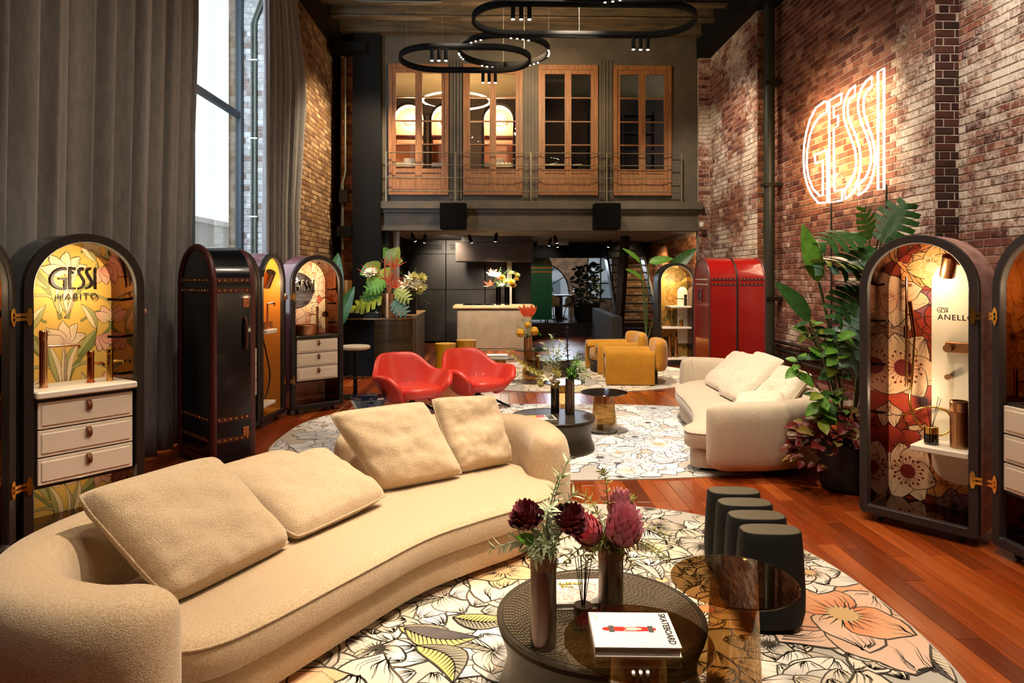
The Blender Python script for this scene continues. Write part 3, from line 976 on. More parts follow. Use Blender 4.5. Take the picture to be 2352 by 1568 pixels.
rug(0, 'floral_rug', 'round cream rug with bold ink flowers and peach blooms under the front tables', hx('#bcb4a8'),
    [[(SHD, WHITE), (PALE, WHITE)], [(SHD2, CREAM), (WHITE, CREAM)], [(SHD, CREAM), (GREY, PALE)], [(TAN, CREAM), (SHD2, WHITE)], [(SHD, WHITE), (BLUSH, CREAM)], [(SHD, PALE)]],
    INK, 0.0075, 105, 0.17, 0.30,
    accents=[('f', 1.70, 3.28, 0.52, [(ORANGE, PEACH), (PEACH, BLUSH), (ORANGE, BLUSH)], TAN), ('f', -0.58, 2.62, 0.36, [(TAN, PEACH), (PEACH, CREAM)], INK),
             ('f', 0.05, 3.82, 0.34, [(TAN, PEACH), (PEACH, CREAM)], TAN), ('f', 1.05, 3.35, 0.28, [(PEACH, CREAM)], ORANGE), ('f', 1.5, 2.5, 0.3, [(PALE, CREAM), (YEL, CREAM)], None), ('f', 1.75, 3.75, 0.26, [(BLUSH, WHITE)], TAN),
             ('l', -0.45, 3.22, 0.34, (YEL, GRN), -0.9), ('l', -0.42, 3.2, 0.36, (YEL, INKB), -0.25), ('l', -0.35, 3.05, 0.34, (YEL, GRN), -1.0), ('l', -0.2, 3.3, 0.3, (GRN, YEL), -0.1)],
    hatch=24, leaves=70, leafset=[(GREY, PALE), (GRN, CREAM), (PALE, GRN), (INKB, PALE)], seed=4)
rug(1, 'floral_rug', 'wide pale rug with thin grey ink petals under the second coffee table', hx('#dadce0'),
    [[(ICE, CW), (hx('#aab4c2'), CW)], [(CW, hx('#e6e2dc'))], [(ICE, CW)], [(hx('#e0d6cc'), CW), (BLUSH, CW)], [(hx('#b4bac4'), ICE)]], INKB, 0.006, 170, 0.19, 0.30,  # cool petal tints put the bluish daylight into the print colours
    hatch=5, leaves=110, leafset=[(ICE, WHITE), (CREAM, WHITE), (GREY, ICE)], seed=8, cull=lambda x, y: x < -0.9 and y < 6.6)
rug(2, 'floral_rug', 'round cream rug with ochre ink lines under the yellow armchairs', hx('#c8b48a'),
    [[(CREAM, WHITE)], [(hx('#e8d9a8'), CREAM)], [(PALE, CREAM)]], hx('#6a5a3c'), 0.010, 70, 0.26, 0.40, hatch=2, leaves=16, seed=12)

# ================================================================== SOFAS
def catmull(P, n=8, closed=False):
    out = []; m = len(P)
    rng = range(m) if closed else range(m - 1)
    for i in rng:
        if closed:
            p0, p1, p2, p3 = P[i - 1], P[i], P[(i + 1) % m], P[(i + 2) % m]
        else:
            p0, p1, p2, p3 = P[max(i - 1, 0)], P[i], P[i + 1], P[min(i + 2, m - 1)]
        for k in range(n):
            t = k / n
            out.append(tuple(0.5 * ((2 * b) + (-a + c) * t + (2 * a - 5 * b + 4 * c - d) * t * t + (-a + 3 * b - 3 * c + d) * t ** 3) for a, b, c, d in zip(p0, p1, p2, p3)))
    if not closed:
        out.append(tuple(P[-1]))
    return out

def offset_loop(P, d):
    """inward offset of a counter clockwise loop"""
    n = len(P); out = []
    for i in range(n):
        a, b = P[i - 1], P[(i + 1) % n]
        dx, dy = b[0] - a[0], b[1] - a[1]; l = math.hypot(dx, dy) or 1
        out.append((P[i][0] - dy / l * d, P[i][1] + dx / l * d))
    return out

def slab(loop, prof, m, name, parent):
    """soft slab: prof = (inset, z) from bottom to top"""
    b = MB(); n = len(loop); rings = []
    for ins, z in prof:
        rings.append([b.pt((p[0], p[1], z)) for p in (offset_loop(loop, ins) if ins else loop)])
    for r0, r1 in zip(rings, rings[1:]):
        for i in range(n):
            j = (i + 1) % n
            b.face([r0[i], r0[j], r1[j], r1[i]], True)
    b.face(rings[0][::-1], True); b.face(rings[-1], True)
    return b.build(name, m, parent)

def bolster(path, z0, z1, th, m, name, parent, end=0.15, n=10, lean=0.05, hfun=None):
    """upholstered back: rounded section swept along a plan path with rounded ends"""
    P = catmull(path, 8); b = MB()
    L = [0]
    for i in range(1, len(P)):
        L.append(L[-1] + math.dist(P[i], P[i - 1]))
    tot = L[-1]; seg = 28; rings = []
    # extra samples near ends
    S = sorted(set([end * (1 - math.cos(PI / 2 * k / 7)) for k in range(8)] + [tot - end * (1 - math.cos(PI / 2 * k / 7)) for k in range(8)] + [l for l in L if end < l < tot - end]))
    def at(s):
        for i in range(1, len(P)):
            if L[i] >= s - 1e-9:
                t = (s - L[i - 1]) / max(1e-9, L[i] - L[i - 1])
                p = Vector((P[i - 1][0] + (P[i][0] - P[i - 1][0]) * t, P[i - 1][1] + (P[i][1] - P[i - 1][1]) * t))
                d = Vector((P[i][0] - P[i - 1][0], P[i][1] - P[i - 1][1])).normalized()
                return p, d
        return Vector(P[-1][:2]), Vector((P[-1][0] - P[-2][0], P[-1][1] - P[-2][1])).normalized()
    for s in S:
        p, d = at(s)
        e = min(s, tot - s); k = 1.0 if e >= end else math.sqrt(max(0.0, 1 - (1 - e / end) ** 2))
        kk = max(0.02, k); nx = Vector((d.y, -d.x))
        top = z1 if hfun is None else hfun(s / tot) * z1
        h = (top - z0) / 2; zc = (top + z0) / 2; ks = 0.72 + 0.28 * k
        ring = []
        for q in range(seg):
            a = 2 * PI * q / seg; c, sn = math.cos(a), math.sin(a)
            ex = math.copysign(abs(c) ** 0.62, c); ez = math.copysign(abs(sn) ** 0.62, sn)
            off = ex * th / 2 * kk
            zz = zc + ez * h * ks
            lx = p + nx * off
            ring.append(b.pt((lx.x, lx.y, zz)))
        rings.append(ring)
    for r0, r1 in zip(rings, rings[1:]):
        for q in range(seg):
            q2 = (q + 1) % seg
            b.face([r0[q], r0[q2], r1[q2], r1[q]][::-1], True)
    b.face(rings[0], True); b.face(rings[-1][::-1], True)
    return b.build(name, m, parent)

def pillow(corners, th, m, name, parent=None, label=None, seed=1, group=None, wrinkle=1.0):
    """soft cushion from four 3-d corners (bl, br, tr, tl)"""
    bl, br, tr, tl = [Vector(c) for c in corners]
    nrm = ((br - bl).cross(tl - bl)).normalized()
    dn = Vector((0, 0, -0.018)); bl, br, tr, tl = bl + dn, br + dn, tr + dn, tl + dn
    cen = (bl + br + tr + tl) / 4
    b = MB(); n = 30; rr = random.Random(seed); off = Vector((rr.random() * 20, rr.random() * 20, rr.random() * 20))
    def side(sg):
        def fn(u, v):
            x, y = 2 * u - 1, 2 * v - 1
            # concave sides: corners stick out
            pin = 0.012; cr_ = 0.05 * (x * y) ** 4 - 0.02
            ux = x * (1 - pin * (1 - y * y) - cr_); vy = y * (1 - pin * (1 - x * x) - cr_)
            uu, vv = (ux + 1) / 2, (vy + 1) / 2
            p = bl * (1 - uu) * (1 - vv) + br * uu * (1 - vv) + tr * uu * vv + tl * (1 - uu) * vv
            h = max(0.0, (1 - x ** 8) * (1 - y ** 8)) ** 0.5
            h = h * (0.72 + 0.28 * (1 - x * x) * (1 - y * y))
            ed = max(0.0, 1 - (1 - abs(x)) / 0.5) + max(0.0, 1 - (1 - abs(y)) / 0.5)
            q = Vector((x * 2.2, y * 2.2, 0)) + off
            wv = mnoise.noise(q) * 0.022 + mnoise.noise(q * 2.7 + Vector((3, 1, 0))) * 0.007 * (1 + ed)
            wr = math.sin(9 * math.atan2(y, x) + 4 * mnoise.noise(q * 0.7)) * 0.004 * min(1, ed)
            return p + nrm * sg * (h * (th / 2 + (wv + wr) * wrinkle) + 0.004)
        return fn
    b.grid(side(1), n, n, True); b.grid(side(-1), n, n, True, flip=True)
    # piping seam all round
    def edge(t):
        if t < 1: x, y = -1 + 2 * t, -1
        elif t < 2: x, y = 1, -1 + 2 * (t - 1)
        elif t < 3: x, y = 1 - 2 * (t - 2), 1
        else: x, y = -1, 1 - 2 * (t - 3)
        pin = 0.012; cr_ = 0.05 * (x * y) ** 4 - 0.02
        ux = x * (1 - pin * (1 - y * y) - cr_); vy = y * (1 - pin * (1 - x * x) - cr_)
        uu, vv = (ux + 1) / 2, (vy + 1) / 2
        return bl * (1 - uu) * (1 - vv) + br * uu * (1 - vv) + tr * uu * vv + tl * (1 - uu) * vv
    root = thing(name, label, 'cushion', cen, group=group)
    b.M = Matrix.Identity(4)
    b.v = [(v[0] - cen.x, v[1] - cen.y, v[2] - cen.z) for v in b.v]
    b.build('cover', m, root)
    s = MB().tube([edge(4 * i / 80) - cen for i in range(80)], 0.0065, 6, closed=True)
    s.build('piping', m, root)
    return root

m_boucle = mat('sand_boucle', '#cbb292', 0.95, sheen=0.35, var=('#ad9069', 130, 0.75, 3), bump=(240, 0.6, 3, 0.006), spec=0.15)
m_boucle2 = mat('ivory_boucle', '#d2c3ad', 0.95, sheen=0.35, var=('#b3a084', 130, 0.7, 3), bump=(240, 0.55, 3, 0.006), spec=0.15)
m_cush = mat('sand_wool', '#ccb597', 0.95, sheen=0.3, var=('#b0946e', 150, 0.7, 3), bump=(190, 0.8, 3, 0.006), spec=0.15)
m_cush2 = mat('ivory_linen', '#dacdb8', 0.9, sheen=0.3, var=('#bfae94', 60, 0.6, 3), bump=(260, 0.3, 2, 0.004), spec=0.15)
m_plinth = mat('black_plinth', '#080706', 0.6)

def sofa(name, label, seat_pts, base_in, backs, m, zs, group):
    root = thing(name, label, 'sofa', (0, 0, 0), group=group)
    loop = catmull(seat_pts, 10, closed=True)
    ar = sum(loop[i][0] * loop[(i + 1) % len(loop)][1] - loop[(i + 1) % len(loop)][0] * loop[i][1] for i in range(len(loop)))
    if ar < 0:
        loop = loop[::-1]
    z0, zb, zt = zs
    slab(loop, [(base_in + 0.09, 0.0155), (base_in + 0.09, 0.055)], m_plinth, 'plinth', root)
    slab(loop, [(base_in + 0.02, 0.05), (base_in, 0.065), (base_in, zb - 0.015), (base_in + 0.01, zb)], m, 'base', root)
    cu = slab(loop, [(0.03, zb + 0.003), (0.008, zb + 0.015), (0.0, zb + 0.03), (0.0, zt - 0.05), (0.006, zt - 0.028), (0.022, zt - 0.012), (0.045, zt - 0.003), (0.07, zt + 0.001), (0.085, zt + 0.002)], m, 'seat_cushion', root)
    MB().tube([(p[0], p[1], zt - 0.026) for p in offset_loop(loop, 0.003)], 0.0055, 6, closed=True).build('piping', m, cu)
    for nm, path, a, t, th in backs:
        bolster(path, a, t, th, m, nm, root)
    return root

sofa('curved_sofa', 'long curved sand boucle sofa in the left foreground', 
     [(-0.99, 2.44), (-0.85, 2.60), (-0.61, 2.98), (-0.34, 3.40), (-0.10, 3.64), (0.18, 3.88), (0.38, 4.14), (0.36, 4.42), (0.20, 4.68), (-0.16, 4.90), (-0.56, 4.78), (-0.92, 4.36), (-1.22, 3.86), (-1.48, 3.30), (-1.64, 2.84), (-1.54, 2.56), (-1.30, 2.44), (-1.13, 2.40)],
     0.05, [('backrest', [(-1.00, 2.20), (-1.28, 2.17), (-1.58, 2.32), (-1.72, 2.66), (-1.62, 3.10), (-1.40, 3.58), (-1.14, 4.02)], 0.06, 0.67, 0.30),
            ('backrest', [(-0.98, 4.36), (-0.74, 4.72), (-0.36, 4.98), (0.02, 5.00), (0.27, 4.80), (0.35, 4.52), (0.36, 4.30)], 0.06, 0.66, 0.28)],
     m_boucle, (0, 0.215, 0.375), 'curved boucle sofas')
pillow([(-1.24, 2.66, 0.42), (-0.96, 3.24, 0.42), (-1.33, 3.24, 0.83), (-1.61, 2.67, 0.83)], 0.20, m_cush, 'sofa_cushion', label='big square sand cushion nearest the camera on the curved sofa', seed=3, group='cushions on the sand sofa')
pillow([(-0.94, 3.28, 0.43), (-0.60, 3.84, 0.45), (-0.98, 3.92, 0.68), (-1.40, 3.46, 0.64)], 0.18, m_cush, 'sofa_cushion', label='square sand cushion lying flattest, second from the camera on the curved sofa', seed=6, group='cushions on the sand sofa')
pillow([(-0.67, 4.05, 0.42), (-0.20, 4.36, 0.42), (-0.46, 4.46, 0.86), (-0.98, 4.08, 0.86)], 0.18, m_cush, 'sofa_cushion', label='square sand cushion third from the camera, before the far back of the curved sofa', seed=9, group='cushions on the sand sofa')
pillow([(-0.24, 4.40, 0.42), (0.12, 4.66, 0.42), (0.00, 4.80, 0.84), (-0.42, 4.56, 0.86)], 0.16, m_cush, 'sofa_cushion', label='crumpled sand cushion furthest right on the curved sofa', seed=12, group='cushions on the sand sofa', wrinkle=1.6)

s2 = sofa('curved_sofa', 'ivory boucle sofa across the pale rug, before the red brick wall',
     [(1.66, 5.68), (1.66, 5.92), (1.80, 6.14), (1.93, 6.60), (2.02, 7.20), (2.08, 7.75), (2.22, 8.20), (2.56, 8.52), (2.96, 8.40), (3.10, 7.90), (3.10, 7.20), (3.04, 6.50), (2.86, 5.98), (2.50, 5.66), (2.05, 5.58)],
     0.05, [('backrest', [(1.76, 5.62), (2.02, 5.60), (2.40, 5.64), (2.76, 5.86), (2.96, 6.30), (3.02, 6.9)], 0.06, 0.62, 0.27),
            ('backrest', [(3.06, 7.1), (3.08, 7.7), (3.04, 8.2), (2.80, 8.56), (2.52, 8.66), (2.40, 8.62)], 0.06, 0.64, 0.27)],
     m_boucle2, (0, 0.215, 0.375), 'curved boucle sofas')
MB().box((2.42, 5.492, 0.20), (2.44, 5.498, 0.24)).build('fabric_tag', m_plinth, s2)
G2 = 'cushions on the ivory sofa'
pillow([(2.52, 8.12, 0.42), (2.50, 7.44, 0.42), (2.92, 7.44, 0.80), (2.92, 8.12, 0.78)], 0.16, m_cush2, 'sofa_cushion', label='square ivory cushion furthest back on the ivory sofa', seed=15, group=G2)
pillow([(2.44, 7.38, 0.42), (2.44, 6.72, 0.42), (2.90, 6.74, 0.84), (2.90, 7.38, 0.86)], 0.16, m_cush2, 'sofa_cushion', label='square ivory cushion in the middle of the ivory sofa', seed=18, group=G2)
pillow([(2.46, 6.56, 0.46), (2.60, 6.08, 0.46), (2.92, 6.20, 0.78), (2.84, 6.62, 0.80)], 0.17, m_cush2, 'sofa_cushion', label='small plump ivory cushion upright at the bend of the ivory sofa', seed=21, group=G2)
pillow([(2.12, 6.02, 0.43), (2.52, 5.88, 0.46), (2.66, 6.18, 0.60), (2.28, 6.34, 0.56)], 0.16, m_cush2, 'sofa_cushion', label='small ivory cushion lying flat behind the near arm of the ivory sofa', seed=24, group=G2)

# ================================================================== COFFEE AND SIDE TABLES
m_bronze = mat('dark_bronze', '#4e4437', 0.42, metal=0.55, var=('#2c251d', 2.2, 0.7), bump=(90, 0.05, 3))
m_weave = mat('woven_bronze', '#6d5f49', 0.5, metal=0.5, bump=(160, 0.3, 2))
def drum_table(name, label, loc, r, h, group, rings=True):
    t = thing(name, label, 'coffee table', loc, group=group)
    pr = []
    for i in range(17):
        k = i / 16
        pr.append((r * (1.0 - 0.10 * math.sin(PI * k) ** 1.2) - (0.012 if k in (0, 1) else 0), 0.0005 + (h - 0.0155) * k))
    MB().lathe([(0, 0.0005)] + pr + [(0, h - 0.015)], 72).build('drum', m_bronze, t)
    MB().lathe([(0, h - 0.016), (r - 0.006, h - 0.016), (r, h - 0.012), (r, h - 0.004), (r - 0.004, h), (r - 0.02, h), (r - 0.024, h - 0.003), (0, h - 0.003)], 72).build('top', m_bronze, t)
    if rings:
        b = MB(); rr_ = 0.03
        while rr_ < r - 0.03:
            n = max(12, int(2 * PI * rr_ / 0.022)); k0 = RNG.random()
            for i in range(n):
                a = 2 * PI * (i + k0) / n; da = 2 * PI / n * 0.8
                b.quad((rr_ * math.cos(a), rr_ * math.sin(a), h - 0.0012), ((rr_ + 0.0085) * math.cos(a), (rr_ + 0.0085) * math.sin(a), h - 0.0012), ((rr_ + 0.0085) * math.cos(a + da), (rr_ + 0.0085) * math.sin(a + da), h - 0.0004), (rr_ * math.cos(a + da), rr_ * math.sin(a + da), h - 0.0004))
            rr_ += 0.0115
        b.build('woven_surface', m_weave, t, kind='stuff')
    return t
GT = 'dark drum coffee tables'
drum_table('drum_table', 'large dark drum coffee table with woven top on the front rug', (0.42, 2.69, 0.0155), 0.41, 0.31, GT)
drum_table('drum_table', 'dark waisted drum coffee table on the pale rug beyond the sand sofa', (0.56, 6.55, 0.0155), 0.41, 0.31, GT, False)
drum_table('drum_table', 'dark drum coffee table furthest away, beside the yellow stools', (0.95, 11.6, 0.0155), 0.42, 0.27, GT, False)

m_smoke = glass_mat('smoked_glass', (0.60, 0.47, 0.28), 0.05, 0.02, 0.36)
m_smoke2 = glass_mat('smoked_glass_thin', (0.62, 0.45, 0.23), 0.08, 0.03, 0.6)
m_smoked_top = mat('dark_bronze_glass', '#2a1d10', 0.08, spec=0.6, coat=0.5)
def glass_table(label, loc, r, h, rt, rb, solid=False):
    t = thing('smoked_glass_table', label, 'side table', loc, group='smoked glass side tables')
    mt = m_smoked_top if solid else m_smoke
    MB().lathe([(0, h - 0.010), (r - 0.004, h - 0.010), (r, h - 0.006), (r, h - 0.003), (r - 0.003, h), (0, h)], 72).build('glass_top', mt, t)
    mp_ = m_smoke2
    MB().lathe([(rb, 0.001), (rb, 0.01), (rt, h - 0.0155)], 48).build('pedestal', mp_, t)
    MB().lathe([(0, 0.001), (rb - 0.008, 0.001), (rb - 0.008, 0.012), (0, 0.012)], 40).build('base_disc', mat('bronze_glass_base', '#3a2a16', 0.3), t)
    return t
glass_table('tall smoked glass side table beside the black column stool', (0.91, 2.57, 0.0155), 0.235, 0.49, 0.088, 0.105)
glass_table('smoked glass side table carrying the white book', (0.455, 2.15, 0.0155), 0.235, 0.49, 0.09, 0.105)
glass_table('smoked glass side table beside the dark drum on the pale rug', (1.17, 7.25, 0.0155), 0.25, 0.42, 0.10, 0.145, True)
glass_table('smoked glass side table partly hidden behind the far flower vases', (0.80, 7.95, 0.0155), 0.25, 0.42, 0.09, 0.12, True)
glass_table('low dark glass table holding a book between red chair and yellow stools', (0.10, 11.2, 0.0155), 0.30, 0.33, 0.09, 0.11, True)
glass_table('dark glass pedestal table holding the lemon flower vase', (0.58, 10.62, 0.0155), 0.27, 0.52, 0.12, 0.15, True)

# ================================================================== BLACK COLUMN STOOL
st = thing('column_stool', 'matt black sculptural stool of four rounded columns on one base', 'stool', (1.31, 3.46, 0.0155), rotz=-0.06)
m_black_mat = mat('matt_black_resin', '#0c0a09', 0.7, spec=0.3, var=('#100e0c', 4, 0.6))
m_top_mat = mat('matt_olive_black', '#5c523f', 0.7)
def se_ring(b, cx, cy, rx, ry, z, n=4.0, seg=36):
    return [b.pt((p[0], p[1], z)) for p in superell(cx, cy, rx, ry, n, seg)]
def loft(b, rings, cap0=True, cap1=True):
    for a, c in zip(rings, rings[1:]):
        n = len(a)
        for i in range(n):
            j = (i + 1) % n
            b.face([a[i], a[j], c[j], c[i]], True)
    if cap0: b.face([b._dup(i) for i in rings[0][::-1]], False)
    if cap1: b.face([b._dup(i) for i in rings[-1]], False)
for k in range(4):
    cy = -0.29 + 0.195 * k
    b = MB()
    loft(b, [se_ring(b, 0, cy, 0.11, 0.055, 0.0, 2.6), se_ring(b, 0, cy, 0.142, 0.084, 0.03, 2.8), se_ring(b, 0, cy, 0.155, 0.092, 0.09, 3), se_ring(b, 0, cy, 0.157, 0.09, 0.18, 3), se_ring(b, 0, cy, 0.153, 0.083, 0.27, 3), se_ring(b, 0, cy, 0.147, 0.078, 0.38, 3), se_ring(b, 0, cy, 0.141, 0.074, 0.447, 3), se_ring(b, 0, cy, 0.137, 0.070, 0.455, 3)])
    c = b.build('column', m_black_mat, st)
    b = MB(); loft(b, [se_ring(b, 0, cy, 0.134, 0.068, 0.4553, 3), se_ring(b, 0, cy, 0.132, 0.066, 0.458, 3)]); b.build('seat_face', m_top_mat, c)
b = MB(); loft(b, [se_ring(b, 0, 0.0, 0.10, 0.33, 0.001, 3.5), se_ring(b, 0, 0.0, 0.135, 0.36, 0.03, 3.5), se_ring(b, 0, 0, 0.145, 0.365, 0.10, 3.5), se_ring(b, 0, 0, 0.12, 0.34, 0.14, 3.5)]); b.build('base', m_black_mat, st)
# ================================================================== WARDROBE TRUNKS
TW, TH, TD = 0.70, 1.93, 0.38
m_brown = mat('dark_brown_leather', '#160c08', 0.5, bump=(220, 0.15, 2, 0.003))
m_taupe = mat('taupe_leather', '#2c2324', 0.5, bump=(220, 0.15, 2, 0.003))
m_oxblood = mat('oxblood_leather', '#4e1b18', 0.4, bump=(160, 0.2, 2, 0.003))
m_amber = mat('amber_mirror', '#6b3a14', 0.07, metal=1.0)
m_navy = mat('navy_gloss', '#070b14', 0.22, coat=0.25, spec=0.4)
m_teal = mat('teal_gloss', '#10282c', 0.25, coat=0.5)
m_rose = mat('dusty_rose_gloss', '#8e5560', 0.2, coat=0.7)
m_red = mat('red_lacquer', '#8e130e', 0.16, coat=0.8, spec=0.6, var=('#7d0f0d', 2, 0.5))
m_blush = mat('blush_marble', '#c49a92', 0.35, var=('#8a5d58', 6, 0.9, 6), scale3=(1, 1, 3))
m_gold = mat('polished_gold', '#e6b65c', 0.2, metal=1.0)
m_rosegold = mat('rose_gold', '#dba27a', 0.22, metal=1.0)
m_brushed = mat('brushed_bronze', '#c4946a', 0.32, metal=1.0, var=('#a87c56', 40, 0.5), scale3=(1, 1, 0.02))
m_white = mat('white_stone', '#e6ddcf', 0.45, var=('#d9cfbf', 5, 0.5))
m_drawer = mat('ivory_lacquer', '#d9cbb8', 0.4)
m_tan = mat('tan_leather', '#6a3618', 0.5)
m_ink = mat('black_letter', '#120906', 0.5)
m_rubber = mat('castor_rubber', '#161413', 0.5)
m_print = mat('wallpaper_print', '#ffffff', 0.55, attr='bc', spec=0.35)
m_blackm = mat('black_metal', '#0d0c0b', 0.4, metal=0.5)

def arch(w, z0, z1, rc=0.03, n=20):
    """outline seen from the front, counter clockwise, (x,z); round top, small round feet"""
    r = w / 2; out = []
    for k in range(5):
        a = PI + PI / 2 * k / 4
        out.append((-r + rc + rc * math.cos(a), z0 + rc + rc * math.sin(a)))
    for k in range(5):
        a = 1.5 * PI + PI / 2 * k / 4
        out.append((r - rc + rc * math.cos(a), z0 + rc + rc * math.sin(a)))
    for k in range(n + 1):
        a = PI * k / n
        out.append((r * math.cos(a), z1 - r + r * math.sin(a)))
    return out

def ring_xz(b, pts, y):
    return [b.pt((p[0], y, p[1])) for p in pts]
def bridge(b, a, c, smooth=True, flip=False):
    n = len(a)
    for i in range(n):
        j = (i + 1) % n
        f = [a[i], a[j], c[j], c[i]]
        b.face(f[::-1] if flip else f, smooth)

GESSI = [
 [(745, 255), (560, 260), (430, 310), (310, 400), (230, 520), (185, 650), (190, 780), (240, 900), (320, 980), (430, 1040), (560, 1070), (745, 1070), (745, 630), (465, 630), (465, 705), (650, 710), (645, 1000), (560, 1000), (450, 960), (360, 890), (300, 780), (275, 660), (295, 560), (350, 470), (440, 390), (560, 345), (745, 335)],
 [(800, 250), (800, 1070), (1055, 1070), (1055, 995), (895, 995), (895, 485), (985, 485), (985, 410), (895, 410), (895, 335), (1050, 335), (1050, 250)],
 [(1330, 255), (1220, 255), (1160, 275), (1105, 340), (1095, 420), (1130, 510), (1200, 630), (1270, 750), (1285, 830), (1260, 920), (1190, 990), (1100, 1000), (1100, 1070), (1200, 1060), (1300, 1000), (1365, 900), (1380, 800), (1360, 700), (1290, 590), (1215, 480), (1195, 400), (1240, 345), (1330, 335)],
 [(1580, 255), (1490, 255), (1430, 275), (1375, 340), (1365, 420), (1400, 520), (1465, 640), (1530, 750), (1545, 830), (1520, 910), (1450, 980), (1370, 990), (1370, 1065), (1470, 1050), (1560, 1000), (1625, 900), (1635, 800), (1610, 700), (1550, 590), (1485, 480), (1465, 400), (1510, 345), (1580, 335)],
 [(1675, 255), (1675, 1065), (1755, 1065), (1755, 255)]]
def gessi_sign(parent, cx, cz, y, w, m=None, th=0.006):
    k = w / 1575.0
    for L_ in GESSI:
        b = MB(); b.M = Matrix(((1, 0, 0, cx), (0, 0, -1, y), (0, 1, 0, cz), (0, 0, 0, 1)))
        b.prism([((p[0] - 970) * k, (660 - p[1]) * k) for p in L_], 0, th)
        b.build('letter', m or m_ink, parent)

# ---- wallpapers (flat print)
def vine(pr, pts, w, col, ink, lw):
    z = pr.up()
    P = catmull(pts, 6)
    pr.stroke(P, w + lw * 2, (w + lw * 2) * 0.6, ink, z); pr.stroke(P, w, w * 0.6, col, z + pr.step * 0.5)
def paper_habito(out, seed):
    pr = Print(out, seed, 0.0, 0.00002); rr = pr.rr
    BG, GR, PK, CR, IK = hx('#d9b25a'), hx('#7d8448'), hx('#dd8f80'), hx('#e6cfa6'), hx('#4a3318')
    xs = [p[0] for p in out]; zs = [p[1] for p in out]
    pr.poly([(min(xs), min(zs)), (max(xs), min(zs)), (max(xs), max(zs)), (min(xs), max(zs))], BG, 0.0)
    GR2, PK2 = hx('#a5a266'), hx('#e7b59b')
    for z0 in (0.0, 0.46, 0.92, 1.38):
        for s in (-1, 1):
            vine(pr, [(s * 0.02, z0), (s * 0.06, z0 + .14), (s * 0.2, z0 + .30), (s * 0.29, z0 + .40), (s * 0.22, z0 + .50), (s * 0.1, z0 + .44)], 0.022, GR, IK, 0.0022)
            vine(pr, [(s * 0.0, z0 + .1), (s * 0.12, z0 + .16), (s * 0.26, z0 + .12), (s * 0.33, z0 + .02)], 0.018, GR2, IK, 0.0022)
            pr.leaf(s * 0.08, z0 + .2, PI / 2 - s * 0.6, 0.22, 0.035, GR, GR2, IK, 0.0022, 0)
            pr.leaf(s * 0.2, z0 + .38, PI / 2 + s * 0.5, 0.2, 0.03, GR2, CR, IK, 0.0022, 0)
            pr.leaf(s * 0.02, z0 + .02, PI / 2 - s * 0.25, 0.3, 0.03, CR, GR2, IK, 0.0022, 0)
            for a in (-0.6, 0, 0.6):
                pr.petal(s * 0.24, z0 + .34, -PI / 2 + a + s * .3, 0.115, 0.036, PK, PK2, IK, 0.0025, 3, 0.2)
            for a in (-1.0, -0.3, 0.4, 1.1):
                pr.petal(s * 0.28, z0 + .44, PI / 2 + a, 0.10, 0.036, CR, PK2, IK, 0.0022, 2, 0.3)
        for a in (-1.2, -0.6, 0, 0.6, 1.2):
            pr.petal(0, z0 + .30, PI / 2 + a, 0.14, 0.04, hx('#d9b9a2'), CR, IK, 0.0025, 3, 0.25)
        pr.leaf(0, z0 + .0, PI / 2, 0.30, 0.016, hx('#b49a80'), CR, IK, 0.0022, 0)
    return pr
def paper_bloom(out, seed, bg, sets, ink, n=26, rmin=0.13, rmax=0.2, lw=0.0032, accents=()):
    pr = Print(out, seed, 0.0, 0.00002); rr = pr.rr
    xs = [p[0] for p in out]; zs = [p[1] for p in out]
    pr.poly([(min(xs), min(zs)), (max(xs), min(zs)), (max(xs), max(zs)), (min(xs), max(zs))], bg, 0.0)
    pts = []
    for t in range(3000):
        x, z = rr.uniform(min(xs), max(xs)), rr.uniform(min(zs), max(zs))
        if all(math.hypot(x - q[0], z - q[1]) > rmin * 1.15 for q in pts):
            pts.append((x, z))
        if len(pts) >= n:
            break
    for x, z in pts:
        pr.flower(x, z, rr.uniform(rmin, rmax), rr.choice(sets), ink, lw, rr.choice((5, 6)), rr.choice((1, 2)), 8, centre=rr.choice((None, ink)), ruffle=0.2)
    for x, z, R, cols, ce in accents:
        pr.flower(x, z, R, cols, ink, lw, 6, 1, 14, centre=None, ruffle=0.12)
        zz = pr.up()
        for i in range(22):
            a = 2 * PI * i / 22; r0 = R * 0.24; r1 = R * (0.5 if i % 2 else 0.42)
            pr.stroke([(x + r0 * math.cos(a), z + r0 * math.sin(a)), (x + r1 * math.cos(a), z + r1 * math.sin(a))], lw * .7, lw * .7, ce, zz)
            pr.poly([(x + r1 * math.cos(a) + .009 * math.cos(q * PI / 4), z + r1 * math.sin(a) + .009 * math.sin(q * PI / 4)) for q in range(8)], ce, zz + pr.step * .4)
        pr.poly([(x + R * .25 * math.cos(q * PI / 8), z + R * .25 * math.sin(q * PI / 8)) for q in range(16)], ce, zz + pr.step * .6)
    return pr

def paper_on(pr, name, parent, y):
    o = pr.build(name, m_print, parent, zlim=0.003)
    o.rotation_euler = (PI / 2, 0, 0); o.location = (0, y, 0)
    return o

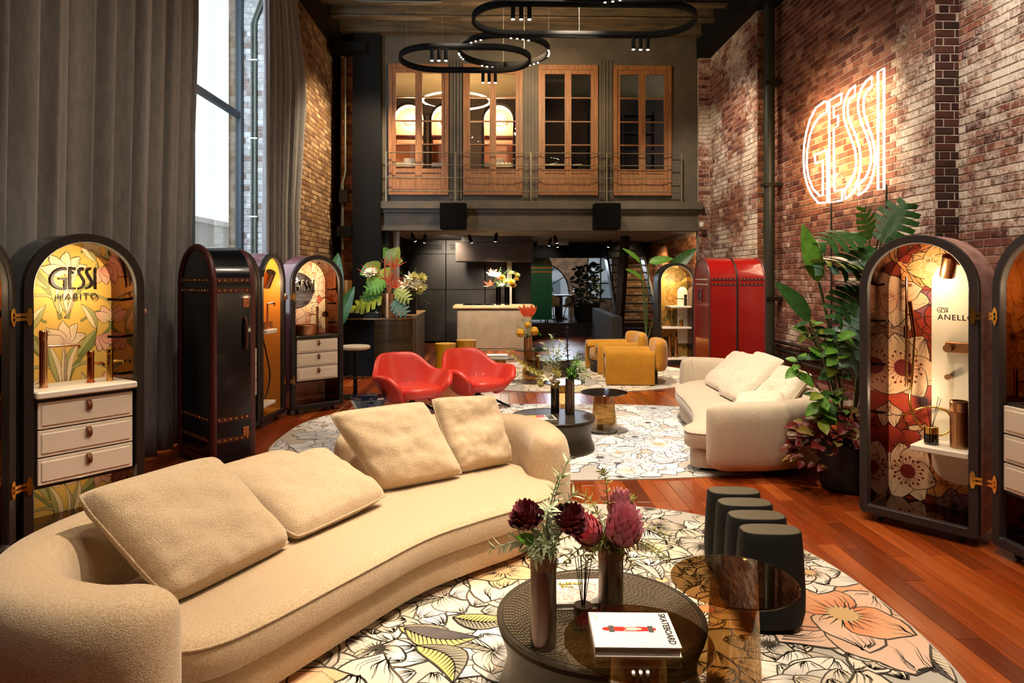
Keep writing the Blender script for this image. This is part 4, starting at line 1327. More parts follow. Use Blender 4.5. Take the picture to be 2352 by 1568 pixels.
def half_trunk(label, centre, rotz, shell_m, frame_m, paper=None, depth=TD, lamp=5.0, hinge=None, liner=None, trims=True, back_m=None, lampcol=WARM, lz=1.62, height=TH):
    t = thing('wardrobe_trunk', label, 'trunk', (centre[0], centre[1], centre[2] if len(centre) > 2 else 0.0), rotz, group='open arched wardrobe trunks')
    W, z0, z1 = TW, 0.055, height; fw = 0.056
    o_ = arch(W, z0, z1, 0.03); i_ = arch(W - 2 * fw, z0 + fw, z1 - fw, 0.012)
    i2 = arch(W - 0.03, z0 + 0.015, z1 - 0.015, 0.02)
    # shell: curved side skin + back plate
    b = MB(); a0 = ring_xz(b, o_, 0.045); a1 = ring_xz(b, o_, depth); bridge(b, a0, a1, True)
    b.face([b._dup(i) for i in a1[::-1]], False)
    b.build('shell', shell_m, t)
    # face frame
    b = MB(); f0 = ring_xz(b, offset_arch(o_, 0.004), -0.001); f1 = ring_xz(b, offset_arch(i_, -0.004), -0.001); f2 = ring_xz(b, i_, 0.004); f3 = ring_xz(b, i_, 0.045); f4 = ring_xz(b, o_, 0.004); f5 = ring_xz(b, o_, 0.045)
    bridge(b, f0, f1, False); bridge(b, f1, f2, False); bridge(b, f2, f3, True); bridge(b, f0, f4, False, True); bridge(b, f4, f5, True, True)
    b.build('face_frame', frame_m, t)
    # mirrored liner
    b = MB(); l0 = ring_xz(b, i_, 0.045); l1 = ring_xz(b, i_, depth - 0.02); bridge(b, l0, l1, True)
    b.build('liner', liner or m_amber, t)
    b = MB(); l1 = ring_xz(b, i_, depth - 0.02); b.face(l1[::-1], False)
    bk = b.build('back_panel', back_m or mat('amber_panel', '#8a5a22', 0.4), t)
    if paper:
        paper_on(paper(i_), 'wallpaper', bk, depth - 0.0215)
    # castors
    for sx in (-0.24, 0.24):
        for y in (0.08, depth - 0.08):
            c = MB().tube([(sx - 0.012, y, 0.0255), (sx + 0.012, y, 0.0255)], 0.025, 14).build('castor', m_rubber, t)
            MB().box((sx - 0.018, y - 0.01, 0.03), (sx + 0.018, y + 0.01, 0.056)).build('castor_fork', m_blackm, c)
    if hinge:
        for z in (0.42, 1.42):
            h = MB(); x = hinge * (W / 2 - 0.03)
            h.prism([(x + 0.016 * math.cos(a), z + 0.055 * math.sin(a) + 0.0) for a in [2 * PI * k / 14 for k in range(14)]], 0, 0.008)
            h.v = [(v[0], -0.002 - v[2], v[1]) for v in h.v]
            hh = h.build('hinge', m_gold, t)
            MB().box((min(x, x + hinge * 0.05), -0.016, z - 0.022), (max(x, x + hinge * 0.05), -0.004, z - 0.004)).build('knuckle', m_gold, hh)
            MB().box((min(x, x + hinge * 0.05), -0.016, z + 0.004), (max(x, x + hinge * 0.05), -0.004, z + 0.022)).build('knuckle', m_gold, hh)
    if lamp:
        p = point('trunk_lamp', (0, 0, 0), lamp, lampcol, 0.03); p.parent = t; p.location = (0, 0.10, lz)
    return t

def offset_arch(pts, d):
    n = len(pts); out = []
    for i in range(n):
        a, b = pts[i - 1], pts[(i + 1) % n]
        dx, dy = b[0] - a[0], b[1] - a[1]; l = math.hypot(dx, dy) or 1
        out.append((pts[i][0] - dy / l * d, pts[i][1] + dx / l * d))
    return out

def drawers(t, depth=TD, z0=0.40, n=3, h=0.168, top=True, w=TW - 0.130, cz=0.93):
    cb = MB().box((-w / 2, 0.03, z0 - 0.02), (w / 2, depth - 0.025, z0 + n * h + 0.012)).build('drawer_carcass', m_brown, t)
    for k in range(n):
        a = z0 + k * h; b = MB()
        b.box((-w / 2 + 0.012, 0.006, a + 0.004), (w / 2 - 0.012, 0.029, a + h - 0.004), bev=0.003)
        d = b.build('drawer', m_drawer, t)
        MB().box((-w / 2 + 0.03, -0.001, a + 0.024), (w / 2 - 0.03, 0.0065, a + h - 0.024), bev=0.006).build('drawer_panel', m_drawer, d)
        zz = a + h - 0.022
        q = MB(); q.grid(lambda u, v: (0.018 * (u - 0.5) * 1.6 + 0.004 * v, -0.004 - 0.020 * math.sin(PI * v) ** 0.8, zz - 0.058 * v), 3, 9)
        pl = q.build('leather_pull', m_tan, d)
        pl.modifiers.new('t', 'SOLIDIFY').thickness = 0.004
        MB().tube([(0.0, -0.012, zz - 0.006), (0.0, -0.004, zz - 0.006)], 0.006, 10).build('stud', m_gold, d)
    return cb

def tap(parent, x, y, z, h, r, reach, m, name='tap', drop=0.02, style=0):
    """upright mixer tap standing on a shelf"""
    t = thing(name, None, None); del t
    b = MB().lathe([(0, z), (r * 1.25, z), (r * 1.25, z + 0.006), (r, z + 0.008), (r, z + h), (r * 0.9, z + h + 0.003), (0, z + h + 0.003)], 20, x, y)
    o = b.build(name, m, parent)
    zs = z + h * (0.72 if style == 0 else 0.62)
    MB().tube([(x + r * 0.8, y, zs), (x + reach * 0.9, y - 0.01, zs - 0.002), (x + reach * 0.97, y - 0.012, zs - 0.006), (x + reach, y - 0.013, zs - drop)], r * 0.42, 10).build('spout', m, o)
    MB().lathe([(r * 1.02, z + h * 0.84), (r * 1.06, z + h * 0.85), (r * 1.06, z + h), (r * 0.9, z + h + 0.006), (0, z + h + 0.006)], 20, x, y).build('tap_handle', m, o)
    return o

def peg(t, side, y, z, ln=0.10):
    x = side * (TW / 2 - 0.056)
    MB().tube([(x, y, z), (x - side * ln, y - 0.02, z + 0.008)], 0.009, 8).build('peg', m_blackm, t)

# ---------------------------------------------------------------- left "habito" trunk
AH = math.atan2(0.47, 0.36)
hab = half_trunk('dark arched trunk at left showing yellow floral paper, black lettering and white drawers', (-2.555, 4.365), AH, m_teal, m_brown, lambda o: paper_habito(o, 3), hinge=-1, lamp=7.0)
drawers(hab)
MB().box((-0.29, -0.03, 0.925), (0.29, TD - 0.024, 0.968), bev=0.008).build('counter', m_white, hab)
p = point('trunk_fill_low', (0, 0, 0), 1.2, WARM, 0.02); p.parent = hab; p.location = (0, 0.06, 0.33)  # added fill point, no fitting, brightens the paper below the drawers
gessi_sign(hab, 0.05, 1.645, TD - 0.04, 0.27, None, 0.003)
text('HABITO', 0.058, m_ink, hab, (0.07, TD - 0.05, 1.525), (PI / 2, 0, 0), spacing=1.25)
for z in (1.0, 1.25, 1.5):
    peg(hab, 1, 0.2, z)
MB().tube([(0.36, 0.1, 1.42), (0.40, 0.1, 1.42)], 0.022, 14).build('latch', mat('pink_latch', '#b9756a', 0.35), hab)
GTap = 'taps on the yellow floral trunk counter'
def tapthing(label, t, x, y, z, h, r, reach, m, group, style=0):
    M_ = Matrix.Translation(t.location) @ Matrix.Rotation(t.rotation_euler.z, 4, 'Z')
    p = M_ @ Vector((x, y, z))
    o = thing('mixer_tap', label, 'tap', p, t.rotation_euler.z, group=group)
    b = tap(o, 0, 0, 0, h, r, reach, m, 'body', style=style)
    return o
def on(t, x, y, z):
    M_ = Matrix.Translation(t.location) @ Matrix.Rotation(t.rotation_euler.z, 4, 'Z')
    return M_ @ Vector((x, y, z))
tapthing('tall rose gold mixer tap with long spout on the yellow floral trunk counter', hab, -0.19, 0.16, 0.968, 0.35, 0.022, 0.20, m_rosegold, GTap)
tapthing('short copper mixer tap in the middle of the yellow floral trunk counter', hab, 0.08, 0.16, 0.968, 0.20, 0.021, 0.075, mat('copper_metal', '#b8653a', 0.16, metal=1.0), GTap, 1)
tapthing('short gold mixer tap with ribbed handle at right of the yellow floral trunk counter', hab, 0.19, 0.14, 0.968, 0.21, 0.020, 0.085, m_gold, GTap, 1)

hab2 = half_trunk('amber lined half trunk cut by the left frame edge beside the yellow floral trunk', (-2.80, 3.70), math.radians(87), m_teal, m_brown, lambda o: paper_habito(o, 5), depth=0.30, lamp=4.0, hinge=1)
MB().box((-0.25, 0.02, 0.90), (0.10, 0.28, 0.935), bev=0.006).build('shelf', m_white, hab2)
MB().box((-0.25, 0.02, 0.40), (0.10, 0.28, 0.435), bev=0.006).build('shelf', m_white, hab2)
MB().tube([(0.02, 0.24, 1.42), (0.2, 0.24, 1.42)], 0.02, 12).build('robe_hook', m_blackm, hab2)
MB().tube([(0.05, 0.2, 1.0), (0.2, 0.2, 1.0)], 0.012, 12).build('spout', m_blackm, hab2)
MB().box((-0.1, 0.22, 0.96), (0.12, 0.28, 1.18), bev=0.01).build('valve_box', m_blackm, hab2)

# ---------------------------------------------------------------- right "anello" trunk
AA = math.atan2(-0.54, 0.44)
CRM, MAU, RUS, BRK = hx('#e0bd98'), hx('#7a4048'), hx('#b0421e'), hx('#6a1a14')
an = half_trunk('taupe arched trunk at right showing large cream poppies and an ivory shower panel', (2.72, 4.34), AA, m_blush, m_taupe,
    lambda o: paper_bloom(o, 6, hx('#86301a'), [[(hx('#b98468'), CRM)], [(hx('#c98f6a'), CRM)], [(RUS, hx('#c8552c'))], [(hx('#6a1c16'), hx('#a83a24'))], [(MAU, hx('#96606a'))], [(hx('#c8743c'), hx('#e0985a'))], [(hx('#8a2a1a'), hx('#b84428'))]], hx('#2c0e0a'), 20, 0.12, 0.22, 0.0038,
        accents=[(-0.2, 1.02, 0.24, [(hx('#d69a68'), CRM)], BRK), (-0.17, 0.30, 0.2, [(hx('#c08a6c'), CRM)], BRK), (-0.02, 1.72, 0.16, [(hx('#e9a15c'), hx('#efb877'))], CRM)]),
    hinge=1, lamp=5.5, liner=mat('ruby_mirror', '#4a160c', 0.08, metal=1.0))
p = point('trunk_fill_low', (0, 0, 0), 2.6, WARM, 0.03); p.parent = an; p.location = (-0.12, 0.10, 0.85)  # added fill point, no fitting, evens out the lower interior
pa = MB(); r_ = 0.155
pts = [(0.295, 0.40), (0.295, 1.70)] + [(0.14 + r_ * math.cos(a), 1.62 + r_ * math.sin(a)) for a in [PI * k / 12 for k in range(0, 13)]] + [(-0.015, 0.40)] + [(0.14 + r_ * math.cos(a), 0.40 + 0.12 * math.sin(a)) for a in [PI + PI * k / 12 for k in range(1, 12)]]
pa.prism([(p[0], p[1]) for p in pts[2:]], 0, 0.012)
pa.v = [(v[0], TD - 0.028 - v[2], v[1]) for v in pa.v]
panel = pa.build('shower_panel', mat('ivory_panel', '#efe4cf', 0.4), an)
yf = TD - 0.042
text('ANELLO', 0.052, m_ink, panel, (0.128, yf, 1.385), (PI / 2, 0, 0), spacing=1.15)
gessi_sign(panel, 0.05, 1.435, yf + 0.001, 0.065, mat('grey_letter', '#5c5148', 0.5), 0.002)
# shower head, mixer plate, knob
sh = MB().lathe([(0, 0), (0.042, 0), (0.044, 0.004), (0.044, 0.14), (0.04, 0.146), (0, 0.146)], 28)
so = sh.build('shower_head', m_brushed, an); so.location = (0.12, yf - 0.14, 1.66); so.rotation_euler = (0.35, 0.25, 0)
MB().tube([(0, 0.02, 0.09), (0.02, 0.13, 0.05)], 0.012, 10).build('arm', m_brushed, so)
MB().box((0.075, yf - 0.035, 1.155), (0.265, yf, 1.225), bev=0.006).build('mixer_plate', m_brushed, an)
MB().tube([(0.10, yf - 0.075, 1.185), (0.10, yf - 0.03, 1.185)], 0.026, 18).build('mixer_knob', m_brushed, an)
MB().tube([(0.235, yf - 0.065, 1.195), (0.235, yf - 0.03, 1.195)], 0.022, 18).build('mixer_knob', m_brushed, an)
MB().tube([(0.10, yf - 0.07, 0.995), (0.10, yf, 0.995)], 0.018, 16).build('mixer_knob', m_brushed, an)
# rail with hand shower and hose
MB().tube([(-0.15, yf - 0.06, 0.90), (-0.15, yf - 0.06, 1.66)], 0.009, 10).build('shower_rail', m_rosegold, an)
for z in (0.96, 1.6):
    MB().tube([(-0.15, yf - 0.06, z), (-0.15, yf + 0.015, z)], 0.011, 10).build('rail_bracket', m_rosegold, an)
MB().tube([(-0.15, yf - 0.062, 1.235), (-0.15, yf - 0.062, 1.32)], 0.017, 12).build('slider', m_rosegold, an)
MB().tube([(-0.09, yf - 0.09, 1.25), (-0.115, yf - 0.10, 1.49)], 0.013, 10).build('hand_shower', mat('copper_metal'), an)
MB().tube(catmull([(-0.09, yf - 0.09, 1.25, ), (-0.10, yf - 0.1, 0.98), (-0.11, yf - 0.11, 0.80), (-0.06, yf - 0.10, 0.66), (0.04, yf - 0.07, 0.60), (0.12, yf - 0.05, 0.66), (0.09, yf - 0.03, 0.76), (-0.02, yf - 0.06, 0.78), (-0.14, yf - 0.08, 0.72), (-0.17, yf - 0.06, 0.66)], 6), 0.008, 8).build('shower_hose', m_gold, an)
MB().box((-0.03, -0.01, 0.535), (0.295, TD - 0.04, 0.572), bev=0.005).build('shelf', m_white, an)
for z in (0.72, 1.05, 1.35, 1.6):
    peg(an, -1, 0.16, z, 0.06)
# diffuser and cylinder vase standing on the shelf
def diffuser(label, p, r, h, group, m_cap, scale=1.0, lean=0.35, n=6):
    d = thing('reed_diffuser', label, 'diffuser', p, group=group)
    MB().lathe([(0, 0), (r, 0), (r, 0.002), (r, h * 0.6), (r * 0.97, h * 0.62), (0, h * 0.62)], 28).build('bottle', mat('dark_glass_bottle', '#140c08', 0.08, coat=0.6), d)
    MB().lathe([(r * 0.98, h * 0.62), (r, h * 0.63), (r, h * 0.98), (r * 0.96, h), (0.007, h), (0, h)], 28).build('cap', m_cap, d)
    rr = random.Random(int(h * 1000))
    for k in range(n):
        a = 2 * PI * k / n + 0.3; q = lean * (0.6 + 0.6 * rr.random())
        MB().tube([(0.004 * math.cos(a), 0.004 * math.sin(a), h * 0.9), (0.1 * q * math.cos(a), 0.1 * q * math.sin(a), h + 0.145 * scale)], 0.0017, 6).build('reed', m_blackm, d)
    return d
GD = 'reed diffusers'
diffuser('reed diffuser with gold cap on the white shelf of the poppy trunk', on(an, 0.06, 0.10, 0.5725), 0.042, 0.115, GD, m_gold, 1.3, 0.55, 5)
v_ = thing('cylinder_vase', 'ribbed copper cylinder vase on the white shelf of the poppy trunk', 'vase', on(an, 0.21, 0.13, 0.5725), group='metal cylinder vases')
MB().lathe([(0, 0), (0.053, 0), (0.053, 0.225), (0.05, 0.226)] + [(0.053 + 0.0025 * (k % 2), 0.228 + 0.006 * k) for k in range(11)] + [(0.052, 0.298), (0.046, 0.298), (0.044, 0.15), (0, 0.15)], 36).build('body', m_brushed, v_)

an2 = half_trunk('taupe half trunk with white drawers cut by the right frame edge', (3.02, 3.67), math.radians(-84), m_blush, m_taupe,
    lambda o: paper_bloom(o, 16, hx('#c79a7c'), [[(CRM, hx('#f0dfc8'))], [(hx('#e2b28a'), CRM)], [(hx('#b98a70'), hx('#d2ab8e'))]], hx('#5a3020'), 26, 0.13, 0.2), depth=0.34, hinge=-1, lamp=5.0)
drawers(an2, 0.34)
MB().tube([(-0.2, 0.2, 0.93), (-0.2, 0.2, 1.1)], 0.012, 10).build('tap_body', m_rosegold, an2)

# ---------------------------------------------------------------- navy trunk seen from outside
nav = half_trunk('navy lacquered trunk with oxblood leather edging standing before the window', (-2.39, 6.43), math.atan2(0.70, -0.71), m_navy, m_oxblood, None, lamp=0)
def outer_trim(t, m, depth=TD, straps=((1.63, 1.54), (0.42, 0.24)), studm=m_gold, edge=True, sides=(-1, 1), bands_m=None):
    o_ = arch(TW, 0.055, TH, 0.03); bm = bands_m or m
    if edge:
        MB().tube([(p[0], depth - 0.004, p[1]) for p in offset_arch(o_, 0.004)], 0.030, 10, closed=True).build('edge_bumper', m, t)
    for grp in straps:
        for z in grp:
            # strap wraps both sides and the back
            for s in sides:
                x = s * TW / 2
                st_ = MB().box((min(x, x + s * 0.004), 0.05, z - 0.022), (max(x, x + s * 0.004), depth - 0.02, z + 0.022)).build('strap', bm, t)
                for k in range(6):
                    y = 0.08 + (depth - 0.13) * k / 5
                    so_ = MB().lathe([(0.011, -0.001), (0.009, 0.004), (0, 0.006)], 8).build('stud', studm, st_)
                    so_.rotation_euler = (0, s * PI / 2, 0); so_.location = (x + s * 0.004, y, z)
            sb = MB().box((-TW / 2 + 0.02, depth, z - 0.022), (TW / 2 - 0.02, depth + 0.004, z + 0.022)).build('strap', bm, t)
            for k in range(12):
                x = -TW / 2 + 0.05 + (TW - 0.1) * k / 11
                so_ = MB().lathe([(0.011, -0.001), (0.009, 0.004), (0, 0.006)], 8).build('stud', studm, sb)
                so_.rotation_euler = (-PI / 2, 0, 0); so_.location = (x, depth + 0.004, z)
outer_trim(nav, m_oxblood)
m_lock = mat('copper_plate', '#b06a48', 0.3, metal=0.9)
for z, hh in ((1.43, 0.085), (0.29, 0.085)):
    lk = MB().box((-TW / 2 - 0.007, 0.06, z - hh / 2), (-TW / 2, 0.12, z + hh / 2), bev=0.003).build('lock_plate', m_lock, nav)
    for dy in (0.075, 0.105):
        for dz in (-0.022, 0.0, 0.022):
            MB().box((-TW / 2 - 0.009, dy - 0.004, z + dz - 0.004), (-TW / 2 - 0.006, dy + 0.004, z + dz + 0.004)).build('rivet', m_gold, lk)
MB().tube(catmull([(-TW / 2 - 0.004, 0.10, 1.30), (-TW / 2 - 0.03, 0.10, 1.26), (-TW / 2 - 0.036, 0.10, 1.16), (-TW / 2 - 0.03, 0.10, 1.06), (-TW / 2 - 0.004, 0.10, 1.02)], 5), 0.014, 8).build('carry_handle', m_oxblood, nav)
nav2 = half_trunk('open half of the navy trunk, seen as a sliver with white drawers', (-2.57, 7.07), math.radians(80), m_navy, m_brown, lambda o: paper_bloom(o, 21, hx('#6a3a20'), [[(hx('#b87a4c'), hx('#d0a070'))]], hx('#2a120a'), 14, 0.15, 0.22), lamp=3.0)
drawers(nav2)
for z in (1.1, 1.28, 1.5):
    peg(nav2, 1, 0.1, z, 0.06)

# ---------------------------------------------------------------- rose trunk (two open halves)
shw = half_trunk('narrow looking rose trunk half with amber mirror, tilted shower head and hose', (-2.50, 7.83), math.radians(86), m_rose, m_brown, None, lamp=14.0, hinge=1, back_m=mat('lit_amber_panel', '#c58a3c', 0.35), liner=mat('amber_satin', '#a56a28', 0.25, spec=0.6))  # brighter amber colours put the mirror's lit look into panel and liner
so = MB().lathe([(0, 0), (0.055, 0), (0.055, 0.2), (0, 0.2)], 24).build('shower_head', m_brushed, shw); so.location = (-0.05, 0.08, 1.56); so.rotation_euler = (0.5, -0.5, 0)
MB().box((-0.28, -0.03, 1.03), (0.02, 0.34, 1.075), bev=0.006).build('shelf', m_white, shw)
MB().box((-0.28, 0.0, 0.22), (0.05, 0.34, 0.26), bev=0.006).build('shelf', m_white, shw)
MB().tube(catmull([(-0.12, 0.03, 1.075), (-0.12, 0.03, 1.33), (-0.10, 0.03, 1.36), (0.06, 0.03, 1.36), (0.09, 0.03, 1.33)], 6), 0.012, 10).build('spout', m_rosegold, shw)
for x in (-0.2, -0.03):
    MB().lathe([(0, 1.075), (0.02, 1.075), (0.02, 1.16), (0, 1.163)], 16, x, 0.03).build('tap_handle', m_rosegold, shw)
MB().tube(catmull([(-0.2, 0.06, 1.03), (-0.1, 0.05, 0.8), (0.0, 0.05, 0.55), (-0.08, 0.05, 0.36), (-0.2, 0.05, 0.30)], 6), 0.009, 8).build('shower_hose', m_blackm, shw)
MB().tube([(0.08, 0.30, 1.42), (0.08, 0.355, 1.42)], 0.02, 14).build('valve', m_gold, shw)

PKA, PKB = hx('#e7a98c'), hx('#f0cdb4')
bas = half_trunk('rose trunk half with round mirror, bronze basin and white drawers near the bar', (-2.16, 8.44), math.radians(43), m_rose, m_brown,
    lambda o: paper_bloom(o, 9, hx('#c86a4c'), [[(PKA, PKB)], [(hx('#edc49a'), hx('#f3dcb8'))], [(hx('#d98a66'), PKA)]], hx('#4a2a1a'), 20, 0.18, 0.28, 0.0035), hinge=-1, lamp=9.0)
drawers(bas)
MB().box((-0.29, 0.0, 0.905), (0.29, TD - 0.024, 0.945), bev=0.005).build('counter', m_brown, bas)
m_mirror = mat('silver_mirror', '#c9ccd0', 0.03, metal=1.0)
mr_ = MB().lathe([(0, 0), (0.215, 0), (0.215, 0.008), (0, 0.008)], 48).build('round_mirror', m_mirror, bas); mr_.rotation_euler = (PI / 2, 0, 0); mr_.location = (-0.09, TD - 0.03, 1.50)
gessi_sign(bas, -0.03, 1.55, TD - 0.06, 0.30)
bw = thing('basin', 'round brushed bronze basin bowl on the rose trunk counter', 'basin', on(bas, -0.08, 0.17, 0.945))
MB().lathe([(0, 0), (0.15, 0), (0.152, 0.004), (0.152, 0.125), (0.149, 0.128), (0.145, 0.125), (0.143, 0.02), (0, 0.02)], 48).build('bowl', m_brushed, bw)
tapthing('slim bronze mixer tap behind the bronze basin', bas, 0.13, 0.26, 0.945, 0.34, 0.016, -0.13, m_brushed, 'taps in the rose trunk')
for z in (1.08, 1.32, 1.5):
    peg(bas, 1, 0.2, z, 0.06)
for z in (0.36, 1.42):
    MB().tube([(0.35, 0.1, z), (0.372, 0.1, z)], 0.012, 10).build('latch', m_gold, bas)

# ---------------------------------------------------------------- red closed trunk
red = thing('wardrobe_trunk', 'closed glossy red trunk with studded bands before the brick wall', 'trunk', (2.93, 9.56, 0), -PI / 2, group='open arched wardrobe trunks')
for k, (d0, d1) in enumerate(((0.0, 0.368), (0.392, 0.76))):
    b = MB(); o_ = arch(TW, 0.055, TH, 0.03)
    a0 = ring_xz(b, o_, d0); a1 = ring_xz(b, o_, d1); bridge(b, a0, a1, True); b.face([b._dup(i) for i in a0], False); b.face([b._dup(i) for i in a1[::-1]], False)
    sh_ = b.build('shell', m_red, red)
    for z in (1.56, 1.63):
        for s in (1, -1):
            x = s * TW / 2
            bd = MB().box((min(x, x + s * 0.003), d0 + 0.02, z - 0.015), (max(x, x + s * 0.003), d1 - 0.01, z + 0.015)).build('strap', m_oxblood, red)
            for q in range(7):
                so_ = MB().lathe([(0.007, -0.001), (0.006, 0.004), (0, 0.006)], 8).build('stud', mat('silver_stud', '#e4ddd0', 0.25, metal=0.8), bd)
                so_.rotation_euler = (0, s * PI / 2, 0); so_.location = (x + s * 0.003, d0 + 0.035 + q * (d1 - d0 - 0.06) / 6, z)
for d in (0.0, 0.38, 0.76):
    MB().tube([(p[0], d, p[1]) for p in offset_arch(arch(TW, 0.055, TH, 0.03), 0.003)], 0.016, 8, closed=True).build('edge_bumper', m_brown if d == 0.38 else mat('mauve_leather', '#5a2a2a', 0.35), red)
for z in (1.56, 1.63):
    MB().box((-0.30, -0.004, z - 0.006), (0.30, 0.0, z + 0.006)).build('strap', mat('silver_stud'), red)
MB().box((-0.1, -0.012, 1.30), (0.02, 0.0, 1.50), bev=0.005).build('handle_recess', m_oxblood, red)
MB().tube([(-0.04, -0.018, 1.33), (-0.04, -0.035, 1.38), (-0.04, -0.035, 1.44), (-0.04, -0.018, 1.48)], 0.01, 8).build('carry_handle', m_brown, red)
for sx in (-0.24, 0.24):
    for y in (0.08, 0.68):
        MB().tube([(sx - 0.012, y, 0.0255), (sx + 0.012, y, 0.0255)], 0.025, 14).build('castor', m_rubber, red)

# ---------------------------------------------------------------- far brown trunk with shelves + its open partner
far = half_trunk('far brown trunk with three ivory shelves and tropical leaf paper beside the red trunk', (3.40, 12.62), 0.0, m_brown, m_brown,
    lambda o: paper_bloom(o, 33, hx('#c39a4c'), [[(hx('#6d5a26'), hx('#8a7434'))], [(hx('#a8742c'), hx('#c08c40'))], [(hx('#5a4420'), hx('#7a622c'))]], hx('#3a2812'), 12, 0.14, 0.22, 0.004), hinge=1, lamp=12.0, back_m=mat('ochre_panel', '#b98d42', 0.6))
pa = MB(); pa.prism([(0.20 + 0.1 * math.cos(a), 1.36 + 0.12 * math.sin(a)) for a in [PI * k / 10 for k in range(11)]] + [(0.10, 0.40), (0.30, 0.40)], 0, 0.012)
pa.v = [(v[0], TD - 0.03 - v[2], v[1]) for v in pa.v]; pa.build('ivory_panel', mat('ivory_panel'), far)
for xa, xb, z in ((-0.12, 0.28, 1.09), (-0.27, 0.28, 0.70), (-0.20, 0.28, 0.12)):
    MB().box((xa, 0.0, z), (xb, TD - 0.03, z + 0.035), bev=0.006).build('shelf', m_white, far)
GV = 'metal cylinder vases'
for x, h, r, lab in ((-0.10, 0.40, 0.042, 'taller copper cylinder vase on the lowest shelf of the far brown trunk'), (0.02, 0.33, 0.04, 'shorter copper cylinder vase on the lowest shelf of the far brown trunk')):
    q = thing('cylinder_vase', lab, 'vase', on(far, x, 0.16, 0.1555), group=GV)
    MB().lathe([(0, 0), (r, 0), (r, h), (r - 0.006, h), (r - 0.006, 0.1), (0, 0.1)], 28).build('body', m_brushed, q)
q = thing('cylinder_vase', 'small gold cylinder on the middle shelf of the far brown trunk', 'vase', on(far, 0.12, 0.14, 0.7355), group=GV)
MB().lathe([(0, 0), (0.035, 0), (0.035, 0.13), (0.03, 0.13), (0.03, 0.05), (0, 0.05)], 24).build('body', m_gold, q)
q = thing('mixer_tap', 'slim gold tap with ball top on the middle shelf of the far brown trunk', 'tap', on(far, -0.06, 0.14, 0.7355))
MB().lathe([(0, 0), (0.018, 0), (0.012, 0.02), (0.012, 0.30), (0, 0.30)], 16).build('body', m_gold, q)
MB().lathe([(0, 0.30), (0.022, 0.308), (0.034, 0.335), (0.03, 0.36), (0, 0.372)], 18).build('ball_top', m_gold, q)
q = thing('mixer_tap', 'dark bronze tap with straight spout on the top shelf of the far brown trunk', 'tap', on(far, 0.20, 0.14, 1.1255))
MB().lathe([(0, 0), (0.03, 0), (0.03, 0.14), (0.02, 0.15), (0.03, 0.18), (0.026, 0.21), (0, 0.215)], 18).build('body', m_brown, q)
MB().tube([(-0.02, 0, 0.13), (-0.2, -0.01, 0.135)], 0.008, 8).build('spout', m_brown, q)
far2 = half_trunk('patterned sliver of an open trunk half between brown and red trunks', (3.80, 12.24), -PI / 2, m_brown, mat('cream_edge', '#b89a72', 0.6),
    lambda o: paper_bloom(o, 41, hx('#d8b48a'), [[(CRM, hx('#f0dfc8'))]], hx('#3a2418'), 16, 0.14, 0.22, 0.005), lamp=3.0)
# ================================================================== NEON SIGN
NEON_RAW = [
 [(8.985, 3.999), (9.076, 4.022), (9.319, 3.994), (9.488, 3.876), (9.605, 3.715), (9.67, 3.54), (9.688, 3.34), (9.664, 3.16), (9.575, 2.972), (9.431, 2.808), (9.237, 2.674), (8.985, 2.653), (9.003, 3.361), (9.347, 3.353), (9.325, 3.232), (9.116, 3.231), (9.108, 2.768), (9.21, 2.774), (9.403, 2.896), (9.532, 3.073), (9.59, 3.256), (9.575, 3.455), (9.488, 3.664), (9.347, 3.791), (9.183, 3.857), (9.003, 3.858)],
 [(8.934, 4.001), (8.934, 2.647), (8.603, 2.641), (8.591, 2.778), (8.796, 2.78), (8.821, 3.61), (8.71, 3.611), (8.698, 3.748), (8.808, 3.743), (8.821, 3.882), (8.626, 3.882), (8.614, 4.006)],
 [(8.284, 4.017), (8.417, 3.994), (8.521, 3.915), (8.567, 3.807), (8.556, 3.684), (8.486, 3.549), (8.372, 3.371), (8.284, 3.214), (8.257, 3.082), (8.284, 2.97), (8.372, 2.867), (8.532, 2.77), (8.521, 2.649), (8.35, 2.7), (8.24, 2.802), (8.175, 2.953), (8.158, 3.088), (8.186, 3.23), (8.284, 3.423), (8.395, 3.576), (8.463, 3.71), (8.463, 3.817), (8.417, 3.876), (8.295, 3.884)],
 [(7.916, 4.017), (8.049, 3.994), (8.154, 3.933), (8.218, 3.812), (8.218, 3.697), (8.154, 3.544), (8.049, 3.385), (7.967, 3.244), (7.93, 3.115), (7.936, 3.005), (7.987, 2.901), (8.07, 2.835), (8.207, 2.786), (8.207, 2.659), (8.049, 2.696), (7.946, 2.772), (7.876, 2.884), (7.843, 3.011), (7.856, 3.157), (7.916, 3.312), (8.008, 3.477), (8.08, 3.618), (8.101, 3.736), (8.08, 3.822), (8.018, 3.873), (7.916, 3.9)],
 [(7.784, 4.033), (7.784, 2.668), (7.663, 2.658), (7.663, 4.039)],
]
m_neon = emat('neon_glow', (1.0, 0.80, 0.50), 11.0)
neon = thing('neon_sign', 'glowing outlined neon letters mounted high on the red brick wall', 'sign', (4.44, 8.8, 0))
for L_ in NEON_RAW:
    P = [(0, p[0] - 8.8, p[1]) for p in L_]
    MB().tube(P, 0.0125, 8, closed=True).build('neon_tube', m_neon, neon)
for y, z in ((9.0, 2.66), (7.72, 2.72)):
    MB().tube([(0.06, y - 8.8, z), (0.06, y - 8.8, z - 0.10), (0.06, y - 8.8, 0.9)], 0.012, 6).build('cable_conduit', m_steel, neon)
pl = area('neon_spill', (4.34, 8.75, 3.4), 1.9, 42, (1.0, 0.55, 0.16), target=(4.6, 8.8, 3.4), sy=1.2)

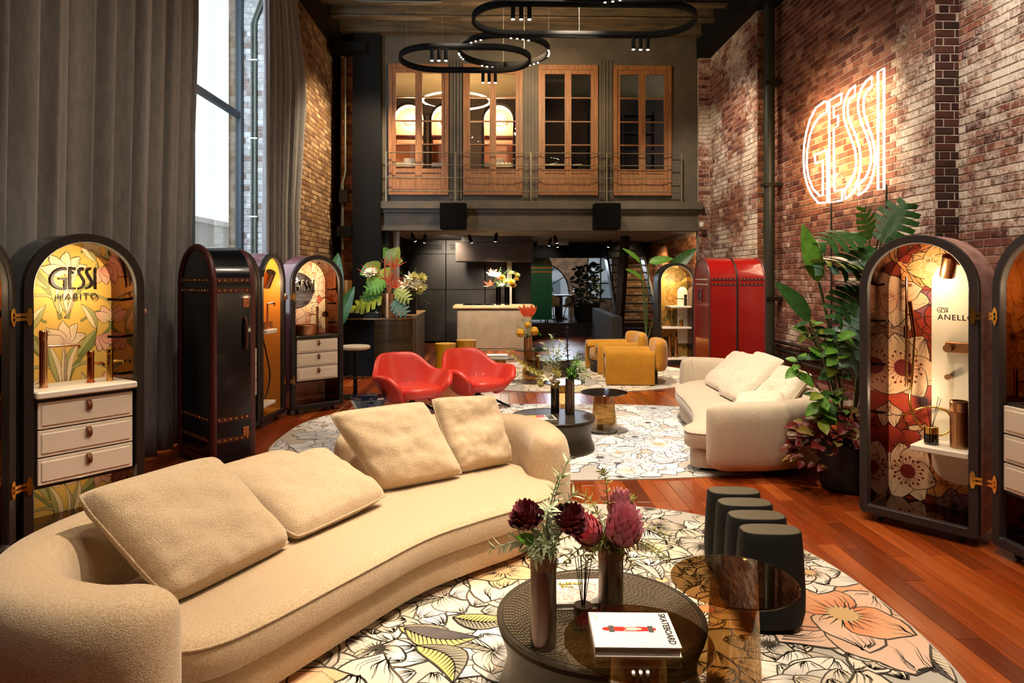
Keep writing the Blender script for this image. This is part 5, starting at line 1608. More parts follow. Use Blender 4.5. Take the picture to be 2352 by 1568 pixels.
# ================================================================== PENDANT LAMPS
m_pend = mat('black_pendant', '#040404', 0.85, spec=0.2)
m_led = emat('warm_led', (1.0, 0.86, 0.62), 22.0)
def stadium(cx, cy, a, b, n=16):
    """plan outline, a = half length, b = half width"""
    out = []
    for k in range(n + 1):
        t = -PI / 2 + PI * k / n
        out.append((cx + (a - b) + b * math.cos(t), cy + b * math.sin(t)))
    for k in range(n + 1):
        t = PI / 2 + PI * k / n
        out.append((cx - (a - b) + b * math.cos(t), cy + b * math.sin(t)))
    return out
def pendant(label, c, a, b, z, spots, leds, wires):
    p = thing('ring_pendant', label, 'pendant lamp', (c[0], c[1], z), group='black ring pendants')
    loop = stadium(0, 0, a, b, 24)
    ar = [(q, offset_loop(loop, 0.028)[i]) for i, q in enumerate(loop)]
    m = MB(); n = len(loop)
    o0 = [m.pt((q[0], q[1], -0.045)) for q in loop]; o1 = [m.pt((q[0], q[1], 0.045)) for q in loop]
    inn = offset_loop(loop, 0.03)
    i0 = [m.pt((q[0], q[1], -0.045)) for q in inn]; i1 = [m.pt((q[0], q[1], 0.045)) for q in inn]
    for i in range(n):
        j = (i + 1) % n
        m.face([o0[i], o0[j], o1[j], o1[i]], True); m.face([i0[j], i0[i], i1[i], i1[j]], True)
        m.face([o1[i], o1[j], i1[j], i1[i]]); m.face([o0[j], o0[i], i0[i], i0[j]])
    m.build('ring', m_pend, p)
    for x, y in spots:
        s = MB().lathe([(0, -0.20), (0.024, -0.20), (0.026, -0.196), (0.026, -0.03), (0, -0.03)], 16, x, y).build('spot_tube', m_pend, p)
        MB().lathe([(0, -0.206), (0.021, -0.206), (0.021, -0.2), (0, -0.2)], 14, x, y).build('lens', m_led, s)
    for t in leds:
        for k in range(4):
            i = int(t * n + k) % n
            q = offset_loop(loop, 0.015)[i]
            MB().box((q[0] - 0.012, q[1] - 0.012, -0.052), (q[0] + 0.012, q[1] + 0.012, -0.0455)).build('led', m_led, p)
    for x, y in wires:
        MB().tube([(x, y, 0.035), (x, y, 6.62 - z)], 0.0025, 5, smooth=False).build('wire', mat('pale_wire', '#7a7468', 0.5), p)
    return p
def row(x, y, d=0.1):
    return [(x - d, y), (x, y), (x + d, y)]
pendant('long racetrack pendant nearest the camera, with two groups of spots', (1.17, 8.84), 1.46, 0.545, 5.0, row(-0.84, -0.53) + row(0.85, 0.53), (), ((-1.3, 0.0), (1.3, 0.0), (0, 0.53)))
pendant('shorter racetrack pendant at left before the mezzanine doors', (-0.44, 10.47), 1.01, 0.57, 5.0, row(-0.36, -0.55) + row(0.36, 0.55), (), ((-0.9, 0.0), (0.9, 0.0), (-0.4, 0.57)))
pendant('round ring pendant overlapping the shorter racetrack pendant', (0.15, 10.37), 0.7, 0.7, 5.10, (), (0.02, 0.2, 0.35, 0.52, 0.68, 0.85), ((-0.68, 0.0), (0.68, 0.0), (0.0, 0.7)))
pendant('round ring pendant cut off by the top edge', (1.16, 7.55), 0.72, 0.72, 5.03, (), (0.12, 0.3, 0.38, 0.62), ((0.0, 0.7),))

# ================================================================== MEZZANINE ROOM BEHIND THE DOORS
MB().box((-2.6, YM + 0.14, 3.06), (4.9, 18.2, 3.30)).build('floor_mezzanine', m_dwall, kind='structure', label='dark floor of the mezzanine room', cat='floor')
MB().box((-2.6, 17.0, 3.2), (4.9, 17.2, 6.6)).build('wall_mezzanine_back', mat('umber_wall', '#2a1c14', 0.8), kind='structure', label='dark umber back wall seen through the mezzanine doors', cat='wall')
MB().box((-2.6, YM + 0.14, 6.1), (4.9, 17.0, 6.62)).build('ceiling_mezzanine', mat('dark_mez_ceiling', '#7a6848', 0.8), kind='structure', label='dark ceiling of the mezzanine room', cat='ceiling')
MB().box((-2.6, YM + 0.14, 3.2), (-2.45, 17.0, 6.6)).build('wall_mezzanine_side', m_dwall, kind='structure', label='dark side wall of the mezzanine room', cat='wall')
MB().box((0.72, YM + 0.14, 3.2), (0.80, 17.0, 6.6)).build('wall_mezzanine_divider', m_dwall, kind='structure', label='dark dividing wall between the mezzanine rooms', cat='wall')
m_peach = mat('peach_panel', '#dca07c', 0.6)
for i, (xx, lab) in enumerate(((-1.74, 'warm peach arched trunk behind the leftmost mezzanine doors'), (-0.98, 'warm peach arched trunk between the two left mezzanine doors'), (0.09, 'warm peach arched trunk behind the second mezzanine doors'))):
    t = half_trunk(lab, (xx, 13.95, 3.3), 0.0, m_rose, m_brown, None, lamp=32.0, liner=m_peach, back_m=m_peach, lampcol=(1.0, 0.70, 0.45))
    MB().box((-0.29, 0.02, 1.22), (0.29, 0.3, 1.26)).build('shelf', mat('rose_shelf', '#8a4038', 0.5), t)
    MB().box((-0.29, 0.0, 0.62), (0.29, 0.34, 0.70)).build('counter', m_white, t)
    MB().box((-0.12, 0.05, 0.70), (0.12, 0.25, 0.80), bev=0.02).build('washbasin', m_white, t)
    gessi_sign(t, 0.02, 1.62, 0.30, 0.26, mat('pale_letter', '#f2e2c8', 0.5))
    if i == 2:
        text('HABITO', 0.07, m_ink, t, (0.1, 0.30, 0.98), (PI / 2, 0, 0))
for c, r_, z in (((-0.83, 15.1), 0.74, 5.55), ((-1.7, 15.4), 0.45, 5.42)):
    ring = thing('ring_lamp', 'large glowing ring lamp behind the left mezzanine doors' if r_ > 0.5 else 'smaller dark ring lamp behind the leftmost mezzanine doors', 'lamp', (c[0], c[1], z), group='ring lamps in the mezzanine room')
    MB().tube([(r_ * math.cos(2 * PI * k / 48), r_ * math.sin(2 * PI * k / 48), 0) for k in range(48)], 0.022, 8, closed=True).build('tube', emat('ring_led', (1.0, 0.78, 0.46), 6.0) if r_ > 0.5 else m_pend, ring)
    MB().tube([(0, r_, 0), (0, r_, 6.09 - z)], 0.004, 5).build('wire', m_pend, ring)
area('mezzanine_lamp_left', (-0.9, 15.2, 4.2), 1.6, 150, WARM, target=(-0.9, 15.4, 6.2))
area('mezzanine_lamp_right', (2.4, 15.6, 6.0), 1.2, 5, WARM2, target=(2.4, 15.8, 3.2))
# dark bookcase and screen in the right mezzanine room
bc = thing('bookcase', 'dark open bookcase behind the rightmost mezzanine doors', 'bookcase', (3.1, 16.6, 3.3))
for z in (0.05, 0.5, 0.95, 1.4, 1.85, 2.3):
    MB().box((-0.8, -0.15, z), (0.8, 0.2, z + 0.03)).build('shelf', m_brown, bc)
for x in (-0.8, 0.0, 0.78):
    MB().box((x, -0.15, 0), (x + 0.03, 0.2, 2.4)).build('upright', m_brown, bc)
scn = thing('office_desk', 'pale desk edge seen low behind the third mezzanine doors', 'desk', (1.35, 14.6, 3.3))
MB().box((-0.5, -0.3, 0.7), (0.5, 0.3, 0.74)).build('desk_top', m_white, scn)
for x in (-0.46, 0.42):
    MB().box((x, -0.28, 0), (x + 0.04, 0.28, 0.7)).build('leg', m_blackm, scn)

# ================================================================== KITCHEN UNDER THE MEZZANINE
m_panel = mat('black_metal_panel', '#2a2621', 0.42, metal=0.45, var=('#171512', 1.2, 0.9))
MB().box((-2.4, 17.5, 0), (0.95, 17.7, 2.62)).build('wall_kitchen', m_dwall, kind='structure', label='dark kitchen wall behind the metal panels', cat='wall')
tall = thing('tall_cabinet_wall', 'tall black metal cabinet fronts behind the kitchen island', 'cabinet', (0, 17.3, 0))
for a, b_ in ((-2.2, -1.22), (-1.21, -0.23), (-0.22, 0.42)):
    MB().box((a, 0, 0.05), (b_ - 0.01, 0.2, 1.35), bev=0.004).build('cabinet_door', m_panel, tall)
    MB().box((a, 0, 1.36), (b_ - 0.01, 0.2, 2.25), bev=0.004).build('cabinet_door', m_panel, tall)
    gv = MB()
    for k in range(5):
        gv.box((a + 0.1, -0.004, 2.36 + k * 0.03), (b_ - 0.1, 0.02, 2.373 + k * 0.03))
    gv.build('vent_grille', m_dark, tall)
    MB().box((a, 0.004, 2.26), (b_ - 0.01, 0.2, 2.6)).build('cabinet_head', m_panel, tall)
MB().box((-2.4, 13.9, 0), (-2.2, 17.5, 2.62)).build('wall_kitchen_side', m_dark, kind='structure', label='black side wall of the kitchen', cat='wall')
pil = MB().box((-2.05, 13.95, 0), (-1.94, 14.1, 2.62)).build('wall_kitchen_pilaster', mat('pale_stone', '#b7b2a9', 0.9, var=('#8b867d', 30, 0.8, 6), bump=(60, 0.6, 4)), kind='structure', label='narrow pale stone pilaster at the left of the kitchen opening', cat='column')
MB().box((0.32, 17.0, 0), (0.44, 17.2, 2.62)).build('wall_kitchen_post', MATS['pale_stone'], kind='structure', label='narrow pale stone post behind the island flowers', cat='column')
m_isl = mat('taupe_stone', '#8d7d68', 0.5, var=('#75664f', 4, 0.6))
isl = thing('kitchen_island', 'taupe stone kitchen island with gas hob and pale worktop', 'kitchen island', (0, 15.5, 0))
MB().box((-0.84, 0.0, 0.0), (0.86, 0.95, 0.95), bev=0.004).build('body', m_isl, isl)
MB().box((-0.82, -0.012, 0.05), (0.84, -0.001, 0.90), bev=0.004).build('front_panel', m_isl, isl)
MB().box((-0.94, -0.06, 0.951), (0.93, 1.0, 1.02), bev=0.012).build('worktop', mat('sand_stone_top', '#b8a178', 0.35, var=('#a08a60', 6, 0.6)), isl)
hob = MB().box((-0.72, 0.2, 1.021), (0.0, 0.8, 1.035)).build('hob', m_blackm, isl)
for x in (-0.58, -0.36, -0.14):
    for y in (0.35, 0.62):
        MB().lathe([(0.07, 1.035), (0.09, 1.045), (0.09, 1.055), (0.02, 1.055), (0.0, 1.05)], 14, x, y).build('burner', m_dark, hob)
hood = thing('extractor_hood', 'wide grey extractor hood hanging over the kitchen island', 'extractor hood', (0, 15.8, 2.03))
MB().box((-0.90, 0.0, 0.0), (0.91, 0.75, 0.45), bev=0.01).build('canopy', mat('umber_metal', '#4a4038', 0.45, metal=0.4, var=('#3a322b', 3, 0.7)), hood)
MB().box((-0.76, 0.1, 0.451), (0.89, 0.65, 0.585)).build('duct', mat('duct_steel', '#57504a', 0.4, metal=0.6), hood)
MB().box((-0.8, 0.05, -0.006), (0.8, 0.7, -0.001)).build('filter', m_blackm, hood)
# track spots under the soffit
for i, (x, y, col) in enumerate(((-1.75, 14.6, 0), (-1.5, 14.9, 0), (-0.55, 15.1, 0), (0.05, 14.4, 0), (1.35, 15.2, 0), (1.35, 16.3, 0), (1.55, 17.2, 0), (2.9, 17.0, 0))):
    labs = ('black track spot furthest left under the kitchen soffit', 'black track spot second from left under the kitchen soffit', 'black track spot left of the extractor duct', 'black track spot before the extractor duct', 'black track spot at the right of the extractor hood', 'black track spot behind the right end of the hood', 'black track spot near the beam in the far room', 'black track spot beside the staircase')
    s = thing('track_spot', labs[i], 'spotlight', (x, y, 2.62), group='track spots under the soffit')
    MB().tube([(0, 0, -0.002), (0, 0, -0.06)], 0.012, 8).build('stem', m_pend, s)
    hd = MB().lathe([(0, -0.16), (0.036, -0.16), (0.038, -0.155), (0.038, 0.0), (0, 0.0)], 16).build('spot_head', m_pend, s)
    hd.location = (0, 0, -0.05); hd.rotation_euler = (0.5, 0.2 if i % 2 else -0.4, 0)
    MB().lathe([(0, -0.166), (0.03, -0.166), (0.03, -0.161), (0, -0.161)], 14).build('lens', m_led, hd)
spot('far_brick_fill', (2.4, 20.6, 2.5), (2.4, 22.3, 1.6), 120, 110, WARM2)  # added fill spot, no fixture here, brightens the far brick
MB().tube([(2.80, 15.45, 0.0), (2.98, 15.45, 2.6)], 0.11, 4, smooth=False).build('stair_post', m_steel, label='thick black slanting steel post beside the stair treads', cat='post')
area('kitchen_downlight', (0.0, 16.0, 2.0), 0.5, 50, WARM2, target=(0, 15.9, 0.9), sy=1.2)
spot('island_spot', (-0.2, 14.0, 2.5), (0, 15.7, 0.6), 380, 70, WARM2)
spot('kitchen_panel_spot', (-1.2, 15.2, 2.5), (-0.7, 17.4, 1.5), 260, 75, WARM2)

# far room beyond the kitchen: platform, arched window, second window, brick
m_fbrick = mat('dim_plaster_brick', '#5b4a3c', 0.95, var=('#2f261e', 5, 0.9, 8), bump=(25, 0.6, 6, 0.02), coords='World')
plat = MB().box((0.95, 18.9, -0.02), (4.9, 23.0, 0.40)).build('floor_platform', mat('dark_platform', '#14161a', 0.25, coat=0.3), kind='structure', label='raised dark platform in the far room', cat='floor')
b = MB(); cx, r_, zc = 1.50, 0.95, 1.20
pts = [(0.3, 0.4), (cx - r_, 0.4), (cx - r_, zc)] + [(cx + r_ * math.cos(PI - PI * k / 24), zc + r_ * math.sin(PI - PI * k / 24)) for k in range(1, 24)] + [(cx + r_, zc), (cx + r_, 0.4), (3.05, 0.4), (3.05, 2.62), (0.3, 2.62)]
b.prism(pts, 0, 0.3); b.v = [(v[0], 22.5 - v[2], v[1]) for v in b.v]
b.build('wall_far', m_fbrick, kind='structure', label='worn brick wall of the far room around the arched window', cat='wall')
MB().box((3.05, 22.2, 0.4), (3.9, 22.5, 0.95)).build('wall_far_sill', m_fbrick, kind='structure', label='brick below the second far window', cat='wall')
MB().box((3.9, 22.2, 0.4), (4.9, 22.5, 2.62)).build('wall_far_right', m_fbrick, kind='structure', label='brick at the right of the second far window', cat='wall')
MB().box((0.3, 17.7, 0), (0.95, 22.5, 2.62)).build('wall_far_side', m_dwall, kind='structure', label='dark side wall of the far room', cat='wall')
w2 = thing('window_2', 'large half round window with spokes in the far room', 'window', (cx, 22.3, zc), kind='structure')
MB().tube([(r_ * math.cos(PI * k / 30), 0, r_ * math.sin(PI * k / 30)) for k in range(31)], 0.035, 8).build('arch_frame', m_blackm, w2)
MB().tube([(0.42 * math.cos(PI * k / 20), 0, 0.42 * math.sin(PI * k / 20)) for k in range(21)], 0.02, 8).build('inner_arch', m_blackm, w2)
for a in (0.55, 1.05, 1.57, 2.1, 2.6):
    MB().tube([(0.42 * math.cos(a), 0, 0.42 * math.sin(a)), (r_ * math.cos(a), 0, r_ * math.sin(a))], 0.018, 6).build('spoke', m_blackm, w2)
w3 = thing('window_3', 'bright far window with dark bars beside the staircase', 'window', (3.05, 22.3, 0.95), kind='structure')
for x in (0.0, 0.42, 0.81):
    MB().box((x, -0.02, 0), (x + 0.04, 0.02, 1.5)).build('mullion', m_blackm, w3)
for z in (0.0, 0.5, 1.46):
    MB().box((0, -0.02, z), (0.85, 0.02, z + 0.04)).build('transom', m_blackm, w3)
for x in (0.04, 0.46):
    for za, zb in ((0.04, 0.5), (0.54, 1.46)):
        MB().box((x, -0.003, za), (x + (0.38 if x < 0.2 else 0.35), 0.003, zb)).build('pane', m_pane, w3)
MB().box((1.0, 18.6, 2.2), (4.9, 18.9, 2.62)).build('trim_far_beam', m_dark, kind='structure', label='black beam across the far room', cat='beam')
MB().box((1.1, 17.4, 2.5), (1.9, 17.9, 2.62)).build('trim_far_panel', mat('pale_grey_soffit'), kind='structure', label='pale sloping duct panel under the far soffit', cat='beam')
area('far_room_fill', (1.75, 21.9, 2.46), 2.0, 150, COOL, target=(1.7, 17.0, 0.6), sy=0.2)  # added area light out of sight behind the beam, imitates far window daylight
bld = thing('street_building', 'grey building across the street seen through the far windows', 'building', (2.5, 30.0, 0))
MB().box((-6, 0, -3), (6, 3, 3.4)).build('facade', mat('grey_facade', '#8a8f92', 0.9, var=('#6f7478', 0.8, 0.8)), bld)
for x in (-2.6, -1.4, -0.2, 1.0, 2.2):
    for z in (0.6, 2.0):
        MB().box((x, -0.05, z), (x + 0.6, 0.0, z + 0.9)).build('window', mat('dull_window', '#4c565c', 0.3), bld)
gt = half_trunk('green and white arched trunk standing on the far platform', (1.24, 19.85, 0.4), PI + 0.2, mat('green_lacquer', '#1f6a4a', 0.3, coat=0.4), m_brown, None, lamp=0, back_m=mat('green_lacquer'))
for z in (1.40, 1.52):
    MB().box((-0.34, TD, z), (0.34, TD + 0.006, z + 0.04)).build('strap', m_gold, gt)
spot('far_trunk_fill', (1.5, 17.6, 2.5), (1.22, 19.5, 1.7), 60, 60, WARM2)  # added fill spot so the green lacquer shows, no fixture here
# far dining table with two chairs
tb = thing('pedestal_table', 'dark pedestal table near the arched window', 'table', (1.95, 20.6, 0.4))
MB().lathe([(0, 0.70), (0.5, 0.70), (0.5, 0.74), (0, 0.74)], 32).build('table_top', m_brown, tb)
MB().lathe([(0.28, 0.0), (0.28, 0.02), (0.12, 0.1), (0.12, 0.70)], 20).build('pedestal', m_brown, tb)
def far_chair(label, loc, rz):
    c = thing('dining_chair', label, 'chair', loc, rz, group='beige chairs at the far table')
    mm = mat('beige_shell', '#8a7458', 0.7)
    MB().box((-0.24, -0.24, 0.40), (0.24, 0.24, 0.47), bev=0.03).build('seat', mm, c)
    bb = MB(); bb.grid(lambda u, v: (0.27 * math.sin((u - .5) * 3.2), 0.24 * math.cos((u - .5) * 3.2) + 0.04 * v, 0.42 + (0.36 - 0.14 * abs(2 * u - 1) ** 3) * v), 14, 5)
    bo = bb.build('backrest', mm, c); bo.modifiers.new('t', 'SOLIDIFY').thickness = 0.03
    for sx in (-1, 1):
        for sy in (-1, 1):
            MB().tube([(sx * 0.15, sy * 0.15, 0.4), (sx * 0.22, sy * 0.22, 0.0)], 0.012, 8).build('leg', m_blackm, c)
far_chair('beige tub chair at the left of the far table', (1.66, 20.05, 0.4), 2.6)
far_chair('beige tub chair at the right of the far table', (2.3, 19.8, 0.4), 3.6)
# staircase with open treads
stc = thing('staircase', 'black steel staircase with open treads behind the brown trunk', 'staircase', (2.95, 15.6, 0))
for k in range(13):
    MB().box((0.03, 0.2 * k, 0.25 + 0.19 * k), (0.92, 0.2 * k + 0.24, 0.285 + 0.19 * k)).build('tread', m_steel, stc)
for x in (-0.03, 0.93):
    o = MB().prism([(-0.15, 0.0), (0.1, 0.0), (2.7, 2.42), (2.7, 2.6), (2.45, 2.6)], 0, 0.05).build('stringer', m_steel, stc)
    o.matrix_local = Matrix(((0, 0, 1, x), (1, 0, 0, 0), (0, 1, 0, 0), (0, 0, 0, 1)))
lw_ = MB().prism([(2.40, 13.9), (2.62, 13.9), (2.78, 18.2), (2.62, 18.2)], 0, 0.85).build('wall_low', mat('charcoal_plinth', '#23221f', 0.5), kind='structure', label='low charcoal wall beside the staircase', cat='wall')
wrf = MB().box((4.28, 13.6, 0), (4.9, 22.5, 2.62)).build('wall_right_far', m_mortar_l, kind='structure', label='amber lit brick wall beside the staircase', cat='wall')
lay_bricks(wrf, brick_list(4.28, 0, -1, 13.6, 19.0, 0.1, 2.6, z_org, 51), m_brick_l, 300)
sbw = MB().box((3.55, 19.0, 0.4), (4.28, 19.1, 2.3)).build('wall_stair_back', m_mortar_l, kind='structure', label='warm lit brick behind the open stair treads', cat='wall')
lay_bricks(sbw, brick_list(19.0, 1, -1, 3.55, 4.28, 0.42, 2.3, z_och, 52), m_brick_l, 300)
spot('stair_lamp', (3.9, 16.8, 2.55), (4.2, 17.6, 0.8), 110, 110, WARM)
spot('stair_brick_lamp', (3.6, 18.2, 2.55), (3.6, 19.0, 1.4), 60, 120, WARM)
# right wall strip above the brown trunk (under the mezzanine)
spot('wall_wash_far', (3.7, 13.9, 2.5), (4.28, 14.6, 1.9), 60, 110, WARM)

# ================================================================== BAR AT LEFT
m_barw = mat('bronze_veneer', '#4a3a24', 0.32, metal=0.35, var=('#2c2114', 1.2, 0.85, 6), scale3=(0.7, 0.7, 12))
bar = thing('bar_counter', 'rounded bronze bar counter at the left under tropical flowers', 'bar', (-2.17, 11.75, 0))
MB().prism([(0.18, -0.37), (0.43, -0.37)] + [(0.43 + 0.37 * math.cos(-PI / 2 + PI * k / 20), 0.37 * math.sin(-PI / 2 + PI * k / 20)) for k in range(1, 20)] + [(0.43, 0.37), (0.18, 0.37)], 0.02, 0.955, smooth=True).build('front', m_barw, bar)
MB().box((-0.70, -0.20, 0.0), (0.175, 0.33, 0.955)).build('back_body', m_dark, bar)
MB().prism(offset_loop(stadium(0, 0, 0.82, 0.39, 20), 0.0), 0.956, 0.985, smooth=True).build('rim', mat('bronze_edge', '#8a7350', 0.3, metal=0.8), bar)
MB().prism(stadium(0, 0, 0.77, 0.34, 20), 0.9855, 0.99, smooth=True).build('bar_top', m_blackm, bar)
bar2 = thing('back_counter', 'dark back bar counter with a light timber top', 'counter', (-1.72, 12.9, 0))
MB().box((-0.32, -0.6, 0.0), (0.30, 1.1, 0.96)).build('body', m_panel, bar2)
MB().box((-0.34, -0.62, 0.961), (0.32, 1.12, 0.99), bev=0.006).build('counter_top', mat('light_oak', '#b08a5c', 0.4), bar2)
dj = thing('audio_mixer', 'black audio mixing console with small knobs on the bar', 'mixing console', (-2.14, 11.53, 0.9905))
MB().box((-0.42, -0.16, 0.0), (0.22, 0.22, 0.075), bev=0.006).build('console', m_blackm, dj)
for i in range(11):
    for j in range(5):
        MB().lathe([(0.010, 0.0755), (0.008, 0.09), (0, 0.091)], 8, -0.39 + i * 0.058, -0.11 + j * 0.07).build('knob', mat('silver_knob', '#c9c4ba', 0.3, metal=0.8) if (i + j) % 3 else m_rubber, dj)
text('mixer', 0.035, mat('pale_print', '#b0aaa0', 0.6), dj, (-0.3, -0.161, 0.04), (PI / 2, 0, 0)) if False else None
bs = thing('bar_stool', 'bar stool with cream seat before the dark bar', 'stool', (-1.92, 9.5, 0))
MB().lathe([(0, 0.66), (0.17, 0.66), (0.20, 0.675), (0.205, 0.70), (0.19, 0.715), (0, 0.72)], 32).build('seat', mat('cream_seat', '#d9ccb2', 0.5), bs)
MB().lathe([(0.2, 0.0), (0.2, 0.012), (0.03, 0.03), (0.025, 0.66)], 24).build('post', m_blackm, bs)
MB().tube([(0.13 * math.cos(2 * PI * k / 24), 0.13 * math.sin(2 * PI * k / 24), 0.28) for k in range(24)], 0.01, 6, closed=True).build('footrest', m_blackm, bs)
cl = thing('copper_column', 'short copper cylinder column standing on the bar behind the leaves', 'ornament', (-2.55, 11.9, 0.9905))
MB().lathe([(0, 0), (0.085, 0), (0.085, 0.62), (0, 0.62)], 28).build('cylinder', mat('hammered_copper', '#a8743c', 0.4, metal=0.9, bump=(60, 0.3, 2)), cl)

# ================================================================== CHAIRS
m_redl = mat('coral_red_leather', '#cc3424', 0.42, var=('#b02018', 3, 0.5), bump=(220, 0.12, 2, 0.003), coat=0.12)
def tub_chair(label, loc, rz):
    c = thing('tub_chair', label, 'chair', loc, rz, group='red leather swivel chairs')
    b = MB(); A = math.radians(138)
    def sm(x, a_, b_):
        x = min(1, max(0, (x - a_) / (b_ - a_))); return x * x * (3 - 2 * x)
    def fn(u, v):
        a = -A + 2 * A * u; k = abs(a) / A
        back = 1 - sm(k, 0.20, 0.52)
        rim = 0.51 + 0.21 * back + 0.02 * sm(k, 0.6, 0.8) - 0.15 * sm(k, 0.86, 1.0)
        z = 0.19 + (rim - 0.19) * v ** 1.15
        r = 0.19 + 0.21 * v ** 0.5 + 0.07 * v * v * sm(k, 0.35, 0.7) + 0.05 * v * v * back
        return (r * math.sin(a) * 1.04, r * math.cos(a) * 1.0 + 0.02, z)
    b.grid(fn, 21, 7)
    s = b.build('shell', m_redl, c)
    sd = s.modifiers.new('padding', 'SOLIDIFY'); sd.thickness = 0.075; sd.offset = 0.0
    subd(s, 2)
    b = MB(); b.lathe([(0, 0.215), (0.18, 0.215), (0.2, 0.235), (0.22, 0.25)], 32); b.build('pan', m_redl, c)
    loop = superell(0.0, -0.06, 0.285, 0.30, 2.8, 40)
    slab(loop, [(0.07, 0.24), (0.02, 0.26), (0.0, 0.30), (0.004, 0.345), (0.025, 0.365), (0.07, 0.374), (0.14, 0.376)], m_redl, 'seat_cushion', c)
    MB().lathe([(0.035, 0.10), (0.032, 0.215)], 20).build('swivel_post', m_blackm, c)
    for k in range(4):
        a = PI / 4 + k * PI / 2 + 0.15
        MB().tube([(0.02 * math.cos(a), 0.02 * math.sin(a), 0.15), (0.16 * math.cos(a), 0.16 * math.sin(a), 0.12), (0.40 * math.cos(a), 0.40 * math.sin(a), 0.012)], [0.022, 0.02, 0.012], 8).build('leg', m_blackm, c)
    return c
tub_chair('coral red leather tub chair on the left, half hidden by cushions', (-0.97, 8.12, 0.016), 0.62)
tub_chair('coral red leather tub chair on the right, showing its black splayed legs', (-0.20, 8.62, 0.016), 0.62)

m_must = mat('mustard_wool', '#c88c12', 0.85, sheen=0.3, var=('#b47c0e', 8, 0.6), bump=(200, 0.2, 2, 0.003))
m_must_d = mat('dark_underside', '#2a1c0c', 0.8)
def armchair(label, loc, rz):
    c = thing('mustard_armchair', label, 'armchair', loc, rz, group='mustard wool armchairs')
    for s in (-1, 1):
        # thick folded side saddle, lip rolled over the top
        prof = [(s * 0.36, 0.01), (s * 0.41, 0.01), (s * 0.415, 0.30), (s * 0.41, 0.45), (s * 0.385, 0.505), (s * 0.34, 0.525), (s * 0.27, 0.51), (s * 0.22, 0.47), (s * 0.20, 0.42), (s * 0.24, 0.40), (s * 0.28, 0.44), (s * 0.33, 0.46), (s * 0.36, 0.42)]
        if s < 0:
            prof = prof[::-1]
        b = MB(); n = len(prof); rings = []
        for t in (0.0, 0.03, 0.97, 1.0):
            y = -0.42 + 0.74 * t; k = 0.985 if t in (0.0, 1.0) else 1.0
            rings.append([b.pt((p[0], y, p[1] * k)) for p in prof])
        for r0, r1 in zip(rings, rings[1:]):
            for i in range(n):
                j = (i + 1) % n
                b.face([r0[i], r1[i], r1[j], r0[j]], True)
        b.face(rings[0], False); b.face(rings[-1][::-1], False)
        o = b.build('side_saddle', m_must, c)
        bv = o.modifiers.new('soft', 'BEVEL'); bv.width = 0.012; bv.segments = 2; bv.limit_method = 'ANGLE'; bv.angle_limit = 0.9
    slab(superell(0, -0.05, 0.28, 0.36, 5, 40), [(0.02, 0.20), (0.0, 0.22), (0.0, 0.37), (0.02, 0.395), (0.06, 0.405), (0.12, 0.408)], m_must, 'seat', c)
    bolster([(-0.40, 0.36), (-0.2, 0.44), (0.0, 0.46), (0.2, 0.44), (0.40, 0.36)], 0.20, 0.68, 0.20, m_must, 'backrest', c)
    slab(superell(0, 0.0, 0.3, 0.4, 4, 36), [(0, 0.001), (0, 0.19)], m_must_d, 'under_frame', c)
    return c
armchair('mustard wool armchair nearest, turned sideways on the cream rug', (2.16, 10.72, 0.0155), math.radians(-96))
armchair('mustard wool armchair behind the nearer one, turned to the left', (2.12, 12.0, 0.0155), math.radians(-82))

m_mustgl = mat('mustard_lacquer', '#bb8210', 0.3, coat=0.4)
def drum_stool(label, loc, m, r, h):
    s = thing('drum_stool', label, 'stool', loc, group='mustard drum stools')
    MB().lathe([(0, 0.001), (r, 0.001), (r * 1.0, 0.03), (r * 0.93, h * 0.5), (r * 0.98, h * 0.85), (r * 1.05, h - 0.015), (r * 1.05, h - 0.004), (r * 1.02, h - 0.003)], 40).build('body', m, s)
    MB().lathe([(r * 1.02, h - 0.004), (r * 1.0, h), (0, h + 0.003)], 40).build('seat_top', mat('pale_mustard', '#cfa03c', 0.4), s)
    return s
drum_stool('mustard lacquer drum stool on the left of the pair', (-0.86, 12.1, 0.0155), m_mustgl, 0.18, 0.48)
drum_stool('mustard lacquer drum stool on the right of the pair', (-0.52, 12.75, 0.0155), m_mustgl, 0.18, 0.48)
nb = thing('navy_stool', 'glossy navy ceramic stool at the left of the red chairs', 'stool', (-1.42, 7.75, 0.016))
MB().lathe([(0, 0.001), (0.17, 0.001), (0.175, 0.02), (0.15, 0.10), (0.155, 0.17), (0.205, 0.27), (0.21, 0.285), (0.205, 0.297), (0.18, 0.303), (0, 0.30)], 14, smooth=False).build('body', mat('navy_ceramic', '#101a33', 0.08, coat=0.8), nb)
# ================================================================== PLANTS AND FLOWERS
def leafmat(name, c1, c2, rough=0.4):
    return mat(name, c1, rough, var=(c2, 9, 0.7), bump=(40, 0.15, 2, 0.004), spec=0.4)
m_leaf = leafmat('deep_green_leaf', '#33602a', '#204418')
m_leaf2 = leafmat('fresh_green_leaf', '#6aa038', '#447622')
m_leaf3 = leafmat('yellow_green_leaf', '#86902f', '#5f7220')
m_leaf4 = leafmat('blue_green_leaf', '#5a7d6c', '#3a5c48', 0.3)
m_sage = leafmat('sage_leaf', '#c6d0ae', '#a0b48c', 0.6)
m_fern = leafmat('olive_fern', '#a8a860', '#848a48', 0.6)
m_stem = mat('green_stem', '#4a5a2a', 0.6)
m_wstem = mat('brown_stem', '#3c2a1a', 0.8)

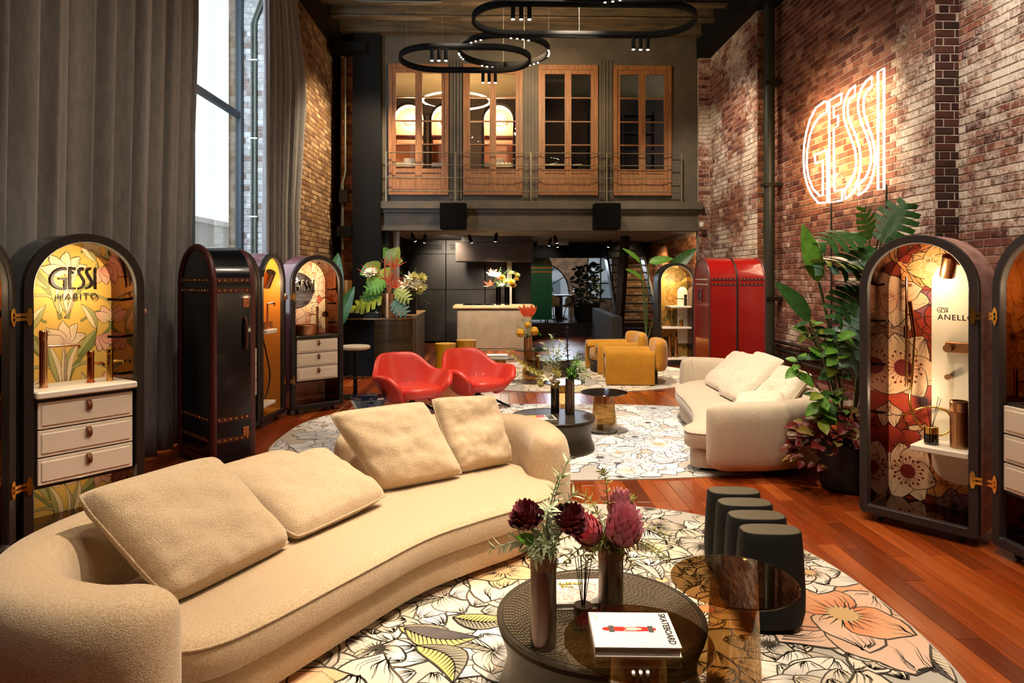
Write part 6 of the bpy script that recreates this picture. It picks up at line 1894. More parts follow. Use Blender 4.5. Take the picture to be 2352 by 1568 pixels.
def blade_mesh(name, m, wfun, curl=0.12, fold=0.25, n=10, wave=0.0, seed=1):
    """leaf blade of length 1 along +y, half width wfun(t), thin double curvature"""
    b = MB(); rr = random.Random(seed); ph = rr.random() * 6
    def fn(u, v):
        s = 2 * u - 1; w_ = wfun(v)
        return (s * w_, v, -curl * v * v + fold * abs(s) * w_ + wave * math.sin(v * 16 + ph) * s)
    b.grid(fn, 5, n)
    o = b.build(name, m); me = o.data; bpy.data.objects.remove(o)
    return me
W_BAN = lambda t: 0.001 + 0.17 * math.sin(PI * min(1, t ** 0.8)) ** 0.7 * (1 - 0.15 * t)
W_OVAL = lambda t: 0.001 + 0.26 * math.sin(PI * t ** 0.85) ** 0.8
W_HEART = lambda t: 0.001 + 0.42 * (math.sin(PI * t ** 0.6) ** 0.75)
W_LANCE = lambda t: 0.001 + 0.10 * math.sin(PI * t ** 0.9) ** 0.9
L_BAN = [blade_mesh('l', m_leaf, W_BAN, 0.18, 0.3, 14, 0.004, 1), blade_mesh('l', m_leaf2, W_BAN, 0.1, 0.3, 14, 0.004, 2)]
L_OVAL = [blade_mesh('l', q, W_OVAL, 0.2, 0.25, 8) for q in (m_leaf2, m_leaf, m_leaf3)]
L_HEART = [blade_mesh('l', q, W_HEART, 0.22, 0.2, 8) for q in (m_leaf2, m_leaf3, m_leaf)]
L_LANCE = [blade_mesh('l', q, W_LANCE, 0.15, 0.4, 6) for q in (m_sage, m_leaf2, m_fern)]
m_col1 = leafmat('coleus_red', '#5a0f14', '#7a2a1c')
m_col2 = leafmat('coleus_rust', '#74241c', '#3c0c10')
m_col3 = leafmat('coleus_lime', '#7a7430', '#6a1c1a')
L_COL = [blade_mesh('l', q, W_HEART, 0.25, 0.3, 8, 0.03, 4) for q in (m_col1, m_col2, m_col3, m_col1)]

def monstera_mesh(m, seed=1):
    b = MB(); lobes = 6
    def edge(t):
        return 0.46 * math.sin(PI * min(1, t * 0.93 + 0.05)) ** 0.6
    for s in (-1, 1):
        for k in range(lobes):
            t0, t1 = k / lobes, (k + 1) / lobes
            pts = []
            for i in range(5):
                f_ = i / 4; w_ = edge(t0 + (t1 - t0) * 0.5) * f_
                sp = 0.12 * f_          # lobes sweep to the tip
                gap = 0.16 * max(0.0, f_ - 0.25) / 0.75 * (t1 - t0)
                z = 0.12 * w_ - 0.16 * (t0 + sp) ** 2 - 0.10 * f_ * f_
                pts.append(((s * w_, t0 + gap + sp * (0.3 + t0), z), (s * w_, t1 - gap + sp * (0.3 + t0), z - 0.01)))
            for a, c in zip(pts, pts[1:]):
                f = [a[0], c[0], c[1], a[1]]
                b.quad(*(f if s > 0 else f[::-1]), smooth=True)
    b.tube([(0, 0, 0.004), (0, 0.5, -0.036), (0, 1.0, -0.16)], [0.012, 0.008, 0.003], 5)
    o = b.build('l', m); me = o.data; bpy.data.objects.remove(o)
    return me
L_MON = [monstera_mesh(m_leaf), monstera_mesh(m_leaf4), monstera_mesh(m_leaf3), monstera_mesh(m_leaf2)]

def put_leaf(me, parent, base, tip, nrm=(0, 0, 1), wide=1.0, name='leaf'):
    base, tip = Vector(base), Vector(tip); y = tip - base; ln = y.length; y.normalize()
    n = Vector(nrm); x = y.cross(n)
    if x.length < 1e-4:
        x = y.cross(Vector((1, 0.2, 0)))
    x.normalize(); z = x.cross(y)
    M_ = Matrix(((x.x, y.x, z.x, base.x), (x.y, y.y, z.y, base.y), (x.z, y.z, z.z, base.z), (0, 0, 0, 1))) @ Matrix.Diagonal((ln * wide, ln, ln, 1))
    return inst(me, name, parent, M_)

def stem(parent, pts, r=0.006, m=None, name='stem'):
    return MB().tube(catmull(pts, 4), r, 6).build(name, m or m_stem, parent)

# ---- big planter beside the poppy trunk
PX, PY = 2.76, 5.28
pot = thing('planter', 'large matt black planter beside the taupe trunk', 'planter', (PX, PY, 0))
MB().lathe([(0, 0.001), (0.15, 0.001), (0.19, 0.03), (0.205, 0.10), (0.21, 0.36), (0.205, 0.375), (0.195, 0.375), (0.19, 0.33), (0, 0.33)], 40).build('pot', mat('matt_black_pot', '#100f0e', 0.6), pot)
MB().lathe([(0, 0.335), (0.188, 0.335)], 24).build('soil', mat('soil', '#1a120b', 1.0, bump=(40, 0.8, 4)), pot)
bird = thing('bird_of_paradise', 'bird of paradise with two upright banana like leaves in the black planter', 'plant', (PX, PY, 0.336))
for me, b0, t0, nrm, wd in ((L_BAN[0], (-0.32, -0.06, 0.98), (-0.56, -0.10, 1.30), (0.2, -1, 0.5), 1.25), (L_BAN[1], (-0.21, 0.02, 1.28), (-0.33, 0.02, 1.74), (-0.3, -1, 0.2), 0.95)):
    put_leaf(me, bird, b0, t0, nrm, wd)
stem(bird, [(-0.02, 0, 0), (-0.1, -0.02, 0.4), (-0.32, -0.06, 0.98)], 0.010)
stem(bird, [(0.0, 0.02, 0), (-0.06, 0.02, 0.6), (-0.21, 0.02, 1.28)], 0.010)
mon = thing('monstera', 'tall monstera with split leaves rising above the taupe trunk', 'plant', (PX + 0.06, PY + 0.06, 0.336))
MON = [(0, (0.10, 0.0, 1.66), (-0.28, -0.10, 1.62), (0.0, -0.55, 0.9)), (1, (0.16, 0.0, 1.46), (-0.34, -0.12, 1.47), (0.1, -0.25, 1.0)), (2, (0.08, -0.05, 1.38), (-0.30, -0.22, 1.50), (0.0, -0.2, 1)),
       (3, (0.18, 0.04, 1.62), (0.12, -0.05, 1.86), (0.3, -1, 0.3)), (0, (0.26, 0.02, 1.60), (0.46, 0.0, 1.92), (-0.5, -1, 0.3)), (1, (0.30, 0.0, 1.52), (0.62, -0.05, 1.62), (0.0, -0.6, 1)),
       (0, (0.06, -0.02, 1.24), (-0.18, -0.20, 1.02), (0.2, -0.9, 0.6)), (1, (0.10, -0.10, 1.02), (-0.10, -0.28, 0.66), (0.2, -1, 0.4)), (1, (0.06, -0.1, 1.12), (-0.14, -0.24, 0.86), (-0.3, -1, 0.3)), (0, (0.14, 0.02, 1.30), (-0.1, -0.1, 1.28), (0, -0.4, 1)),
       (0, (0.2, 0.0, 1.55), (-0.12, -0.12, 1.40), (0, -0.7, 0.8)), (2, (0.22, 0.0, 1.4), (-0.02, -0.2, 1.33), (0, -0.5, 1)), (0, (0.05, 0.05, 0.8), (-0.15, -0.15, 0.62), (0, -1, 0.3)), (1, (0.3, 0.1, 1.7), (0.5, 0.05, 1.58), (0, -0.5, 1))]
for k, b0, t0, nrm in MON:
    put_leaf(L_MON[k], mon, b0, t0, nrm, 0.95)
    stem(mon, [(0.02, 0.02, 0.0), (0.14, 0.08, b0[2] * 0.55), b0], 0.007)
sch = thing('schefflera', 'bushy light green plant with oval leaves in the middle of the black planter', 'plant', (PX - 0.06, PY - 0.04, 0.336))
rr = random.Random(5)
for k in range(9):
    hx_, hy_, hz_ = rr.uniform(-0.34, 0.0), rr.uniform(-0.12, 0.08), rr.uniform(0.34, 1.02)
    stem(sch, [(rr.uniform(-.05, .05), rr.uniform(-.05, .05), 0), (hx_ * 0.4, hy_, hz_ * 0.6), (hx_, hy_, hz_)], 0.005, m_wstem if k % 2 else m_stem)
    for j in range(10):
        a = 2 * PI * j / 10 + rr.random(); l = rr.uniform(0.09, 0.15); dz = rr.uniform(-0.09, 0.07)
        o0 = Vector((hx_, hy_, hz_ + rr.uniform(-0.16, 0.05)))
        put_leaf(L_OVAL[rr.choice((0, 0, 0, 1, 2))], sch, o0, o0 + Vector((l * math.cos(a), l * math.sin(a), dz)), (rr.uniform(-.3, .3), rr.uniform(-.9, -0.2), 0.8), 1.15)
col_ = thing('coleus', 'red and lime coleus foliage spilling over the black planter', 'plant', (PX - 0.04, PY - 0.02, 0.336))
for k in range(270):
    a = rr.uniform(0, 2 * PI); r_ = 0.31 * math.sqrt(rr.random())
    x, y = r_ * math.cos(a) * 1.15 - 0.04, r_ * math.sin(a)
    z = 0.26 * (1 - (r_ / 0.33) ** 2) + rr.uniform(-0.03, 0.06) - (0.05 if r_ > 0.22 else 0)
    if x < -0.12:
        z += rr.uniform(-0.12, 0.05)
    l = rr.uniform(0.055, 0.095)
    put_leaf(rr.choice(L_COL), col_, (x, y, z), (x + l * math.cos(a + rr.uniform(-.8, .8)), y + l * math.sin(a + rr.uniform(-.8, .8)), z + rr.uniform(-0.06, 0.04)), (rr.uniform(-.4, .4), rr.uniform(-.8, 0), 1), 1.0)
for k in range(7):
    a = rr.uniform(2.2, 4.4)
    stem(col_, [(0, 0, 0.0), (-0.12, -0.03, 0.16), (-0.3 - 0.05 * rr.random(), 0.12 * math.sin(a), 0.06 + 0.12 * rr.random())], 0.004, m_col2)
    put_leaf(L_COL[k % 4], col_, (-0.30, 0.12 * math.sin(a), 0.10 + 0.05 * k % 3 * 0.1), (-0.42, 0.14 * math.sin(a) - 0.03, 0.06 + 0.02 * k), (0, -0.6, 1), 1.0)
tray = thing('plant_dish', 'dark saucer dish behind the ivory sofa, below the red foliage', 'dish', (2.72, 5.62, 0.0)) if False else None

# ---- generic flower pieces
def bloom_mesh(m, npet, layers, ln, wd, open_, tipcurl=0.1, seed=1, cols=None):
    """flower head opening along +z; cols = (base, tip) colours of a petal"""
    b = MB(); rr_ = random.Random(seed)
    for L_ in range(layers):
        f_ = 1 - L_ / max(1, layers)
        for k in range(npet):
            a = 2 * PI * (k + 0.5 * (L_ % 2)) / npet + rr_.uniform(-.08, .08); ca, sa = math.cos(a), math.sin(a)
            op = open_ * (0.25 + 0.75 * f_) * rr_.uniform(0.9, 1.1); sh_ = rr_.uniform(0.75, 1.2)
            hz = 0.55 + 0.45 * (1 - f_) if layers > 3 else 1.0
            def fn(u, v, ca=ca, sa=sa, op=op, f_=f_, hz=hz):
                s = 2 * u - 1; w_ = wd * math.sin(PI * min(1, v * 0.86 + 0.10)) ** 0.7 * (1 - 0.35 * v)
                r = ln * (0.10 + op * math.sin(v * 1.25 + 0.1) + tipcurl * v ** 3 * op)
                if v > 0.85:
                    r += ln * 0.05
                z = ln * hz * (0.95 * v * math.cos(op * 0.9) + 0.06)
                return (ca * r - sa * s * w_, sa * r + ca * s * w_, z)
            cf = None
            if cols:
                cf = lambda v, sh_=sh_: tuple((cols[0][i] + (cols[1][i] - cols[0][i]) * v) * sh_ for i in range(3)) + (1,)
            b.grid(fn, 3, 7, colf=cf)
    o = b.build('l', m); me = o.data; bpy.data.objects.remove(o)
    return me
m_petal = mat('tinted_petal', '#ffffff', 0.6, attr='bc')
def aim(me, parent, pos, dirv, name, sc=1.0, roll=0.0):
    z = Vector(dirv).normalized(); q = z.to_track_quat('Z', 'Y')
    M_ = Matrix.Translation(pos) @ q.to_matrix().to_4x4() @ Matrix.Rotation(roll, 4, 'Z') @ Matrix.Diagonal((sc, sc, sc, 1))
    return inst(me, name, parent, M_)
m_prot = mat('protea_pink', '#c4485a', 0.6, var=('#9c3a58', 12, 0.8))
m_prot2 = mat('protea_mauve', '#cf7086', 0.6, var=('#ab4a6c', 12, 0.8))
m_arti = mat('artichoke_plum', '#5a2232', 0.55, var=('#7c3444', 14, 0.8))
m_white_f = mat('cream_petal', '#efe6cc', 0.6)
m_oran = mat('orange_bract', '#d8531c', 0.5, var=('#c0301c', 8, 0.7))
m_yel = mat('yellow_petal', '#d9a520', 0.6, var=('#c98a12', 10, 0.6))
m_pyel = mat('pale_yellow_petal', '#d9cf7c', 0.6)
B_PROT = bloom_mesh(m_petal, 9, 6, 0.13, 0.019, 0.33, -0.25, 3, (hx('#7a2034'), hx('#e0707a')))
B_PROT2 = bloom_mesh(m_petal, 10, 6, 0.135, 0.020, 0.40, -0.3, 4, (hx('#8a2c4a'), hx('#e89aa8')))
B_ARTI = bloom_mesh(m_petal, 11, 6, 0.072, 0.018, 0.70, -0.25, 5, (hx('#2a1018'), hx('#8a3c48')))
B_LILY = bloom_mesh(m_white_f, 6, 1, 0.07, 0.02, 0.75, 0.3, 6)
B_PIN = bloom_mesh(m_yel, 14, 4, 0.055, 0.008, 0.9, 0.1, 7)
B_POM = bloom_mesh(m_pyel, 10, 3, 0.05, 0.014, 0.9, 0.2, 8)

def sprig(parent, pts, n, ln, me, name='sprig', spread=0.9, r=0.0022, wide=1.0, m=None, pairs=True):
    """one stem with many small leaves, a single mesh"""
    b = MB(); P = catmull(pts, 6); b.tube(P, r, 5)
    src = [v.co.copy() for v in me.vertices]; fs = [tuple(p.vertices) for p in me.polygons]
    for k in range(n):
        t = 0.15 + 0.85 * k / n; i = min(len(P) - 2, int(t * (len(P) - 1)))
        p = Vector(P[i]); d = (Vector(P[i + 1]) - p).normalized()
        a = 2.4 * k + RNG.random() * 0.6
        s = d.cross(Vector((math.cos(a), math.sin(a), 0.3))).normalized()
        y = (d * 0.7 + s * spread).normalized(); nrm = d; x = y.cross(nrm).normalized(); z = x.cross(y)
        l = ln * RNG.uniform(0.7, 1.15) * (1 - 0.35 * t)
        base = len(b.v)
        for c in src:
            q = p + x * c.x * l * wide + y * c.y * l + z * c.z * l
            b.v.append((q.x, q.y, q.z))
        for f in fs:
            b.f.append(tuple(base + q for q in f)); b.sm.append(True); b.col.append(None)
    return b.build(name, m or me.materials[0], parent)

def vase(label, loc, r, h, m, band=None, group='metal cylinder vases'):
    v = thing('cylinder_vase', label, 'vase', loc, group=group)
    MB().lathe([(0, 0), (r, 0), (r, 0.001), (r, h * (0.80 if band else 1)), (r - 0.004, h), (r - 0.005, h * 0.6), (0, h * 0.6)] if not band else [(0, 0), (r, 0), (r, h * 0.8)], 36).build('body', m, v)
    if band:
        MB().lathe([(r, h * 0.8), (r + 0.0015, h * 0.805), (r + 0.0015, h - 0.002), (r, h), (r - 0.005, h), (r - 0.006, h * 0.8), (0, h * 0.8)], 36).build('collar', band, v)
    return v
m_gun = mat('brushed_gunmetal', '#7a6f68', 0.28, metal=1.0, var=('#5c524c', 30, 0.6), scale3=(1, 1, 0.02))
m_collar = mat('knurled_bronze', '#7a5a46', 0.42, metal=0.9, bump=(260, 0.4, 1))
ZT1 = 0.3255
vase('tall brushed gunmetal vase at the left edge of the front drum table', (0.178, 2.46, ZT1), 0.047, 0.35, m_gun, m_collar)
vase('shorter brushed gunmetal vase with proteas at the back of the front drum table', (0.47, 2.74, ZT1), 0.050, 0.245, m_gun, m_collar)
# bouquet in the tall vase
bq = thing('artichoke_bouquet', 'bouquet of dark artichoke heads with sage sprigs in the tall vase', 'bouquet', (0.178, 2.46, ZT1 + 0.30))
for p, d, s in (((-0.05, -0.02, 0.14), (-0.35, -0.3, 1), 1.4), ((0.075, -0.02, 0.13), (0.5, -0.4, 0.9), 1.45)):
    stem(bq, [(0, 0, 0.0), (p[0] * 0.5, p[1], 0.08), p], 0.005)
    aim(B_ARTI, bq, p, d, 'artichoke_head', s)
for k, (dx, dy, dz) in enumerate(((-0.20, -0.04, 0.06), (-0.13, -0.08, 0.10), (-0.10, 0.02, 0.20), (0.02, -0.06, 0.22), (0.06, 0.0, 0.32), (0.10, 0.02, 0.38), (0.05, -0.07, 0.12), (-0.06, -0.09, 0.08), (0.0, -0.09, 0.10), (0.12, -0.02, 0.26), (-0.04, -0.1, 0.05), (0.04, -0.1, 0.06))):
    sprig(bq, [(0, 0, 0.02), (dx * 0.45, dy * 0.6, 0.05 + dz * 0.5), (dx, dy, dz)], 26 if dz > .15 else 20, 0.068, L_LANCE[0], r=0.002, wide=1.35)
put_leaf(L_OVAL[0], bq, (-0.03, -0.05, 0.09), (-0.09, -0.1, 0.13), (0, -1, 0.5), 1.0)
# bouquet in the shorter vase
bq = thing('protea_bouquet', 'bouquet of pink proteas with olive fern fronds in the shorter vase', 'bouquet', (0.47, 2.74, ZT1 + 0.21))
for me, p, d, s in ((B_PROT, (-0.06, -0.02, 0.06), (-0.75, -0.35, 1), 1.25), (B_PROT2, (0.03, -0.03, 0.05), (0.15, -0.3, 1), 1.4), (B_PROT2, (0.035, 0.03, 0.13), (0.12, 0.1, 1), 1.0), (B_PROT, (-0.05, 0.0, 0.03), (-0.9, -0.2, 0.5), 0.7)):
    stem(bq, [(0, 0, 0.0), (p[0] * 0.5, p[1] * .5, p[2] * .6), p], 0.006, m_wstem)
    aim(me, bq, p, d, 'protea_head', s)
for k, (dx, dy, dz) in enumerate(((-0.24, -0.02, 0.05), (-0.20, -0.08, 0.0), (-0.16, 0.02, 0.24), (-0.03, 0.04, 0.33), (0.24, -0.03, 0.08), (0.22, -0.1, 0.02), (0.20, -0.05, 0.0), (0.1, 0.06, 0.2), (-0.1, -0.1, 0.02), (0.06, -0.12, 0.0))):
    sprig(bq, [(0, 0, 0.03), (dx * 0.5, dy * 0.5, 0.06 + dz * 0.65), (dx, dy, dz)], 54, 0.050, L_LANCE[2], 'fern_frond', r=0.0022, spread=1.5, wide=1.35)
# diffuser on the drum table
diffuser('black reed diffuser on the front drum table', (0.338, 2.585, ZT1), 0.036, 0.085, GD, mat('gunmetal_cap', '#57483c', 0.3, metal=0.9), 1.25, 0.30, 8)

# ---- books
m_paper = mat('page_edge', '#cfc3b4', 0.8, bump=(300, 0.3, 1), scale3=(0.1, 0.1, 1))
def book(label, loc, rz, w_, d_, h_, cover, group='coffee table books'):
    bk = thing('coffee_table_book', label, 'book', loc, rz, group=group)
    MB().box((-w_ / 2, -d_ / 2, 0), (w_ / 2, d_ / 2, 0.0025)).build('back_cover', cover, bk)
    MB().box((-w_ / 2, -d_ / 2, h_ - 0.0025), (w_ / 2, d_ / 2, h_)).build('front_cover', cover, bk)
    MB().box((-w_ / 2 + 0.004, -d_ / 2 + 0.005, 0.0027), (w_ / 2 - 0.005, d_ / 2 - 0.002, h_ - 0.0027)).build('pages', m_paper, bk)
    MB().box((-w_ / 2 - 0.0012, -d_ / 2, 0.0), (-w_ / 2 + 0.0015, d_ / 2, h_)).build('spine', cover, bk)
    return bk
m_bookw = mat('white_cover', '#e9e1d8', 0.45)
skb = book('white book with a red skateboard on its cover on smoked glass', (0.44, 2.155, 0.5062), -0.045, 0.262, 0.215, 0.030, m_bookw)
zt = 0.0303
text('SKATEBOARD', 0.030, m_ink, skb, (0.108, 0.005, zt), (0, 0, -PI / 2), extrude=0.0003, bold=0.0008)
text('INSIDE', 0.014, mat('silver_print', '#c9c4be', 0.5), skb, (-0.112, 0.072, zt), (0, 0, -PI / 2), extrude=0.0002)
text('CHRONICLE BOOKS', 0.006, mat('grey_print', '#56504a', 0.5), skb, (-0.115, -0.055, zt), (0, 0, -PI / 2), extrude=0.0002) if False else None
dk_ = MB().prism(superell(-0.012, 0.0, 0.085, 0.0135, 3.2, 40), zt - 0.0004, zt + 0.0006).build('board_print', mat('red_print', '#c4281c', 0.4), skb)
for x in (-0.068, 0.056):
    MB().box((x - 0.008, -0.019, zt + 0.0006), (x + 0.008, 0.019, zt + 0.0009)).build('wheel_print', mat('grey_truck', '#4a4644', 0.5), dk_)
MB().prism(superell(0.002, 0.0, 0.026, 0.0065, 3, 24), zt + 0.0006, zt + 0.0008).build('badge_print', mat('pale_badge', '#d8c3ba', 0.5), dk_)
MB().box((-0.03, -0.0115, zt + 0.0006), (0.01, -0.0085, zt + 0.0008)).build('stripe_print', mat('pale_badge'), dk_)
MB().box((-0.03, 0.0085, zt + 0.0006), (0.01, 0.0115, zt + 0.0008)).build('stripe_print', mat('pale_badge'), dk_)
stb = book('pink scribbled book with yellow title behind the tall vase', (0.325, 2.83, ZT1), 0.03, 0.30, 0.22, 0.024, m_bookw)
zt = 0.0243
pr = Print([(-0.145, -0.085), (0.145, -0.085), (0.145, 0.09), (-0.145, 0.09)], 5, 0.0, 0.00001)
for k in range(420):
    x, y = pr.rr.uniform(-0.145, 0.145), pr.rr.uniform(-0.085, 0.075); l = pr.rr.uniform(0.003, 0.012); a = pr.rr.random() * 6.28
    pr.stroke([(x, y), (x + l * math.cos(a), y + l * math.sin(a)), (x + l * math.cos(a + 1), y + l * math.sin(a + 1))], 0.0012, 0.002, pr.rr.choice((hx('#d8544e'), hx('#e08a80'), hx('#8a6a6a'), hx('#f0d8a0'))), pr.up())
o = pr.build('cover_print', m_print, stb, zlim=0.0005); o.location = (0, 0, zt - 0.0002)
m_ytext = mat('yellow_print', '#e2cf2c', 0.5)
for k, (s_, y_) in enumerate((('STREETS', 0.068), ('THE', 0.042))):
    text(s_, 0.028, m_ink, stb, (0.003 - 0.02 * k, y_ - 0.0012, zt + 0.0008), (0, 0, PI), extrude=0.0003, bold=0.0006)
    text(s_, 0.028, m_ytext, stb, (0.002 - 0.02 * k, y_, zt + 0.0016), (0, 0, PI), extrude=0.0003)
b2 = book('colourful paperback on the second drum coffee table', (0.42, 6.36, ZT1), 0.12, 0.30, 0.22, 0.022, mat('pale_cover', '#dcd6c8', 0.5))
MB().box((-0.15, -0.05, 0.0221), (-0.02, 0.11, 0.0226)).build('cover_patch', mat('yellow_cover', '#d8b62a', 0.5), b2)
MB().box((-0.02, 0.0, 0.0221), (0.06, 0.11, 0.0226)).build('cover_patch', mat('red_print'), b2)
MB().box((0.075, -0.09, 0.0221), (0.135, 0.1, 0.0226)).build('cover_patch', mat('grey_truck'), b2)
book('white paperback on the low dark glass table by the yellow stools', (0.05, 11.15, 0.346), 0.05, 0.34, 0.24, 0.05, m_bookw)

# ---- flowers on the second drum table
m_chrome = mat('dark_chrome', '#4a4a4c', 0.12, metal=1.0)
vase('slim dark chrome vase at the left on the second drum table', (0.60, 6.72, ZT1), 0.042, 0.30, m_chrome, m_collar)
vase('slim gunmetal vase at the right on the second drum table', (0.74, 6.66, ZT1), 0.047, 0.34, m_gun)
bq = thing('orchid_bouquet', 'airy bouquet of yellow orchids and sage sprigs in the slim chrome vase', 'bouquet', (0.60, 6.72, ZT1 + 0.27))
for dx, dy, dz in ((-0.12, 0.0, 0.42), (-0.04, -0.05, 0.5), (0.06, 0.02, 0.44), (-0.16, -0.04, 0.3), (0.02, -0.06, 0.34), (0.12, -0.04, 0.40), (-0.08, 0.04, 0.36)):
    sprig(bq, [(0, 0, 0.02), (dx * 0.5, dy, 0.05 + dz * 0.55), (dx, dy, dz)], 30, 0.075, L_LANCE[0], wide=1.5)
for k in range(11):
    t = k / 10
    aim(B_POM, bq, (-0.05 - 0.40 * t, -0.03, 0.08 + 0.26 * t - 0.05 * math.sin(t * 3)), (-0.4, -0.8, 0.4), 'orchid_bloom', 0.7 - 0.35 * t, k)
stem(bq, [(0, 0, 0.02), (-0.15, -0.02, 0.14), (-0.45, -0.03, 0.34)], 0.003)
rr = random.Random(15)
for k in range(16):
    aim(B_LILY if k % 3 else B_POM, bq, (rr.uniform(-0.16, 0.04), rr.uniform(-0.08, 0.03), rr.uniform(-0.02, 0.16)), (rr.uniform(-.6, .4), -0.8, rr.uniform(0, 0.8)), 'white_bloom', rr.uniform(0.5, 0.8), k)
bq = thing('plume_bouquet', 'bouquet with navy feathery plume and lime foliage in the slim gunmetal vase', 'bouquet', (0.74, 6.66, ZT1 + 0.30))
m_plume = mat('navy_plume', '#181a2a', 0.9, var=('#2a2d44', 20, 0.7))
L_PL = blade_mesh('l', m_plume, lambda t: 0.02 + 0.05 * math.sin(PI * t), 0.2, 0.2, 4)
sprig(bq, [(0, 0, 0.0), (-0.02, 0.0, 0.25), (-0.03, 0.0, 0.56)], 150, 0.06, L_PL, 'plume', spread=0.7, r=0.006)
for dx, dy, dz in ((0.12, -0.05, 0.18), (0.16, 0.0, 0.12), (0.08, -0.08, 0.22), (0.2, -0.03, 0.06), (0.1, 0.04, 0.28), (0.05, -0.1, 0.10), (0.14, -0.08, 0.02), (0.0, -0.09, 0.12), (0.13, 0.02, 0.24)):
    sprig(bq, [(0, 0, 0.0), (dx * 0.5, dy * .5, 0.04 + dz * 0.6), (dx, dy, dz)], 34, 0.075, L_LANCE[1], wide=1.3)
for k in range(4):
    aim(B_PIN, bq, (0.06 + 0.04 * k, -0.03, 0.20 + 0.03 * (k % 2)), (0.3, -0.3, 1), 'thistle', 0.5, k) if False else None

# ---- lemon flower vase on the far pedestal table
vase('copper vase with lemon flowers on the dark pedestal table', (0.52, 10.56, 0.536), 0.06, 0.20, m_brushed)
bq = thing('lemon_bouquet', 'orange and yellow pincushion bouquet standing on the dark pedestal table', 'bouquet', (0.52, 10.56, 0.70))
for p, s in (((-0.12, -0.03, 0.10), 1.5), ((0.10, -0.03, 0.13), 1.5), ((0.0, 0.0, 0.22), 1.1)):
    b = MB().lathe([(0, -0.045), (0.03, -0.035), (0.045, 0), (0.03, 0.035), (0, 0.045)], 14).build('lemon_head', m_yel, bq); b.location = p; b.scale = (s, s, s * 1.05)
    stem(bq, [(0, 0, 0), (p[0] * .5, 0, p[2] * .5), p], 0.005)
for k in range(5):
    a = -0.5 + 0.25 * k
    put_leaf(blade_mesh('l', m_oran, W_LANCE, 0.05, 0.4, 6), bq, (0.02 * k - 0.04, 0, 0.34), (-0.14 + 0.07 * k, -0.02, 0.52 + 0.03 * (k % 2)), (0, -1, 0), 1.4, 'bract')
for dx, dy, dz in ((-0.12, 0, 0.05), (0.16, 0, 0.08), (0.22, -0.02, 0.06), (0.05, -0.05, 0.2), (-0.08, 0.0, 0.3), (0.07, 0.0, 0.36), (0.18, 0, 0.1), (-0.16, 0.0, 0.2)):
    sprig(bq, [(0, 0, 0), (dx * .5, dy, dz * .6 + .04), (dx, dy, dz)], 18, 0.07, L_LANCE[1])

# ---- tropical flowers on the bar
vase('large brushed copper vase with tropical flowers on the bar', (-1.78, 11.62, 0.9905), 0.125, 0.40, m_brushed)
tr = thing('tropical_bouquet', 'tropical bouquet of heliconia and monstera leaves in the copper bar vase', 'bouquet', (-1.78, 11.62, 1.36))
HEL = blade_mesh('l', m_oran, lambda t: 0.004 + 0.05 * (1 - t), 0.02, 0.6, 6)
for cx_, cz_ in ((-0.32, 0.32), (0.08, 0.46), (0.02, 0.20), (0.10, 0.12)):
    for k in range(6):
        a = -1.0 + 0.42 * k
        put_leaf(HEL, tr, (cx_, -0.02, cz_), (cx_ + 0.26 * math.sin(a), -0.05, cz_ + 0.24 * math.cos(a)), (0, -1, 0.2), 1.3, 'bract')
    stem(tr, [(0, 0, 0), (cx_ * .5, 0, cz_ * .5), (cx_, -0.01, cz_)], 0.010)
aim(bloom_mesh(m_white_f, 10, 4, 0.10, 0.03, 0.9, 0.3, 12), tr, (-0.30, -0.06, 0.36), (-0.1, -0.6, 0.8), 'white_bloom', 1.0)
for x in (-0.06, 0.03, 0.10):
    MB().tube([(0, 0, 0), (x, -0.05, 0.3), (x * 1.3 + 0.02, -0.05, 0.62)], 0.016, 6).build('flower_spike', mat('brick_spike', '#b0603a', 0.7), tr)
for k, b0, t0, nrm in ((3, (-0.05, -0.05, 0.22), (-0.36, -0.14, 0.12), (0, -1, 0.3)), (2, (0.1, -0.05, 0.08), (0.36, -0.12, -0.06), (0, -0.8, 0.6)), (0, (-0.1, 0, 0.1), (-0.5, 0, 0.0), (0, -0.6, 0.8)), (0, (-0.1, 0.05, 0.0), (-0.55, 0, -0.14), (0, -0.5, 0.8)), (2, (-0.1, -0.1, -0.04), (-0.62, -0.12, -0.16), (0, -0.6, 0.8)), (1, (0.05, -0.1, -0.1), (0.32, -0.15, -0.28), (0, -0.8, .4)), (0, (-0.2, 0, -0.1), (-0.4, -0.05, -0.3), (0, -0.8, .4))):
    put_leaf(L_MON[k], tr, b0, t0, nrm, 1.0)
fig = thing('fiddle_leaf_fig', 'fiddle leaf plant with big yellow green leaves behind the bar flowers', 'plant', (-1.95, 12.4, 0.9905))
MB().lathe([(0, 0), (0.10, 0), (0.12, 0.2), (0.11, 0.2), (0, 0.17)], 20).build('pot', m_blackm, fig)
rr = random.Random(2)
for b0, t0 in (((0.05, -0.05, 0.9), (0.22, -0.1, 1.22)), ((0.1, -0.05, 0.95), (0.30, -0.15, 0.98)), ((0.0, -0.05, 0.85), (0.08, -0.2, 0.62)), ((-0.1, -0.05, 0.8), (-0.34, -0.15, 0.92)), ((-0.12, 0, 0.75), (-0.30, -0.2, 0.55)), ((-0.2, 0, 0.85), (-0.46, -0.1, 0.74)), ((0.06, 0, 1.05), (-0.02, -0.1, 1.2))):
    put_leaf(L_HEART[rr.choice((1, 1, 0))], fig, b0, t0, (0, -1, 0.4), 1.1)
stem(fig, [(0, 0, 0.15), (0.02, 0, 0.6), (0.08, -0.02, 1.05)], 0.012, m_wstem)
stem(fig, [(0, 0, 0.4), (-0.08, 0, 0.6), (-0.18, -0.02, 0.85)], 0.008, m_wstem)
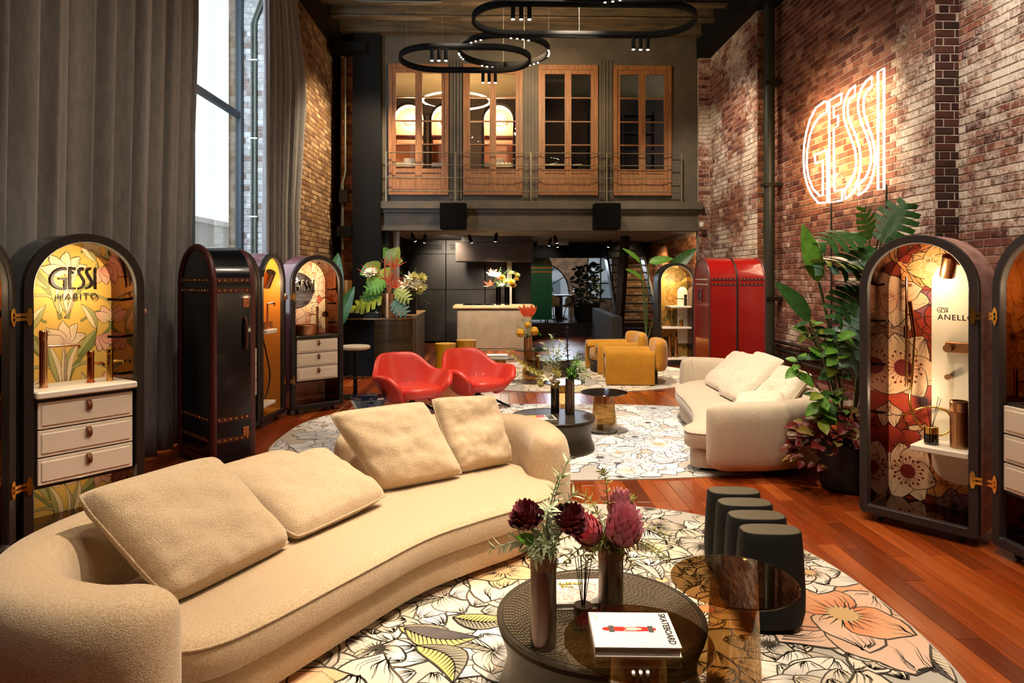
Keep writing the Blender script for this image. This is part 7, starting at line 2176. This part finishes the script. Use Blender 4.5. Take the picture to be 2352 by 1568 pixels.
vase('black vase of white lilies on the back bar counter', (-1.52, 12.5, 0.9905), 0.10, 0.32, m_blackm)
ly = thing('lily_bouquet', 'bouquet of white lilies and yellow blooms on the back bar counter', 'bouquet', (-1.52, 12.5, 1.28))
for k in range(16):
    p = (rr.uniform(-0.22, 0.22), rr.uniform(-0.12, 0.0), rr.uniform(0.02, 0.42))
    aim(B_LILY if k % 2 else B_POM, ly, p, (p[0] * 2, -0.8, 0.6), 'bloom', rr.uniform(1.2, 1.8), k)
    stem(ly, [(0, 0, 0), (p[0] * .5, 0, p[2] * .6), p], 0.004)
for dx, dz in ((-0.2, 0.5), (0.1, 0.55), (0.25, 0.4), (0.32, 0.05), (0.36, -0.1)):
    sprig(ly, [(0, 0, 0), (dx * .5, -0.02, dz * .6 + 0.05), (dx, -0.04, dz)], 14, 0.06, L_LANCE[1])
dkp = thing('banana_plant', 'dark banana plant standing behind the rose trunk', 'plant', (-2.62, 10.9, 0))
MB().lathe([(0, 0.001), (0.16, 0.001), (0.19, 0.4), (0.18, 0.4), (0, 0.36)], 24).build('pot', m_blackm, dkp)
for b0, t0 in (((0.0, 0, 1.0), (0.14, -0.02, 2.05)), ((0.0, 0, 0.9), (-0.2, -0.1, 1.8)), ((0.05, 0, 0.8), (0.4, -0.1, 1.5))):
    put_leaf(L_BAN[0], dkp, b0, t0, (0.2, -1, 0.2), 1.0); stem(dkp, [(0, 0, 0.35), (b0[0], 0, b0[2])], 0.014)

# ---- flowers, bottles on the island
for x, h, lab in ((0.10, 0.42, 'slim chrome vase at the left on the kitchen island'), (0.30, 0.42, 'slim chrome vase at the right on the kitchen island')):
    vase(lab, (x, 15.85, 1.0205), 0.06, h, m_chrome)
for x, lab, fl in ((0.10, 'orange and white bouquet at the left on the kitchen island', 0), (0.30, 'yellow pincushion bouquet at the right on the kitchen island', 1)):
    q = thing('island_bouquet', lab, 'bouquet', (x, 15.85, 1.40), group='bouquets on the kitchen island')
    for k in range(9):
        p = (rr.uniform(-0.2, 0.16) + (0.08 if fl else -0.06), rr.uniform(-0.1, 0.05), rr.uniform(0.05, 0.36))
        aim((B_PIN if k % 2 else B_POM) if fl else (B_LILY if k % 2 else bloom_mesh(m_oran, 5, 1, 0.08, 0.015, 0.8, 0.2, 20)), q, p, (p[0], -0.7, 0.8), 'bloom', rr.uniform(1.1, 1.7), k)
        stem(q, [(0, 0, 0), (p[0] * .5, 0, p[2] * .6), p], 0.004)
    for dx, dz in ((-0.2, 0.4), (0.05, 0.5), (0.2, 0.42), (0.25, 0.25), (-0.1, 0.2)):
        sprig(q, [(0, 0, 0), (dx * .5, -0.02, dz * .6 + 0.05), (dx, -0.04, dz)], 16, 0.06, L_LANCE[1])
# far dark plant in a pot on the platform edge
L_SHD = blade_mesh('l', leafmat('shade_leaf', '#16240f', '#0c1608'), W_OVAL, 0.2, 0.25, 8)  # near-black leaf colour paints the shrub's backlit silhouette
fp = thing('potted_shrub', 'dark bushy potted shrub at the edge of the far platform', 'plant', (2.62, 19.25, 0.40))
MB().lathe([(0, 0.001), (0.28, 0.001), (0.36, 0.2), (0.38, 0.55), (0.34, 0.55), (0, 0.5)], 28).build('pot', m_dark, fp)
for k in range(190):
    u_, v_, w_ = rr.uniform(-1, 1), rr.uniform(-1, 1), rr.random()
    p = Vector((u_ * 0.42 * (1 - 0.3 * w_), v_ * 0.3, 0.5 + 1.1 * w_)); d = Vector((rr.uniform(-1, 1), rr.uniform(-1, .3), rr.uniform(-.4, .8))).normalized() * rr.uniform(0.12, 0.2)
    put_leaf(L_SHD, fp, p, p + d, (0, -1, .5), 1.0)
# tall leafy plant behind the brown trunk
lf = thing('strelitzia', 'large leaved plant rising behind the far brown trunk', 'plant', (2.98, 13.3, 0))
MB().lathe([(0, 0.001), (0.16, 0.001), (0.19, 0.4), (0.18, 0.4), (0, 0.36)], 24).build('pot', m_blackm, lf)
for me, b0, t0, nrm in ((L_BAN[1], (-0.12, 0, 1.95), (-0.46, -0.1, 2.25), (0.2, -0.6, 0.8)), (L_BAN[1], (0.05, 0, 1.95), (0.52, -0.05, 2.05), (0, -1, 0.6)), (L_BAN[0], (0.5, 0.1, 1.8), (0.98, 0.0, 2.25), (0, -1, 0.4)), (L_BAN[1], (-0.05, 0, 1.6), (-0.42, -0.2, 1.85), (0, -.6, 0.8))):
    put_leaf(me, lf, b0, t0, nrm, 1.2); stem(lf, [(0, 0, 0.35), (b0[0] * 0.5, 0, 1.2), b0], 0.012)
